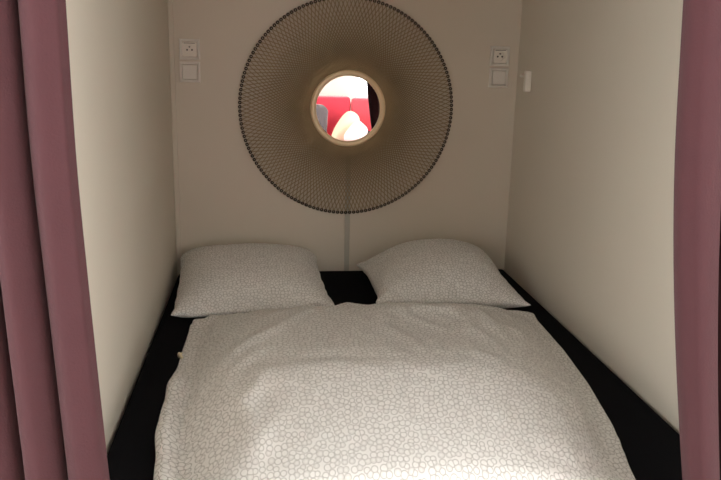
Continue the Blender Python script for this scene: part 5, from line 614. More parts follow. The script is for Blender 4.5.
-43,-43,-43,-44,-42,-43,-43,-44,-43,-43,-42,-45,-44,-44,-42,-45,-43,-45,-45,-43,-42,-43,-45,-45,-43,-44,-43,-43,-41,-44,-45,-45,-43,-42,-43,-44,-43,
-44,-44,-44,-43,-44,-44,-42,-44,-42,-35,-36,-18,-33,-14,2,4,5,5,6,1,3,2,3,2,1,2,2,5,5160,-48,-51,-43,-41,-46,-46,-43,-45,-43,-43,-44,-43,-43,-43,-44,
-42,-44,-43,-44,-42,-43,-43,-44,-43,-44,-44,-42,-45,-46,-43,-42,-43,-44,-47,-42,-43,-44,-43,-41,-44,-44,-44,-45,-44,-43,-44,-43,-43,-43,-44,-44,-43,
-43,-43,-44,-43,-42,-39,-21,-20,-32,-19,2,7,10,4,2,3,2,2,2,1,1,-1,2,3,5160,-61,-34,-42,-48,-42,-47,-47,-43,-43,-44,-43,-42,-44,-43,-44,-42,-44,-44,-43,
-42,-42,-44,-43,-44,-44,-42,-45,-45,-43,-43,-44,-43,-45,-44,-43,-44,-43,-43,-43,-40,-45,-45,-44,-44,-43,-44,-43,-44,-43,-44,-43,-44,-45,-43,-43,-44,
-41,-37,-26,-16,-22,-21,2,13,7,3,2,2,1,1,1,0,1,0,0,-1,5160,-48,-46,-45,-45,-47,-47,-43,-45,-42,-43,-43,-44,-43,-44,-43,-44,-43,-44,-42,-40,-44,-43,-43,
-44,-44,-43,-45,-43,-44,-44,-44,-44,-43,-45,-42,-44,-43,-40,-43,-44,-45,-45,-43,-44,-44,-43,-44,-43,-42,-45,-43,-46,-44,-44,-42,-44,-42,-35,-28,-20,
-11,-19,6,14,2,1,1,0,0,-1,0,-1,0,0,0,-1,5160,-48,-45,-45,-46,-49,-46,-44,-43,-45,-41,-43,-44,-43,-44,-43,-44,-43,-42,-41,-43,-43,-44,-43,-43,-44,-43,
-45,-44,-44,-43,-45,-44,-43,-43,-44,-43,-43,-41,-44,-43,-45,-44,-44,-43,-44,-43,-43,-43,-44,-44,-45,-44,-44,-44,-43,-44,-42,-35,-30,-18,-18,-7,17,0,-1,
0,0,-1,0,-1,-1,-1,-1,-1,-1,-2,5160,-54,-38,-47,-46,-48,-46,-44,-45,-40,-44,-44,-44,-43,-43,-44,-39,-44,-43,-43,-43,-43,-43,-44,-43,-44,-44,-44,-45,-43,
-44,-45,-43,-43,-43,-44,-43,-43,-43,-43,-43,-45,-44,-43,-43,-44,-43,-43,-43,-44,-45,-44,-44,-44,-44,-43,-44,-42,-37,-30,-19,-9,0,-6,-5,-5,-4,-3,-2,-2,
-1,1,-2,-1,-3,-2,-4,5160,-48,-45,-48,-45,-46,-45,-47,-41,-44,-43,-45,-43,-44,-43,-39,-44,-42,-43,-43,-44,-43,-44,-43,-43,-44,-44,-45,-44,-44,-43,-45,
-42,-44,-43,-44,-44,-43,-43,-42,-44,-44,-45,-43,-43,-43,-43,-43,-44,-44,-45,-43,-44,-44,-44,-44,-44,-41,-38,-29,-22,-10,1,-7,-6,-5,-6,-5,-6,-6,-5,-5,
-3,-4,-3,-4,-3,5160,-45,-49,-47,-44,-47,-46,-43,-46,-42,-44,-45,-43,-42,-39,-44,-43,-42,-44,-43,-44,-43,-43,-44,-44,-43,-45,-44,-45,-43,-43,-44,-43,
-43,-43,-45,-44,-43,-43,-44,-42,-44,-45,-44,-43,-43,-43,-44,-43,-44,-45,-43,-44,-44,-43,-44,-44,-42,-37,-32,-19,-11,-17,16,0,-1,-3,-4,-5,-6,-6,-5,-5,
-5,-5,-5,-4,5160,-43,-53,-45,-41,-47,-45,-48,-45,-43,-43,-44,-39,-43,-44,-42,-43,-44,-43,-44,-43,-43,-43,-44,-44,-43,-45,-44,-45,-43,-43,-44,-43,-42,
-43,-46,-44,-44,-44,-43,-43,-43,-44,-45,-43,-43,-43,-44,-43,-44,-44,-44,-44,-43,-43,-44,-44,-42,-37,-30,-28,-21,-11,14,8,3,0,0,-2,-3,-4,-4,-4,-5,-4,-4,
-4,5160,-46,-50,-43,-49,-45,-46,-39,-45,-44,-43,-42,-44,-42,-43,-44,-43,-44,-43,-44,-43,-44,-43,-43,-44,-43,-44,-45,-43,-44,-44,-43,-44,-43,-41,-48,
-45,-42,-44,-44,-43,-44,-44,-43,-43,-44,-44,-43,-44,-43,-44,-43,-44,-43,-44,-43,-44,-42,-38,-29,-22,-28,-8,-5,3,13,7,2,1,0,-1,-2,-4,-5,-4,-4,-4,5160,
-49,-43,-52,-45,-47,-37,-47,-46,-44,-43,-40,-41,-43,-44,-44,-43,-43,-44,-44,-43,-44,-43,-44,-43,-44,-43,-44,-44,-44,-44,-43,-43,-43,-43,-46,-46,-43,
-43,-44,-43,-44,-44,-43,-44,-43,-44,-43,-45,-42,-44,-43,-43,-44,-43,-44,-44,-43,-37,-32,-28,-5,-4,-7,-13,-6,5,12,4,4,2,0,0,-4,-4,-4,-5,5160,-39,-60,
-47,-46,-39,-46,-45,-46,-44,-38,-41,-43,-44,-43,-44,-43,-44,-44,-43,-43,-44,-44,-43,-44,-43,-44,-43,-43,-44,-44,-43,-44,-43,-43,-45,-46,-44,-43,-43,
-44,-44,-43,-44,-44,-43,-43,-44,-43,-45,-42,-44,-43,-43,-44,-44,-44,-42,-38,-30,-30,-12,3,-1,-6,-8,-14,1,6,6,8,-1,4,3,-1,-5,-4,5160,-55,-40,-47,-46,
-46,-44,-46,-45,-36,-43,-43,-42,-44,-45,-43,-43,-44,-44,-42,-44,-44,-44,-43,-44,-43,-44,-43,-44,-43,-43,-44,-43,-44,-43,-44,-46,-44,-44,-43,-44,-43,
-45,-44,-43,-43,-43,-44,-43,-43,-44,-44,-43,-43,-44,-44,-44,-42,-37,-36,-17,-15,-15,8,-3,-7,-13,-3,1,4,8,0,3,4,5,1,-5,5160,-48,-57,-39,-47,-43,-47,-45,
-36,-43,-42,-43,-44,-44,-44,-43,-43,-44,-44,-42,-44,-44,-43,-44,-44,-44,-43,-43,-44,-43,-43,-44,-43,-43,-42,-45,-47,-45,-44,-42,-44,-43,-44,-44,-44,
-43,-43,-44,-42,-44,-44,-43,-44,-43,-44,-44,-44,-42,-38,-30,-31,-19,-1,-3,-1,-2,-10,-5,2,2,2,4,7,1,2,3,2,5160,-61,-39,-48,-44,-44,-44,-37,-44,-42,-44,
-44,-43,-44,-44,-43,-44,-43,-43,-43,-44,-44,-44,-44,-43,-44,-43,-42,-44,-43,-44,-44,-44,-43,-43,-43,-46,-46,-44,-43,-43,-43,-44,-44,-43,-44,-43,-43,
-44,-43,-43,-45,-43,-44,-43,-44,-43,-42,-38,-34,-21,-27,-10,2,-7,-1,-1,8,1,0,-3,1,3,4,4,4,-2,5160,-54,-44,-46,-46,-38,-43,-45,-45,-43,-43,-44,-43,-43,
-44,-44,-43,-44,-43,-44,-44,-44,-44,-42,-44,-43,-43,-44,-42,-43,-45,-44,-44,-43,-43,-44,-46,-44,-44,-43,-43,-44,-44,-43,-44,-44,-43,-44,-43,-44,-44,
-43,-44,-43,-44,-44,-43,-41,-39,-33,-22,-27,-12,-2,7,-1,7,0,-1,-1,-1,-1,7,2,2,-1,-3,5160,-63,-34,-42,-43,-44,-45,-45,-44,-44,-44,-42,-43,-44,-44,-44,
-43,-44,-43,-44,-45,-44,-43,-44,-43,-43,-43,-43,-43,-43,-44,-44,-44,-43,-44,-43,-47,-45,-42,-43,-44,-43,-44,-44,-43,-44,-43,-44,-43,-44,-43,-44,-45,
-44,-42,-43,-44,-42,-38,-32,-28,-24,-1,-4,8,1,-5,1,1,-2,0,7,0,0,0,-2,-2,5160,-51,-47,-49,-39,-40,-45,-45,-44,-43,-44,-44,-43,-44,-43,-44,-43,-44,-43,
-43,-44,-45,-44,-43,-44,-43,-44,-42,-43,-44,-44,-44,-44,-43,-43,-44,-46,-45,-43,-42,-44,-43,-44,-44,-44,-43,-43,-44,-44,-43,-44,-44,-44,-43,-43,-44,
-43,-42,-38,-32,-24,-26,0,3,0,-5,1,1,-2,2,3,0,0,0,-2,-2,-2,5160,-44,-59,-41,-48,-35,-44,-44,-44,-44,-44,-44,-43,-45,-44,-42,-44,-43,-44,-42,-43,-46,
-45,-42,-44,-43,-44,-43,-42,-44,-45,-44,-44,-43,-44,-42,-45,-45,-44,-42,-44,-44,-44,-44,-43,-44,-43,-43,-44,-44,-44,-43,-44,-44,-43,-43,-43,-42,-38,
-32,-25,-20,-2,-1,-3,2,0,-2,2,1,0,0,-1,-2,-2,-1,-2,5160,-50,-44,-47,-45,-46,-38,-44,-44,-43,-46,-44,-44,-44,-43,-44,-43,-44,-43,-44,-43,-43,-45,-44,
-43,-43,-43,-44,-43,-43,-44,-45,-44,-43,-43,-43,-44,-44,-44,-44,-44,-44,-45,-44,-43,-43,-42,-44,-43,-45,-44,-43,-44,-44,-43,-43,-44,-41,-38,-33,-25,
-16,-6,-1,0,0,0,0,0,0,-1,-2,-3,-3,-3,-2,-3,5160,-41,-50,-49,-46,-45,-43,-38,-45,-44,-45,-44,-45,-44,-43,-44,-43,-44,-43,-44,-44,-43,-44,-43,-44,-43,
-43,-44,-43,-43,-44,-45,-44,-43,-44,-42,-45,-44,-44,-43,-44,-44,-44,-43,-44,-43,-43,-43,-44,-46,-43,-44,-43,-44,-43,-43,-44,-42,-38,-32,-25,-17,-6,-1,
-1,-1,-1,-1,-2,-3,-4,-5,-4,-4,-4,-3,-2,5160,-35,-58,-48,-46,-40,-44,-42,-44,-44,-45,-45,-44,-44,-43,-44,-42,-44,-43,-44,-44,-44,-44,-43,-44,-43,-43,
-44,-43,-42,-45,-44,-44,-44,-43,-43,-45,-44,-44,-43,-44,-43,-44,-44,-43,-44,-43,-44,-44,-45,-43,-44,-43,-44,-43,-44,-43,-42,-37,-34,-25,-16,-13,-4,-3,
-2,-2,-2,-2,-2,-2,-2,-1,-1,0,3,-3,5160,-42,-48,-53,-41,-46,-44,-44,-43,-42,-45,-44,-44,-44,-43,-42,-44,-43,-44,-43,-45,-43,-43,-44,-43,-44,-43,-43,-43,
-43,-45,-45,-43,-44,-43,-43,-44,-45,-44,-43,-44,-43,-44,-44,-43,-43,-44,-45,-44,-44,-43,-44,-43,-44,-43,-43,-44,-42,-38,-33,-25,-17,-17,8,1,0,-1,-2,-1,
-2,-1,-2,-3,-3,-4,2,-3,5160,-41,-53,-46,-45,-44,-44,-44,-39,-48,-44,-45,-43,-43,-43,-44,-44,-43,-43,-44,-44,-45,-43,-42,-43,-43,-43,-44,-43,-44,-44,
-44,-44,-43,-44,-43,-44,-46,-44,-43,-43,-43,-42,-45,-43,-44,-44,-44,-44,-45,-43,-44,-43,-44,-43,-43,-44,-42,-38,-33,-28,-23,-8,2,6,-6,2,2,-1,-2,-2,-2,
3,-1,-1,-2,-4,5160,-56,-54,-30,-45,-43,-43,-43,-45,-43,-45,-45,-43,-43,-44,-44,-44,-43,-43,-44,-44,-44,-44,-44,-43,-42,-42,-43,-44,-44,-43,-44,-44,-44,
-43,-44,-43,-47,-45,-41,-43,-44,-43,-44,-43,-44,-44,-43,-45,-45,-44,-43,-43,-44,-43,-44,-43,-42,-38,-33,-25,-28,2,-1,-8,1,3,-3,-3,-1,0,0,3,4,-2,-2,-2,
5160,-48,-50,-49,-43,-44,-41,-37,-45,-47,-45,-45,-42,-43,-44,-44,-45,-41,-44,-43,-44,-43,-44,-44,-43,-43,-43,-44,-44,-43,-43,-43,-44,-44,-43,-43,-44,
-47,-44,-42,-44,-42,-44,-43,-43,-44,-45,-43,-45,-45,-44,-43,-43,-44,-43,-44,-43,-42,-39,-31,-31,-21,-5,-6,5,-3,-7,-1,1,2,1,2,2,4,-2,-2,-2,5160,-55,-41,
-48,-47,-41,-44,-43,-38,-46,-45,-45,-44,-43,-44,-44,-43,-42,-44,-43,-43,-44,-43,-45,-43,-43,-43,-43,-44,-44,-43,-44,-44,-43,-43,-43,-43,-47,-45,-43,
-43,-43,-43,-43,-44,-43,-45,-43,-45,-45,-44,-43,-43,-44,-43,-43,-44,-42,-38,-37,-30,-7,-9,-7,-14,0,3,7,1,2,1,1,0,-2,-2,-3,-2,5160,-47,-47,-46,-46,-44,
-44,-43,-47,-40,-46,-45,-43,-44,-42,-44,-44,-42,-44,-43,-42,-44,-43,-44,-44,-43,-43,-43,-43,-44,-44,-44,-44,-43,-43,-43,-43,-46,-45,-43,-44,-42,-44,
-43,-43,-43,-45,-44,-44,-44,-45,-44,-43,-44,-43,-43,-44,-42,-39,-32,-26,-30,-10,-4,5,5,3,2,0,-1,-2,-2,-3,-3,-3,-3,-4,5160,-44,-55,-46,-41,-48,-44,-44,
-46,-40,-45,-42,-43,-42,-44,-44,-43,-44,-43,-43,-42,-44,-43,-44,-44,-43,-44,-43,-44,-44,-43,-44,-43,-43,-43,-44,-43,-44,-45,-44,-43,-43,-43,-43,-43,
-44,-44,-45,-43,-44,-44,-45,-45,-42,-44,-43,-44,-42,-38,-33,-30,-26,-13,6,1,-1,-4,6,-4,-4,-5,-6,-3,-3,-4,-3,-3,5160,-50,-42,-47,-47,-48,-43,-47,-42,
-45,-43,-41,-43,-42,-44,-43,-44,-43,-44,-43,-42,-43,-45,-44,-43,-44,-43,-44,-43,-44,-43,-44,-43,-43,-43,-44,-44,-43,-45,-43,-44,-43,-43,-44,-43,-44,
-43,-44,-44,-44,-44,-44,-44,-44,-43,-44,-44,-41,-39,-34,-24,-21,-22,-6,-3,0,1,5,-12,-7,-5,-4,-4,-4,-3,-4,-3,5160,-41,-49,-51,-48,-42,-46,-45,-44,-45,
-43,-41,-43,-41,-44,-44,-43,-44,-43,-44,-43,-42,-45,-43,-44,-43,-44,-44,-44,-43,-43,-43,-44,-43,-43,-43,-45,-44,-43,-44,-43,-44,-43,-43,-43,-44,-44,
-43,-44,-44,-44,-44,-44,-44,-44,-43,-44,-43,-38,-33,-25,-23,-15,2,-9,-4,-4,-3,0,1,4,-4,-5,-2,-2,-3,-2,5160,-48,-53,-36,-51,-45,-42,-44,-45,-45,-44,-44,
-41,-41,-44,-43,-44,-44,-43,-43,-44,-43,-44,-43,-44,-43,-43,-44,-44,-42,-44,-44,-45,-42,-43,-44,-44,-43,-44,-44,-43,-44,-43,-43,-43,-44,-43,-43,-43,
-45,-44,-44,-44,-44,-43,-44,-44,-43,-39,-33,-26,-19,-2,-2,-2,-1,-1,0,-1,-1,-1,-3,-6,-1,-2,-2,-2,5160,-51,-44,-48,-40,-50,-45,-43,-46,-41,-42,-44,-43,
-43,-42,-44,-43,-43,-44,-44,-43,-44,-44,-43,-44,-43,-43,-43,-44,-42,-45,-42,-44,-43,-44,-44,-44,-44,-44,-43,-44,-44,-42,-44,-43,-43,-44,-43,-44,-44,
-44,-43,-45,-43,-43,-44,-45,-42,-39,-33,-24,-17,-6,-1,0,0,0,0,-1,-3,1,3,0,-1,-2,-1,-1,5160,-41,-53,-47,-41,-46,-45,-43,-47,-46,-40,-44,-43,-43,-43,-44,
-42,-44,-44,-44,-43,-45,-43,-44,-43,-43,-43,-44,-43,-44,-42,-45,-44,-42,-42,-44,-45,-44,-43,-44,-44,-43,-43,-43,-44,-43,-44,-43,-44,-44,-44,-43,-44,
-43,-43,-44,-45,-42,-40,-31,-25,-16,-20,12,1,0,-2,-1,3,0,0,-2,-2,-2,-1,-2,-1,5160,-42,-51,-42,-49,-46,-44,-43,-42,-45,-43,-44,-44,-43,-43,-44,-43,-43,
-43,-45,-44,-44,-44,-43,-44,-43,-44,-43,-43,-44,-44,-43,-44,-44,-41,-43,-45,-44,-43,-44,-43,-43,-44,-43,-44,-43,-43,-42,-44,-44,-45,-43,-44,-44,-43,
-44,-44,-42,-38,-37,-19,-24,-27,6,13,5,3,1,-6,-3,-2,-1,-2,-2,-2,-1,-2,5160,-44,-54,-44,-39,-47,-43,-45,-42,-44,-44,-42,-45,-44,-44,-44,-43,-43,-44,-44,
-45,-44,-42,-44,-43,-44,-43,-44,-44,-43,-44,-43,-44,-41,-44,-43,-44,-44,-44,-43,-44,-43,-43,-44,-43,-44,-43,-44,-43,-44,-44,-43,-44,-43,-44,-44,-43,
-42,-40,-31,-38,-29,-19,2,7,9,8,7,6,1,1,0,0,-1,-1,0,-1,5160,-52,-44,-46,-46,-40,-47,-44,-43,-38,-43,-44,-47,-43,-43,-44,-43,-44,-44,-44,-45,-43,-44,
-43,-43,-43,-44,-43,-44,-43,-44,-43,-43,-43,-44,-43,-44,-43,-44,-44,-44,-43,-44,-44,-43,-43,-43,-43,-44,-44,-44,-43,-44,-43,-43,-44,-43,-43,-38,-38,
-35,-32,-18,-2,1,3,5,7,9,7,6,6,3,2,1,0,0,5160,-43,-51,-49,-44,-48,-39,-44,-43,-43,-38,-45,-45,-44,-44,-43,-44,-44,-44,-44,-45,-43,-43,-43,-44,-44,-44,
-43,-43,-44,-43,-43,-43,-43,-43,-43,-45,-43,-44,-43,-44,-43,-44,-43,-44,-43,-43,-44,-43,-45,-44,-43,-44,-43,-43,-43,-44,-42,-39,-30,-33,-38,-22,-2,-1,
-1,0,2,3,6,6,9,8,7,6,5,3,5160,-40,-54,-51,-45,-46,-38,-44,-42,-43,-42,-44,-43,-44,-43,-44,-43,-44,-44,-46,-44,-43,-44,-42,-43,-44,-44,-43,-43,-44,-43,
-43,-44,-42,-43,-44,-43,-44,-44,-44,-43,-44,-43,-44,-44,-43,-44,-43,-43,-44,-45,-44,-42,-44,-42,-43,-44,-43,-37,-32,-23,-34,-29,-7,-1,-2,-1,-1,0,1,2,3,
5,6,8,8,7,5160,-52,-40,-52,-47,-42,-46,-38,-42,-44,-42,-44,-44,-43,-44,-43,-43,-44,-45,-44,-43,-43,-44,-44,-43,-43,-44,-43,-44,-43,-42,-43,-44,-43,-44,
-43,-44,-43,-45,-43,-44,-43,-43,-44,-44,-43,-44,-43,-43,-45,-45,-44,-42,-42,-43,-43,-44,-43,-38,-33,-17,-37,-25,-8,-1,-1,-2,-2,-1,-1,0,-1,1,0,2,3,4,
5160,-47,-55,-39,-48,-46,-44,-38,-43,-42,-43,-43,-44,-44,-43,-43,-44,-44,-44,-43,-44,-43,-44,-43,-44,-44,-43,-42,-43,-44,-43,-44,-43,-43,-44,-44,-43,
-43,-45,-43,-44,-43,-44,-43,-45,-42,-44,-44,-43,-44,-45,-43,-42,-44,-41,-45,-44,-42,-38,-35,-12,-36,-25,-1,-2,-2,-2,-3,-3,-1,-1,0,0,1,1,2,2,5160,-46,
-56,-40,-47,-46,-44,-37,-44,-41,-43,-44,-43,-44,-43,-43,-44,-45,-43,-43,-43,-44,-43,-43,-43,-44,-44,-43,-44,-43,-43,-44,-43,-45,-44,-43,-43,-42,-44,
-44,-44,-42,-44,-44,-45,-43,-44,-44,-43,-43,-45,-42,-44,-43,-43,-42,-44,-43,-36,-37,-25,-11,-29,-2,-2,-2,-2,-3,-3,-2,0,0,1,1,3,2,2,5160,-56,-37,-48,
-47,-41,-44,-42,-44,-43,-41,-44,-43,-44,-43,-44,-43,-44,-44,-43,-43,-43,-43,-44,-43,-44,-43,-45,-43,-44,-43,-43,-44,-44,-44,-43,-42,-44,-44,-43,-43,
-43,-43,-44,-46,-43,-43,-44,-44,-44,-43,-44,-43,-38,-46,-44,-43,-42,-36,-33,-11,-34,-18,-2,-2,-1,-1,-1,1,3,-4,-2,-2,0,0,5,0,5160,-56,-33,-50,-44,-44,
-44,-44,-43,-43,-42,-43,-43,-44,-43,-44,-43,-44,-43,-44,-43,-44,-43,-43,-43,-44,-44,-44,-44,-43,-43,-44,-43,-44,-44,-42,-43,-44,-43,-43,-44,-42,-44,
-44,-45,-44,-43,-45,-43,-43,-43,-45,-43,-38,-45,-44,-44,-38,-38,-27,-20,-7,-24,-1,0,1,1,-3,-1,-1,3,-4,-4,-5,0,-3,2,5160,-51,-49,-35,-47,-45,-44,-43,
-43,-42,-43,-43,-44,-42,-44,-44,-43,-44,-43,-44,-43,-43,-44,-43,-44,-44,-43,-44,-44,-43,-44,-43,-44,-44,-43,-43,-42,-44,-43,-43,-44,-43,-44,-43,-42,
-46,-44,-45,-43,-43,-43,-43,-44,-41,-42,-44,-45,-33,-38,-22,-22,1,-16,6,0,0,-1,-3,-2,-3,-10,0,-2,-3,-3,-6,-1,5160,-56,-43,-36,-46,-45,-43,-43,-42,-43,
-43,-44,-43,-44,-44,-43,-43,-44,-43,-44,-43,-44,-43,-44,-44,-43,-44,-43,-44,-43,-44,-43,-44,-43,-44,-44,-42,-44,-43,-42,-44,-43,-44,-43,-44,-44,-44,
-43,-44,-43,-43,-43,-42,-45,-43,-42,-43,-34,-33,-30,-5,-6,0,-4,-5,-10,11,-3,-4,-1,-8,-1,-2,-3,-3,-4,-4,5160,-58,-36,-41,-45,-44,-43,-44,-41,-43,-44,
-43,-45,-43,-43,-44,-43,-44,-43,-43,-44,-44,-43,-44,-44,-43,-44,-43,-44,-43,-44,-43,-44,-43,-44,-44,-43,-42,-42,-44,-44,-42,-43,-42,-43,-45,-45,-44,
-43,-43,-44,-44,-44,-40,-44,-44,-41,-23,-27,-37,-25,-12,-4,1,3,7,8,-5,0,-2,-7,1,-3,-4,-4,-5,-4,5160,-57,-41,-41,-39,-42,-44,-43,-43,-44,-44,-44,-44,
-42,-43,-44,-44,-43,-44,-43,-43,-44,-44,-43,-44,-43,-44,-43,-44,-43,-44,-44,-43,-44,-44,-43,-44,-42,-42,-43,-43,-43,-44,-43,-44,-45,-45,-43,-43,-43,
-45,-44,-44,-42,-40,-45,-18,-28,-28,-24,-42,-22,-2,18,3,1,-1,-1,-2,-1,-3,-4,-3,-6,-6,-3,0,5160,-49,-41,-43,-44,-42,-44,-43,-44,-44,-46,-42,-44,-41,-43,
-44,-42,-44,-44,-43,-44,-42,-45,-44,-44,-43,-44,-44,-43,-45,-42,-44,-43,-43,-44,-44,-43,-44,-44,-44,-43,-44,-43,-44,-44,-45,-43,-42,-43,-44,-44,-44,
-43,-43,-38,-39,-38,-41,-20,11,-14,-36,-10,-2,-3,-1,-1,-1,-1,-2,-1,-2,2,-6,-1,0,-1,5160,-53,-44,-32,-44,-43,-44,-44,-43,-45,-43,-44,-43,-44,-44,-43,
-43,-44,-44,-43,-44,-43,-44,-44,-43,-44,-43,-44,-43,-44,-44,-43,-43,-44,-44,-43,-44,-43,-44,-44,-43,-44,-43,-43,-43,-44,-43,-42,-44,-44,-44,-44,-44,
-42,-43,-43,-41,-31,0,-11,-29,-11,-4,-2,-3,-2,-2,-1,-2,-3,-3,-2,-2,0,0,-1,-2,5160,-58,-30,-40,-42,-43,-44,-45,-43,-44,-44,-44,-44,-44,-44,-44,-43,-44,
-43,-44,-43,-44,-43,-44,-44,-43,-44,-43,-44,-43,-44,-43,-44,-44,-43,-44,-43,-44,-43,-44,-43,-44,-44,-43,-42,-42,-44,-42,-43,-44,-45,-44,-43,-44,-44,
-43,-44,-29,1,-21,-10,-7,-23,28,-2,-2,-2,-3,-3,-3,-2,-3,-3,-2,-2,-2,-1,1024,-4,0,0,27,-15,-9,-3,1,-1,0,0,0,0,0,0,0,0,0,0,0,0,0,5,-5,2,-1,-1,0,0,0,0,0,
0,0,0,0,0,0,0,0,0,0,0,0,0,11,-11,0,0,0,0,0,1,-1,1,-5,-37,-41,-41,-40,-39,-34,-42,-40,-46,-46,-39,-40,-42,-41,-42,-42,-42,-44,-45,-37,1024,8,-10,30,-8,
-11,-13,1,0,10,0,-2,-1,-3,-2,4,1,0,0,0,-5,-1,4,-2,1,-5,0,2,3,3,4,-6,-2,-3,-1,0,0,0,0,0,5,-5,0,0,1,4,-5,2,-1,-1,2,4,-6,4,-4,10,-10,-26,-41,-41,-38,-40,
-34,-45,-45,-46,-42,-42,-45,-45,-44,-43,-42,-43,-45,-35,-36,1024,14,0,17,-28,-6,4,2,3,-10,0,1,0,4,1,-2,-4,1,-1,2,3,1,-3,5,-3,6,4,5,4,0,-4,-4,-4,-3,-3,
-3,1,2,3,0,-7,7,-4,-1,-1,0,5,-3,0,6,-2,-9,2,3,16,-21,-1,-14,-41,-39,-34,-40,-35,-47,-47,-45,-43,-45,-48,-43,-42,-45,-47,-44,-43,-37,-37,1024,49,-6,-29,
-4,1,0,0,-4,-3,0,4,4,2,0,-4,-3,1,1,-1,3,2,6,4,-3,-7,-1,-14,-2,0,3,3,1,0,-2,-1,1,0,-3,-2,4,6,2,2,-4,-8,2,7,2,-7,-6,1,14,19,-18,-16,0,-2,-41,-38,-37,-38,
-37,-49,-48,-46,-45,-45,-47,-38,-41,-44,-47,-45,-44,-45,-41,1024,51,-24,1,10,7,6,1,-5,-5,1,3,3,-1,-3,-1,0,1,3,5,4,6,4,2,0,-2,-4,-4,-1,6,8,4,1,-1,-2,-3,
-3,1,-2,-2,-4,-6,-2,-4,-9,-3,-7,-2,-2,9,-10,15,11,7,-24,-16,13,-38,-30,-25,-37,-39,-34,-48,-49,-48,-45,-45,-42,-40,-41,-43,-45,-47,-46,-48,-49,1024,49,
-18,12,10,3,12,-5,2,1,3,0,1,0,1,0,-1,2,0,8,6,4,0,-3,3,2,-1,-1,-1,1,3,-1,2,-1,-2,-2,-2,-2,-1,-3,-3,-5,-2,-1,0,-7,-4,-2,2,-10,5,1,20,4,-12,-27,-10,0,-28,
-38,-38,-38,-25,-44,-46,-45,-44,-44,-45,-43,-40,-40,-43,-46,-49,-50,-51,1024,49,-9,14,9,14,-1,5,3,4,3,0,1,2,2,-1,7,2,-5,-2,3,6,-2,2,5,5,5,4,2,8,3,-15,
-8,5,13,1,-10,-1,0,0,-3,-6,-9,-7,-4,-2,-5,0,-1,-9,-4,-2,18,-6,8,-22,0,-17,-27,-38,-37,-34,-21,-47,-46,-43,-43,-45,-48,-46,-41,-38,-40,-46,-49,-52,-51,
1024,47,0,16,19,5,4,4,6,5,2,1,3,2,-1,12,3,0,-5,-5,2,2,3,2,7,9,10,7,-2,5,-2,-9,-6,15,9,-5,-1,-11,-7,6,-1,-6,-9,-9,-6,-4,-4,-5,-4,1,-7,-4,-1,12,-11,8,
-12,-22,-20,-36,-38,-22,-31,-49,-47,-41,-42,-45,-50,-38,-44,-47,-38,-45,-49,-45,-44,1024,48,20,15,-1,10,9,11,6,0,4,2,3,1,11,-6,6,-6,1,2,3,3,4,6,11,14,
12,-1,-10,-1,-1,6,5,4,2,2,2,-2,-8,-12,-5,-8,-9,-6,-4,-4,-5,-3,-4,-5,2,-11,-2,9,-11,-1,0,-19,-19,-34,-28,-29,-37,-47,-46,-44,-41,-44,-49,-37,-42,-48,
-42,-43,-48,-40,-43,1024,34,37,4,17,9,17,3,3,14,6,1,-4,9,-8,1,2,5,12,5,4,4,4,1,16,13,2,-13,-8,1,9,7,-5,-7,-3,2,2,3,12,5,-4,-8,-14,-18,-9,-6,-5,-5,-3,
-1,-4,2,-9,0,5,-5,-9,-16,-14,-30,-32,-35,-37,-48,-45,-43,-43,-43,-47,-40,-40,-46,-43,-41,-44,-48,-42,1024,46,14,20,16,21,2,9,15,0,11,6,-1,-8,3,1,13,7,
1,-4,3,10,15,10,6,3,-12,-6,4,9,7,-5,-13,-2,10,-5,2,3,0,6,14,-4,-10,-13,-11,-10,-6,-6,-5,-5,-2,0,-1,-4,-3,-12,-5,-14,-27,-23,-40,-28,-33,-45,-46,-46,
-44,-43,-43,-44,-40,-43,-42,-38,-41,-45,-47,1024,43,21,22,27,2,14,16,6,-3,10,-2,3,9,-1,2,13,-5,-3,7,8,12,14,8,-4,-9,0,8,7,5,-5,-13,-4,5,6,16,-7,0,-1,
12,-1,-10,-14,1,-2,-4,-5,-4,-5,-6,-5,-5,-7,-9,-9,-7,-5,-14,-21,-38,-38,-29,-29,-43,-46,-47,-45,-43,-42,-42,-41,-42,-42,-36,-38,-42,-46,1024,41,44,21,4,
18,14,2,11,6,-1,7,10,6,3,1,-7,0,7,10,14,16,8,-4,-12,-5,9,6,2,-3,-8,-1,5,1,16,12,3,-1,-5,-8,-20,-6,-5,-2,-3,-2,-2,-2,6,-4,-8,-11,-10,-8,-2,-9,-4,-14,
-24,-35,-40,-37,-27,-41,-45,-46,-39,-42,-45,-43,-41,-41,-43,-37,-36,-42,-45,1024,60,36,8,16,5,12,16,1,15,10,8,2,0,-1,-4,1,5,9,14,18,2,-6,-10,1,5,4,6,
-5,-4,0,8,-2,9,7,16,0,-3,-17,-10,-8,-5,-4,-3,-3,-1,2,0,-3,-11,-7,-10,-7,-5,3,-8,-4,-15,-25,-34,-38,-42,-31,-45,-40,-38,-40,-42,-45,-43,-41,-42,-43,-41,
-37,-41,-45,1024,57,38,12,5,17,15,7,12,5,18,-9,2,2,3,3,3,11,13,17,-3,-9,-6,9,3,2,3,-2,4,2,-4,9,7,-3,12,10,-6,2,-14,-2,-13,-6,-3,-5,-4,1,-1,-5,-8,-7,-4,
-10,-2,-6,2,-5,-5,-14,-25,-33,-40,-39,-35,-42,-42,-41,-41,-44,-43,-42,-42,-42,-44,-39,-38,-41,-43,1024,44,45,7,21,18,9,11,8,20,-8,5,4,3,2,3,18,12,8,-7,
-8,-3,7,-1,2,4,9,-4,3,3,5,-3,13,1,6,6,5,-10,3,-8,-15,-1,-10,-2,-6,0,-5,-9,-6,-1,-7,-5,-5,-3,0,-4,-4,-14,-25,-32,-40,-43,-37,-42,-43,-44,-44,-44,-41,
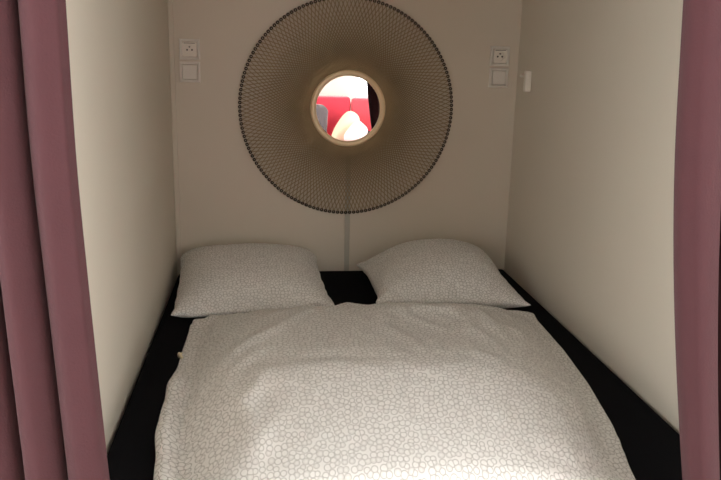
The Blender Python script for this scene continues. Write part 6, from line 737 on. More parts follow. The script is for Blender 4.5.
-41,-41,-43,-38,-38,-40,-41,-41,1024,51,39,8,19,17,13,11,21,-6,7,7,1,2,8,18,-1,12,-11,-4,0,1,2,8,2,5,1,2,7,1,1,-1,11,4,7,5,-1,1,-2,-15,-3,-10,-2,-8,-2,
-9,-5,-5,-1,-9,-4,1,-3,-8,-2,-2,-4,-14,-24,-33,-38,-43,-34,-43,-43,-41,-41,-43,-46,-48,-45,-38,-37,-40,-41,-42,-40,1024,55,32,11,20,18,16,22,-5,10,4,4,
5,12,19,4,-3,-11,-3,1,3,7,-2,3,4,4,3,4,4,8,-2,-3,5,8,10,4,-2,-6,-3,1,-13,-4,-6,-3,-9,-5,-6,-2,-7,-2,-7,1,-3,-7,-3,-2,-4,-13,-24,-30,-40,-43,-29,-39,
-43,-42,-42,-43,-47,-49,-46,-43,-42,-42,-42,-43,-39,1024,48,28,25,31,18,17,-5,9,7,7,11,17,11,-3,-12,-3,1,3,4,8,5,-4,7,-1,3,4,4,4,10,-5,0,0,13,6,6,-4,0,
-9,-2,-1,-11,-6,-6,-3,-8,-5,-5,-5,-4,-2,-6,-3,-2,-3,-2,-5,-13,-23,-32,-34,-39,-31,-39,-44,-43,-43,-43,-47,-49,-48,-45,-42,-45,-46,-43,-39,1024,32,44,
37,10,15,15,28,10,8,9,9,2,-13,-4,1,6,5,0,1,3,3,8,-2,7,0,4,4,10,7,2,2,-1,-4,16,-1,6,-11,0,-8,-2,-4,-7,-8,-6,-5,-6,-4,-5,0,-7,-6,-2,-2,-4,-2,-4,-13,-22,
-32,-38,-35,-31,-41,-46,-42,-43,-42,-46,-50,-45,-45,-47,-42,-44,-44,-44,1024,36,49,18,20,17,26,3,9,8,9,17,-14,1,3,3,8,5,1,3,1,1,1,5,4,3,3,5,7,0,2,7,-5,
11,3,11,2,-6,-10,-1,-8,-6,-5,-6,-5,-6,-4,-3,0,-12,-4,-2,-1,-6,-3,-2,-4,-11,-23,-30,-35,-43,-32,-42,-43,-42,-46,-44,-44,-44,-42,-44,-47,-47,-41,-42,-44,
1024,53,25,26,21,28,1,10,10,8,21,-11,4,6,7,-2,2,3,3,2,3,3,4,3,3,4,4,5,3,6,1,4,-4,7,12,1,0,0,-6,-5,-5,-4,-6,-6,-6,-5,-6,-5,-3,1,-11,-2,-2,-5,0,-4,-5,
-12,-20,-33,-33,-41,-35,-41,-38,-41,-43,-48,-46,-45,-43,-45,-47,-44,-41,-43,-44,1024,43,50,26,19,2,14,12,9,24,-11,5,10,4,-2,8,2,2,-2,6,1,5,0,6,3,3,3,4,
6,3,3,-3,4,4,8,10,-3,-3,-4,-4,-5,-5,-6,-5,-6,-5,-5,-5,0,-9,3,-11,-3,3,-7,-3,-4,-12,-23,-25,-40,-41,-30,-43,-38,-40,-43,-47,-47,-47,-47,-47,-41,-41,-43,
-45,-45,1024,60,21,34,9,19,12,11,27,-9,13,3,-2,3,6,-1,3,3,3,11,0,-2,6,0,4,4,5,3,5,5,3,0,0,12,10,-3,1,1,-3,-8,-5,-6,-5,-6,-5,-5,-5,-2,-8,4,-3,-12,-2,1,
-4,-5,-5,-12,-21,-31,-32,-39,-35,-40,-41,-42,-44,-46,-46,-48,-48,-46,-39,-43,-43,-38,-40,1024,57,47,2,19,16,18,27,-9,10,1,5,6,2,2,3,3,3,10,-4,2,7,0,3,
11,5,-2,11,-2,8,2,-3,-2,5,8,13,-3,-3,2,-6,-9,-5,-5,-4,-7,-5,-5,-5,-4,1,-9,-4,-2,-3,-3,-2,-5,-12,-22,-28,-38,-34,-33,-40,-43,-47,-48,-45,-43,-45,-47,
-48,-41,-42,-36,-36,-39,1024,69,44,18,6,25,18,-9,3,8,11,1,4,3,2,3,3,5,0,3,7,-1,3,8,9,7,4,-4,12,-6,4,7,0,-5,14,4,6,-6,-3,-5,-5,-6,-5,-5,-5,-6,-4,-5,-4,
-4,-4,-3,-2,-5,-2,0,-6,-13,-21,-29,-38,-34,-32,-39,-48,-51,-50,-45,-41,-42,-46,-48,-43,-37,-36,-37,-39,1024,61,53,27,19,13,-9,3,8,8,8,10,4,4,-1,-1,1,2,
3,7,-1,3,3,4,4,5,11,-1,6,9,-2,2,4,2,4,10,7,0,-12,-5,-2,-8,-5,-6,-5,-5,-5,-4,-4,-4,-4,-3,-1,-6,5,-9,-4,-12,-22,-30,-33,-37,-36,-40,-49,-54,-43,-49,-43,
-39,-45,-50,-41,-39,-37,-37,-40,1024,64,42,11,29,22,3,-5,10,13,3,4,3,3,9,-4,0,3,7,-2,10,6,5,3,0,-2,4,11,-1,7,9,-4,-1,8,7,5,3,8,-7,-11,-5,-5,-6,-5,-4,
-6,-5,-4,-5,-3,-4,-3,-4,5,-8,-4,-4,-12,-22,-30,-36,-36,-38,-43,-49,-52,-43,-41,-39,-40,-46,-45,-44,-46,-40,-39,-37,1024,55,26,33,13,31,13,-4,10,11,11,
3,2,0,-1,12,0,-6,2,13,-8,4,5,10,2,-1,5,6,8,3,4,9,0,-6,9,11,1,-1,1,-9,-5,-6,-4,-1,-11,-3,-3,-7,-4,-4,-4,-4,0,-5,4,-10,-3,-13,-22,-29,-36,-40,-38,-44,
-48,-48,-38,-39,-41,-40,-46,-42,-43,-48,-44,-39,-38,1024,37,50,18,22,16,26,-2,11,13,6,4,1,0,6,-4,2,7,-2,3,8,-3,4,4,4,5,5,5,5,10,2,3,2,0,9,8,2,-1,-3,-4,
-6,0,-2,-5,-6,-6,-11,0,-9,-4,-3,-4,-2,-4,3,-8,-3,-13,-22,-30,-36,-41,-39,-46,-42,-41,-42,-36,-42,-42,-43,-46,-43,-45,-49,-40,-39,1024,46,43,17,20,17,
15,24,0,8,9,5,1,-1,-1,0,2,3,2,4,1,3,4,4,5,4,6,5,6,5,11,-1,5,8,-5,10,4,-1,-3,-5,-4,-3,-9,-3,-6,-5,1,-10,-5,-4,-3,-4,-3,-3,-3,-2,-3,-12,-23,-30,-36,-41,
-40,-50,-35,-39,-43,-33,-40,-48,-40,-46,-48,-44,-49,-45,-40,1024,50,33,24,21,27,17,16,11,9,5,4,1,1,1,-6,8,4,3,2,3,1,-5,0,1,4,5,6,7,8,3,12,7,4,-8,7,4,0,
-3,-5,-4,-6,-5,-6,-5,-4,-4,-1,-9,-4,-3,-4,-3,-3,-3,-3,-3,-12,-22,-30,-36,-41,-35,-50,-43,-38,-37,-33,-40,-49,-40,-44,-53,-44,-49,-51,-38,1024,46,53,19,
27,3,11,12,14,20,0,4,-1,1,1,12,0,-4,-4,-1,9,12,7,2,0,-2,1,4,7,5,9,2,11,5,-4,6,5,0,-3,-5,-5,2,-7,-9,-6,-5,-5,-5,-3,-5,-4,-3,-3,-3,-3,-3,-4,-12,-22,-29,
-36,-41,-32,-49,-45,-41,-36,-35,-40,-47,-44,-43,-48,-44,-50,-53,-38,1024,55,48,32,20,8,1,8,25,1,10,4,10,-4,-12,-2,1,0,2,3,3,5,9,12,8,6,0,-1,2,5,6,5,3,
5,5,5,5,5,1,-9,-9,1,-11,-5,-6,-4,-5,-4,-4,-5,-4,-4,-3,-3,-3,-3,-4,-12,-21,-30,-33,-38,-36,-47,-47,-42,-38,-38,-40,-44,-44,-43,-41,-46,-51,-48,-44,1024,
46,46,43,20,15,12,-5,12,24,9,7,-10,-6,-5,-3,-2,7,2,0,0,4,3,5,8,9,13,7,5,4,2,-1,3,5,5,5,5,1,5,-12,-5,-1,-9,-6,-5,-5,-4,-1,-8,-5,-4,-3,-4,-3,-3,-3,-4,
-13,-20,-29,-36,-34,-37,-46,-43,-44,-44,-41,-40,-42,-40,-39,-42,-47,-51,-44,-44,1024,59,43,11,19,17,19,27,-5,9,12,6,12,-1,-2,-3,-6,-12,1,2,3,4,7,1,8,3,
6,6,6,8,12,5,3,1,3,6,5,4,2,-12,-1,-9,-5,-5,-5,-5,-5,-5,-4,-5,-4,-3,-4,-3,-4,-3,-4,-13,-18,-31,-30,-39,-38,-43,-39,-42,-49,-47,-42,-40,-38,-38,-42,-46,
-50,-41,-44,1024,53,48,13,20,20,11,19,26,-2,4,6,-2,-4,-3,3,8,-10,-1,-1,7,3,0,5,5,6,9,2,6,7,6,7,4,2,9,3,8,0,-3,0,-9,1,-8,-8,-1,-6,-9,-4,-5,-4,-4,-4,-4,
-3,-3,-4,-4,-12,-21,-24,-31,-43,-37,-41,-35,-41,-48,-53,-45,-41,-39,-39,-41,-44,-45,-41,-43,1024,59,40,25,24,16,13,14,7,23,7,6,-2,-11,-14,-2,3,12,2,-4,
-8,4,4,4,5,9,8,8,7,6,6,5,4,-1,3,9,3,5,-4,-5,1,-11,-5,-2,-8,-5,-5,-5,-5,-4,-4,-1,-7,-4,-3,-3,-4,-12,-20,-30,-35,-30,-34,-42,-38,-41,-48,-52,-53,-42,-39,
-37,-39,-43,-39,-41,-44,1024,55,29,29,33,5,12,12,13,23,4,18,1,-19,-10,-2,-1,3,10,5,-9,3,3,5,5,5,6,6,6,7,6,6,6,10,-2,5,6,2,-1,-2,-8,-5,-5,-5,-5,-6,-5,
-5,-4,-5,-4,-4,-1,-7,-3,-4,-3,-12,-21,-29,-31,-35,-32,-43,-41,-42,-47,-50,-52,-40,-37,-41,-38,-41,-37,-40,-44,1024,43,51,27,24,5,13,12,22,1,14,18,3,
-18,-5,-6,-1,0,2,4,11,-6,3,4,5,5,6,6,9,4,10,3,10,-1,9,1,4,3,-2,-3,-4,-3,-4,-4,-5,-7,-6,-8,-5,-5,-4,-5,-3,-4,-4,-4,-2,-14,-20,-28,-36,-37,-27,-45,-42,
-43,-45,-46,-43,-44,-38,-42,-39,-40,-38,-39,-44,1024,55,44,14,20,22,10,17,17,-2,13,15,7,-17,-6,-4,-2,0,2,2,5,10,-5,4,4,5,6,6,6,11,1,11,7,-4,4,10,4,1,
-1,-3,-5,-5,-5,-5,-6,-5,-5,-4,-6,-5,-5,-4,-5,-4,-3,-4,-4,-12,-20,-29,-35,-37,-32,-43,-38,-42,-46,-45,-44,-45,-39,-42,-41,-38,-39,-39,-45,1024,52,32,39,
8,19,19,15,15,10,-1,9,14,-16,-10,-4,3,-2,6,0,3,3,9,-3,5,4,7,4,6,12,0,6,7,12,-6,4,9,1,-1,-3,-5,-4,-3,-6,-7,-6,-2,-8,-5,-5,-5,-3,-6,-4,-4,-4,-3,-12,-22,
-28,-35,-39,-33,-42,-40,-44,-41,-44,-49,-42,-37,-41,-42,-40,-39,-41,-42,1024,39,45,26,35,2,13,11,12,21,17,7,4,-11,-17,-3,-1,6,0,5,5,-1,1,6,0,5,5,9,3,
13,2,14,9,8,3,-2,-7,5,-1,-4,-4,-2,-8,-5,-6,-4,-4,3,-6,-12,-4,-8,-5,-4,-2,-6,-4,-12,-21,-28,-36,-40,-37,-41,-42,-36,-39,-44,-52,-45,-35,-39,-42,-42,-37,
-39,-40,1024,51,38,18,33,21,13,10,7,5,20,8,1,-7,-7,-2,-8,1,5,6,3,7,-5,-1,3,4,6,5,9,3,12,3,5,14,10,-6,1,-2,0,-3,-2,-7,-5,-5,-5,1,-1,-2,-6,-11,-10,-8,-5,
-1,-7,-4,-3,-13,-18,-31,-35,-40,-30,-46,-46,-37,-39,-44,-50,-43,-35,-39,-44,-42,-36,-38,-39,1024,53,38,26,8,17,15,14,21,10,8,3,-2,-6,-1,5,1,-3,12,5,4,
4,0,-2,-5,0,1,5,5,5,6,6,5,7,17,5,-4,-3,-2,-2,-4,-4,-5,-5,-3,-7,-6,-5,-6,-5,-5,-5,-5,-3,-2,-7,-4,-11,-21,-24,-39,-37,-23,-49,-48,-38,-42,-46,-48,-39,
-36,-42,-45,-44,-37,-38,-40,1024,49,28,27,29,6,16,10,19,2,6,5,6,-2,-1,-2,3,12,-2,3,0,4,9,4,4,1,1,-2,1,4,5,4,3,15,6,-2,-5,5,1,-2,-3,-5,-5,-5,-5,-5,-5,
-5,-5,-5,-6,-5,-4,-5,-5,-4,-3,-11,-17,-31,-22,-32,-31,-50,-53,-39,-43,-47,-46,-35,-39,-44,-46,-45,-42,-40,-40,1024,36,49,25,12,28,0,9,8,21,-5,7,7,12,
-1,-5,0,2,8,-1,-2,-4,0,4,8,10,7,5,4,3,2,3,3,-8,0,2,11,2,2,-1,0,-3,-5,-5,-6,-5,-7,-7,-5,-5,-3,-5,-5,-5,-5,-5,-3,-11,-21,-19,-27,-29,-30,-48,-52,-45,-44,
-47,-44,-37,-40,-45,-46,-45,-43,-44,-43,1024,49,41,19,15,12,27,5,-5,8,22,7,6,5,-2,-2,-1,2,2,6,1,-3,-11,-5,2,5,4,4,5,5,4,5,10,-4,2,10,-3,6,1,-1,-3,-3,
-5,-4,-5,-5,-5,0,-5,-6,-5,-2,-6,-8,-6,-5,-3,-11,-19,-30,-27,-23,-26,-45,-50,-45,-43,-46,-50,-43,-42,-45,-44,-42,-40,-43,-45,1024,48,37,12,17,14,27,11,
-9,5,19,-1,11,6,3,2,3,4,4,3,1,-5,-9,-11,4,1,4,4,3,5,4,4,4,11,3,-3,4,1,2,0,-2,-4,-3,-4,-3,-3,-3,-4,-7,-8,2,-2,-7,-7,-11,-5,-3,-12,-20,-29,-34,-26,-18,
-42,-46,-45,-41,-46,-49,-48,-47,-45,-45,-41,-39,-42,-44,1024,34,47,13,15,19,12,24,-11,1,12,7,-4,2,4,4,5,5,2,8,-1,-8,2,-3,-6,3,4,3,5,6,9,6,4,0,-4,3,0,6,
3,1,-4,1,-8,-1,-8,-5,-4,-2,-6,1,4,-3,-9,-10,-8,-6,-5,-11,-20,-27,-38,-22,-22,-42,-44,-43,-42,-45,-48,-47,-46,-46,-49,-43,-40,-42,-45,1024,40,26,37,9,4,
16,25,1,-12,4,7,7,0,-1,4,6,7,2,-7,-3,-3,-1,1,3,3,6,9,6,5,1,0,-2,0,6,1,-1,7,4,0,-3,4,-4,-10,-2,-7,2,-10,4,1,1,-6,-11,2,-16,-11,-2,-12,-19,-25,-39,-23,
-22,-45,-41,-46,-43,-45,-48,-46,-46,-47,-49,-39,-40,-44,-46,1024,46,17,33,-1,13,17,24,7,-14,3,0,0,7,3,2,5,3,5,-8,-5,-2,5,8,5,3,3,0,0,-4,0,4,3,7,2,-6,3,
10,3,0,4,-7,-1,-5,-8,5,-1,-6,-6,4,-1,-10,6,-4,-16,-16,-3,-11,-21,-21,-33,-40,-18,-43,-40,-44,-46,-47,-47,-48,-46,-47,-41,-40,-42,-46,-46,1024,30,44,15,
-1,26,15,12,3,1,-13,1,5,-5,5,5,4,6,3,-2,-9,5,4,1,-3,-7,5,9,-1,1,6,1,2,2,-1,-2,11,-1,3,6,-6,1,-6,-4,-5,5,-9,-3,3,2,-3,-6,7,-20,-12,-7,1,-13,-22,-25,-35,
-26,-31,-41,-42,-41,-44,-46,-48,-50,-47,-43,-41,-42,-45,-46,-35,1024,25,42,4,21,16,8,2,-3,2,10,-1,-11,4,9,1,0,0,-1,3,2,-2,-4,2,-2,1,3,11,3,0,-4,3,2,3,
-1,10,-6,3,8,-3,4,-7,-3,-1,3,-14,0,-4,6,-2,-6,7,-3,-24,-6,-4,5,-18,-21,-29,-33,-36,-24,-40,-42,-44,-42,-46,-50,-42,-45,-49,-42,-42,-45,-37,-36,1024,45,
0,32,8,4,-4,3,4,11,-7,0,4,13,-4,-1,1,-2,-2,-2,0,0,2,0,6,3,-2,4,4,-2,2,1,3,1,10,1,-9,3,4,13,4,-1,-2,-2,-14,-3,-8,1,-6,-1,-6,-2,5,-20,11,-5,0,-27,-19,
-33,-31,-34,-29,-38,-41,-45,-46,-45,-40,-40,-41,-47,-47,-46,-44,-37,-37,1024,47,-13,27,-2,3,7,3,12,3,-4,-5,11,6,2,-2,-9,-1,-3,0,1,0,0,1,2,6,2,-3,-1,2,
2,1,4,6,5,0,-9,3,2,15,4,1,-2,-3,-6,-8,-9,-11,1,-4,-4,4,-12,-2,9,13,-9,-26,-26,-27,-35,-36,-32,-42,-41,-43,-43,-40,-35,-36,-40,-47,-48,-48,-47,-46,-37,
1024,46,-21,19,7,-3,3,4,11,-7,-1,-3,1,10,4,1,-5,-8,-5,-1,1,1,2,2,5,3,2,0,-1,-1,0,-1,1,0,7,5,-2,-8,10,6,1,-5,0,-7,-6,-5,-7,1,-3,3,-5,-1,-2,18,0,9,-13,
-33,-28,-21,-29,-33,-31,-41,-43,-43,-41,-38,-37,-39,-43,-48,-47,-47,-47,-46,-43,1024,45,-14,-14,15,7,1,4,2,-1,-4,0,3,-14,-1,-1,-3,-2,0,-1,-1,0,1,0,0,0,
0,0,-1,-2,-1,1,1,1,3,4,3,10,-10,-3,-2,0,-2,-1,-2,-2,-1,3,10,-9,-1,0,4,13,18,2,-34,-29,-29,-24,-17,-29,-30,-38,-44,-42,-40,-38,-40,-43,-47,-48,-46,-44,
-45,-45,-47,1024,30,-16,-5,-4,4,-5,-1,-2,-3,-2,1,8,14,-8,-3,-9,3,1,-1,-5,-1,3,2,-3,-2,0,1,1,-2,4,2,-4,-2,1,5,2,-2,-2,-3,-1,2,4,-1,-5,0,5,10,-6,-4,-5,2,
5,10,21,-17,-18,-6,-35,-36,-35,-23,-26,-43,-44,-43,-38,-39,-42,-46,-48,-48,-45,-42,-44,-45,-48,1024,27,4,-28,-4,-2,-1,1,-1,1,11,1,-12,0,3,3,4,0,0,0,0,
0,-2,-3,-3,-1,-1,0,-1,1,4,-5,1,1,2,-2,-1,0,0,0,-1,5,-5,10,-10,6,4,-10,3,-2,4,1,-5,11,-3,12,-11,-27,-38,-38,-24,-34,-29,-42,-45,-43,-38,-38,-44,-47,-47,
-47,-43,-43,-45,-48,-48,1024,-2,31,-16,-14,-3,0,0,0,0,0,0,0,0,0,0,0,0,0,0,0,0,0,0,0,0,0,0,0,0,0,0,0,0,0,0,0,0,0,0,1,-1,0,0,13,-12,-1,9,-9,0,0,0,0,0,0,
0,1,-30,-39,-34,-34,-34,-20,-30,-45,-41,-39,-38,-43,-45,-45,-44,-44,-46,-49,-51,-50,
]
def pillow_pts(txt):
    a = txt; n = len(a)//3; out = []
    for k in range(3):
        s = 0; col = []
        for d in a[k*n:(k+1)*n]: s += d; col.append(s/2500)
        out.append(col)
    return list(zip(*out))
def pillow_mesh(txt, shift):
    pts = pillow_pts(txt); n = 34
    bm = nb(); vs = [bm.verts.new(p) for p in pts]; g = {}; it = iter(vs)
    for s in (0, 1):
        for i in range(n+1):
            for j in range(n+1):
                e = i in (0, n) or j in (0, n)
                g[s, i, j] = g[0, i, j] if (s and e) else next(it)
    uvl = bm.loops.layers.uv.new('UVMap')
    for s in (0, 1):
        for i in range(n):
            for j in range(n):
                ids = [(i, j), (i+1, j), (i+1, j+1), (i, j+1)]
                if s: ids.reverse()
                f = bm.faces.new([g[s, a, b] for a, b in ids])
                for lp, (a, b) in zip(f.loops, ids): lp[uvl].uv = (a/n*.62 + shift + s*.7, b/n*.62 + shift*.7)
    return bm
def soft(o, lv=1):
    s = o.modifiers.new('soft', 'SUBSURF'); s.levels = lv; s.render_levels = lv

def pillow(txt, shift, loc, rz, scale, skew, drop, label):
    bm = pillow_mesh(txt, shift)
    for v in bm.verts:
        x, y, z = v.co; u, w = x/.3, y/.3
        k = scale[2]*(1 + skew*w)
        for du_, dw, amt in drop:                       # slumped corners
            k *= 1 - amt*math.exp(-((u-du_)**2 + (w-dw)**2)/.35)
        v.co = (x*scale[0], y*scale[1], z*k)
    o = obj('pillow', bm, 'bubble', None, 'keep'); o.location = loc; o.rotation_euler = (0, 0, rz)
    soft(o); return tag(o, label, 'pillow', 'bubble print pillows at the head of the bed')
pillow(PILLOW_A, 0.0, (-0.068, 2.858, BEDZ+0.002), math.radians(3.0), (0.97, 0.99, 1.12), .30, [(1, 1, .1), (-1, -1, .3)],
       'flatter white bubble print pillow on the left, its top edge nearly straight')
pillow(PILLOW_B, 1.3, (0.655, 2.858, BEDZ+0.002), math.radians(1), (0.98, 0.99, 0.97), .25, [(-1, 1, .6), (1, 1, .22), (1, -1, .4)],
       'plumper domed white bubble print pillow on the right, one corner pointing at the wall')

# duvet
raw = DUVET
NU, NV = 60, 76
P = [[None]*(NV+1) for _ in range(NU+1)]; tmp = [[[0, 0, 0] for _ in range(NV+1)] for _ in range(NU+1)]
q = 0
for k in range(3):
    for i in range(NU+1):
        s = 0
        for j in range(NV+1):
            s += raw[q]; q += 1; tmp[i][j][k] = s/2000
bm = nb(); uvl = bm.loops.layers.uv.new('UVMap')
def lerp_tab(tab, y):
    if y >= tab[0][0]: return tab[0][1]
    for (a, b), (c, d) in zip(tab, tab[1:]):
        if y >= c: return b + (d-b)*(a-y)/(a-c)
    return tab[-1][1]
LEFT_HEM = [(2.6, -.262), (2.3, -.270), (1.95, -.272), (1.75, -.266), (1.5, -.240), (1.3, -.218)]
RIGHT_HEM = [(2.6, .935), (2.45, .940), (2.2, .930), (1.95, .905), (1.7, .865), (1.5, .815), (1.3, .775)]
edge = [(tmp[0][j][0], tmp[NU][j][0]) for j in range(NV+1)]
def dfix(p, j):
    x, y, z = p; a, b_ = edge[j]
    if y > 2.3: y = 2.3 + (y-2.3)*.94
    l, r = lerp_tab(LEFT_HEM, y), lerp_tab(RIGHT_HEM, y)
    u = (x-a)/(b_-a); X = l + u*(r-l)
    w = min(1, max(0, (2.15-y)/.15)) if y > 1.36 else 0.0     # the lower edge sticks out as a soft roll on the left
    wob = 1 + .18*math.sin(y*19) + .10*math.sin(y*41+1)
    z += w*(.034*math.exp(-((u-.018)/.014)**2)*wob - .036*math.exp(-((u-.051)/.012)**2))
    return (X - w*.012*math.exp(-(u/.02)**2)*wob, y, max(z, .507) if y > 1.40 else z)
g = [[bm.verts.new(dfix(tmp[i][j], j)) for j in range(NV+1)] for i in range(NU+1)]
for i in range(NU):
    for j in range(NV):
        ids = [(i, j), (i, j+1), (i+1, j+1), (i+1, j)]
        f = bm.faces.new([g[a][c] for a, c in ids])
        for lp, (a, c) in zip(f.loops, ids): lp[uvl].uv = (a/NU*1.15, -c/NV*1.58*.74)
du = obj('duvet', bm, 'bubble', None, 'keep')
so = du.modifiers.new('thick', 'SOLIDIFY'); so.thickness = 0.007; so.offset = -1
soft(du)
tag(du, 'big white duvet with grey bubble print spread over the black bed', 'duvet')
bm = nb()
for k in range(6):
    a = k/6*1.4
    tube(bm, (-0.262-.012*math.sin(a*2), 2.205+.008*k, BEDZ+.012+.01*math.sin(k)), (-0.262-.012*math.sin((a+.23)*2), 2.213+.008*k, BEDZ+.012+.01*math.sin(k+1)), .005, 6)
obj('fastening_tie', bm, 'cream', du, True)

# ------------------------------------------------------------------ sunburst mirror
MC = (0.322, BACK-0.001, CAMZ-0.225)
mir = thing('sunburst_mirror', 'round wall mirror in a wide sunburst of crossed bronze wires above the pillows', 'mirror', MC, (0, 0, math.radians(0.6)))
RO, RI, N = 0.432, 0.150, 160
bm = nb(); R0 = 0.150
th0 = math.acos(RI/RO)
for k in range(N):
    for s in (-1, 1):
        a = 2*PI*k/N
        # straight wire tangent to the inner ring
        i = (RI*math.cos(a - s*th0), RI*math.sin(a - s*th0)); o_ = (RO*math.cos(a), RO*math.sin(a))
        y_in = -0.030 - 0.006*s; y_out = -0.014 - 0.0015*s
        tube(bm, (i[0], y_in, i[1]), (o_[0], y_out, o_[1]), 0.0018, 4)
obj('wire_lattice', bm, 'wire', mir)
bm = nb()
for k in range(N):
    a = 2*PI*k/N; r = RO + 0.0045
    torus(bm, (r*math.cos(a), -0.014, r*math.sin(a)), (math.cos(a), 0, math.sin(a)), (-math.sin(a), 0, math.cos(a)), 0.0048, 0.0029, 8, 5)
obj('wire_loops', bm, 'loop', mir, True)
bm = nb()
# backing dish that carries the wires
disc_prism(bm, (0, -0.0335, 0), (1, 0, 0), (0, 0, 1), 0.146, -0.0325, 64)
obj('backing_disc', bm, 'loop', mir)
bm = nb()
prof = [(0.131, -0.036), (0.131, -0.044), (0.136, -0.050), (0.147, -0.050), (0.1525, -0.046), (0.1545, -0.040), (0.1545, -0.034)]
n = 72; rings = []
for i in range(n):
    a = 2*PI*i/n; rings.append([bm.verts.new((r*math.cos(a), y, r*math.sin(a))) for r, y in prof])
for i in range(n):
    for j in range(len(prof)): 
        bm.faces.new((rings[i][j], rings[(i+1) % n][j], rings[(i+1) % n][(j+1) % len(prof)], rings[i][(j+1) % len(prof)]))
obj('mirror_rim', bm, 'gold', mir, True)
bm = nb(); disc_prism(bm, (0, -0.0365, 0), (1, 0, 0), (0, 0, 1), 0.1385, 0.003, 64)
for v in bm.verts: v.co.y = min(v.co.y, -0.0365) if v.co.y < -.036 else -0.034
obj('mirror_glass', bm, 'glass', mir)

# ------------------------------------------------------------------ sockets and switches
def plate_frame(name, parent):
    bm = nb(); w = 0.0405; t = 0.0285
    # frame ring with a stepped profile
    steps = [(w, 0.0), (w, -0.007), (w-0.003, -0.010), (t+0.004, -0.010), (t+0.001, -0.007), (t, -0.004), (t, 0.0)]
    loops = [[bm.verts.new((sx*a, y, sz*a)) for sx, sz in ((-1, -1), (1, -1), (1, 1), (-1, 1))] for a, y in steps]
    for i in range(len(steps)):
        A, B = loops[i], loops[(i+1) % len(steps)]
        for k in range(4): bm.faces.new((A[k], A[(k+1) % 4], B[(k+1) % 4], B[k]))
    return obj(name, bm, 'plastic', parent)
def socket(x, z, label):
    t = thing('wall_socket', label, 'socket', (x, BACK, z), group='sockets on the back wall')
    plate_frame('cover_plate', t)
    # insert with a round well
    bm = nb(); n = 32; w = 0.0275; R = 0.0195
    outer = []
    for i in range(n):
        a = 2*PI*(i+.5)/n; c, s = math.cos(a), math.sin(a); m_ = max(abs(c), abs(s)); outer.append((w*c/m_, w*s/m_))
    O0 = [bm.verts.new((x_, 0, z_)) for x_, z_ in outer]
    O = [bm.verts.new((x_, -0.009, z_)) for x_, z_ in outer]
    I = [bm.verts.new((R*math.cos(2*PI*(i+.5)/n), -0.009, R*math.sin(2*PI*(i+.5)/n))) for i in range(n)]
    D = [bm.verts.new((.95*R*math.cos(2*PI*(i+.5)/n), -0.002, .95*R*math.sin(2*PI*(i+.5)/n))) for i in range(n)]
    for L1, L2 in ((O0, O), (O, I), (I, D)):
        for i in range(n): bm.faces.new((L1[i], L1[(i+1) % n], L2[(i+1) % n], L2[i]))
    bm.faces.new(D)
    ins = obj('socket_insert', bm, 'plasticw', t)
    for s in (-1, 1):
        bm = nb(); disc_prism(bm, (s*0.0095, -0.0035, -0.002), (1, 0, 0), (0, 0, 1), 0.0036, 0.0016, 14)
        obj('contact_hole', bm, 'hole', ins)
    bm = nb(); disc_prism(bm, (0, -0.011, 0.0095), (1, 0, 0), (0, 0, 1), 0.0032, -0.009, 14)
    for v in bm.verts: v.co.y = max(min(v.co.y, -0.002), -0.011)
    obj('earth_pin', bm, 'pin', ins)
    bm = nb(); box(bm, -0.022, 0.022, -0.0098, -0.0088, 0.0222, 0.0252)
    obj('label_strip', bm, 'pin', ins)
def switch(x, z, label):
    t = thing('light_switch', label, 'switch', (x, BACK, z), group='switches on the back wall')
    plate_frame('cover_plate', t)
    bm = nb(); w = 0.0272
    box(bm, -w, w, -0.0125, 0, -w, w, 0.0015)
    for v in bm.verts:
        if v.co.y < -0.008: v.co.y += 0.004*(v.co.z/w*.5+.5)
    obj('rocker', bm, 'plastic', t)
socket(-0.308, CAMZ-0.004, 'square wall socket left of the mirror, above a switch')
switch(-0.309, CAMZ-0.092, 'square light switch left of the mirror, under the left socket')
socket(0.955, CAMZ-0.004, 'square wall socket right of the mirror, above a switch')
switch(0.955, CAMZ-0.092, 'square light switch right of the mirror, under the right socket')

hook = thing('wall_hook', 'small white hook block on the right wall near the back corner', 'hook', (RX, 3.03, CAMZ-0.098))
obj('hook_body', box(nb(), -0.024, 0, -0.016, 0.016, -0.042, 0.040, 0.005, 3), 'plasticw', hook, False)
bm = nb(); tube(bm, (-0.014, 0.014, 0.020), (-0.020, 0.058, 0.020), 0.0075, 12)
obj('hook_peg', bm, 'plasticw', hook, True)

# ------------------------------------------------------------------ curtains
def curtain(prof, slant, z0, z1, label, seed):
    # prof: plan polyline (x, y) from the free edge outward; the cloth gets real thickness
    K = 26
    # smooth the plan polyline with Catmull-Rom
    pts = [Vector(p) for p in prof]; dense = []
    for i in range(len(pts)-1):
        p0 = pts[max(i-1, 0)]; p1 = pts[i]; p2 = pts[i+1]; p3 = pts[min(i+2, len(pts)-1)]
        for k in range(7):
            t = k/7
            dense.append(.5*((2*p1) + (p2-p0)*t + (2*p0-5*p1+4*p2-p3)*t*t + (3*p1-p0-3*p2+p3)*t**3))
    dense.append(pts[-1])
    bm = nb(); rows = []
    for r in range(K+1):
        z = z0 + (z1-z0)*r/K; row = []
        for i, p in enumerate(dense):
            w = noise.noise(Vector((i*.13+seed, z*.8, seed)))*.008
            dx = slant(z)*max(0.0, 1 - i/len(dense)*.75)
            row.append(bm.verts.new((p.x + dx + w, p.y + w*.8 - .01*(CAMZ-z)*.3, z)))
        rows.append(row)
    for r in range(K):
        for i in range(len(dense)-1):
            bm.faces.new((rows[r][i], rows[r][i+1], rows[r+1][i+1], rows[r+1][i]))
    o = obj('curtain', bm, 'curtain', None, True)
    s = o.modifiers.new('thick', 'SOLIDIFY'); s.thickness = 0.004; s.offset = 0
    soft(o)
    return tag(o, label, 'curtain', 'mauve curtains at the alcove opening')
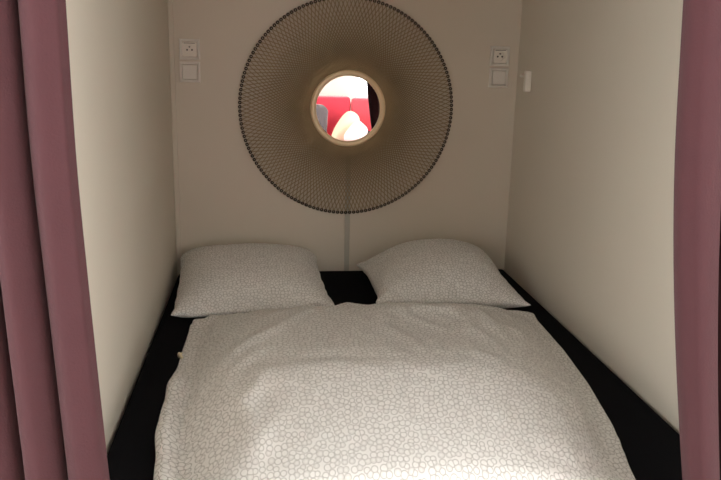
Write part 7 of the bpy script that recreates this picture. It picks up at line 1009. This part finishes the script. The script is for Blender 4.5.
cl = curtain([(-.292, 1.215), (-.303, 1.195), (-.330, 1.188), (-.352, 1.200), (-.360, 1.245), (-.372, 1.205), (-.395, 1.185), (-.415, 1.195), (-.423, 1.250),
         (-.440, 1.205), (-.470, 1.185), (-.495, 1.200), (-.510, 1.250), (-.530, 1.20), (-.57, 1.185), (-.60, 1.21), (-.62, 1.25), (-.65, 1.20), (-.70, 1.19)],
        lambda z: 0.001 + 0.018*max(0.0, (1.25-z)/.45), 0.015, H-0.01, 'mauve curtain on the left of the alcove, hanging in several deep folds', 3.1)
cr = curtain([(.727, 1.225), (.732, 1.200), (.752, 1.188), (.775, 1.188), (.790, 1.202), (.799, 1.255), (.812, 1.205), (.84, 1.187), (.86, 1.20), (.872, 1.25), (.884, 1.20), (.900, 1.185), (.935, 1.20), (.95, 1.25),
         (.97, 1.20), (1.01, 1.185), (1.045, 1.205), (1.06, 1.25), (1.08, 1.20), (1.12, 1.185), (1.17, 1.19)],
        lambda z: -.045 + .17*(max(0.0, 1.25-z))**1.3 - .06*max(0.0, min(z, 1.6)-1.2), 0.015, H-0.01, 'mauve curtain on the right of the alcove, drawn flat at its edge', 8.7)

# ------------------------------------------------------------------ sofa seen in the mirror
SY = -2.0
sofa = thing('sofa', 'red fabric corner sofa seen reflected in the round mirror', 'sofa', (0.4, SY, 0))
def part(name, m, x0, x1, y0, y1, z0, z1, bev, rot=0, piv=(0, 0), tilt=0):
    bm = nb(); box(bm, x0, x1, y0, y1, z0, z1, bev, 4)
    if tilt:
        bmesh.ops.rotate(bm, cent=(0, y1, z0), matrix=Matrix.Rotation(tilt, 3, 'X'), verts=bm.verts)
    if rot: bmesh.ops.rotate(bm, cent=(piv[0], piv[1], 0), matrix=Matrix.Rotation(rot, 3, 'Z'), verts=bm.verts)
    bmesh.ops.translate(bm, vec=(-0.3, -SY, 0), verts=bm.verts)
    return obj(name, bm, m, sofa, True)
part('sofa_base', 'red', -0.9, 1.75, -2.25, -1.2, 0.06, 0.265, 0.03)
part('seat_cushion', 'red', -0.88, 0.80, -2.0, -1.18, 0.27, 0.40, 0.05)
part('seat_cushion', 'red', 0.81, 1.73, -2.0, -1.18, 0.27, 0.40, 0.05)
part('back_cushion', 'red', -0.88, 0.885, -2.22, -2.0, 0.455, 0.945, 0.03)
part('back_cushion', 'red_lit', 0.888, 1.70, -2.20, -1.99, 0.455, 0.935, 0.03, math.radians(14), (0.90, -1.99))
for x in (-0.8, 1.6):
    for y in (-2.15, -1.3):
        bm = nb(); box(bm, x-.025, x+.025, y-.025, y+.025, 0, 0.07); bmesh.ops.translate(bm, vec=(-0.3, -SY, 0), verts=bm.verts)
        obj('sofa_leg', bm, 'base', sofa)
def cushion(name, m, w, h, d, loc, rot, label, pinch=0.5, rnd=0.5):
    bm = nb(); n = 18; g = {}
    uvl = bm.loops.layers.uv.new('UVMap')
    for s in (0, 1):
        for i in range(n+1):
            for j in range(n+1):
                u, v = 2*i/n-1, 2*j/n-1
                e = i in (0, n) or j in (0, n)
                if s and e: g[s, i, j] = g[0, i, j]; continue
                t = ((1-u*u)*(1-v*v))**pinch
                k = 1 - .05*(1-v*v) if abs(u) == 1 else 1
                x = u*w/2*math.sqrt(1-.42*v*v*abs(v)**rnd); z = v*h/2*math.sqrt(1-.42*u*u*abs(u)**rnd)
                g[s, i, j] = bm.verts.new((x, (1 if s else -1)*d/2*t + .006*noise.noise(Vector((u*4, v*4, s+w*9))), z))
    for s in (0, 1):
        for i in range(n):
            for j in range(n):
                q = [g[s, i, j], g[s, i+1, j], g[s, i+1, j+1], g[s, i, j+1]]
                bm.faces.new(q if not s else q[::-1])
    o = obj(name, bm, m, None, True); o.location = loc; o.rotation_euler = rot
    soft(o); return tag(o, label, 'cushion', 'cushions on the sofa in the mirror')
R_ = math.radians
cushion('cushion', 'greyc', 0.42, 0.40, 0.14, (0.52, -1.85, 0.69), (R_(14), R_(3), R_(6)), 'grey square cushion at the left end of the mirror reflection, against the red sofa', rnd=14)
cushion('cushion', 'cream', 0.22, 0.42, 0.14, (0.91, -1.80, 0.625), (R_(14), R_(33), 0), 'cream cushion leaning against the red sofa in the mirror, behind the white one')
cushion('cushion', 'whitec', 0.20, 0.29, 0.13, (1.0, -1.65, 0.585), (R_(18), R_(42), R_(-4)), 'white textured cushion tilted in front of the cream one in the mirror', rnd=3)
cushion('cushion', 'blackc', 0.20, 0.20, 0.10, (1.12, -1.80, 0.52), (R_(20), R_(10), R_(-4)), 'small black cushion right of the white one in the mirror')

# ------------------------------------------------------------------ light: daylight through the mirrored window and two unseen side windows, one made up
w = bpy.data.worlds.new('sky'); bpy.context.scene.world = w; w.use_nodes = True
nt = w.node_tree; bg = nt.nodes['Background']
bg.inputs['Color'].default_value = (1.0, 0.995, 0.985, 1); bg.inputs['Strength'].default_value = 11
def portal(loc, rot, sx, sy):
    l = bpy.data.lights.new('daylight', 'AREA'); l.shape = 'RECTANGLE'; l.size = sx; l.size_y = sy
    l.cycles.is_portal = True
    o = bpy.data.objects.new('daylight', l); C.objects.link(o); o.location = loc; o.rotation_euler = rot
portal(((W1[0]+W1[1])/2, RYB-T-.01, (W1[2]+W1[3])/2), (R_(90), 0, 0), W1[1]-W1[0], W1[3]-W1[2])
portal((RXR+T+.01, (W3[0]+W3[1])/2, (W3[2]+W3[3])/2), (R_(90), 0, R_(90)), W3[1]-W3[0], W3[3]-W3[2])
portal((RXL-T-.01, (W2[0]+W2[1])/2, (W2[2]+W2[3])/2), (R_(90), 0, R_(-90)), W2[1]-W2[0], W2[3]-W2[2])

# ------------------------------------------------------------------ camera (solved from the photo's vanishing points)
f = 770.635; cx, cy = 360.5, 240.0
d = Vector((268-cx, cy-50, -f)).normalized(); up = -Vector((290-cx, cy-3400, -f)).normalized()
xa = d.cross(up); 
Rm = Matrix((xa, d, up))       # world = Rm @ camera
cam = bpy.data.cameras.new('camera'); co = bpy.data.objects.new('camera', cam); C.objects.link(co)
cam.sensor_fit = 'HORIZONTAL'; cam.sensor_width = 36; cam.lens = f*36/721; cam.clip_start = 0.02
co.matrix_world = Matrix.Translation((0, 0, CAMZ)) @ Rm.to_4x4()
sc = bpy.context.scene; sc.camera = co
vs = sc.view_settings; vs.view_transform = 'Standard'; vs.look = 'None'; vs.gamma = 1; vs.use_curve_mapping = False
vs.exposure = 0.14
try:
    sc.cycles.max_bounces = 10; sc.cycles.diffuse_bounces = 6; sc.cycles.sample_clamp_indirect = 4
except Exception: pass
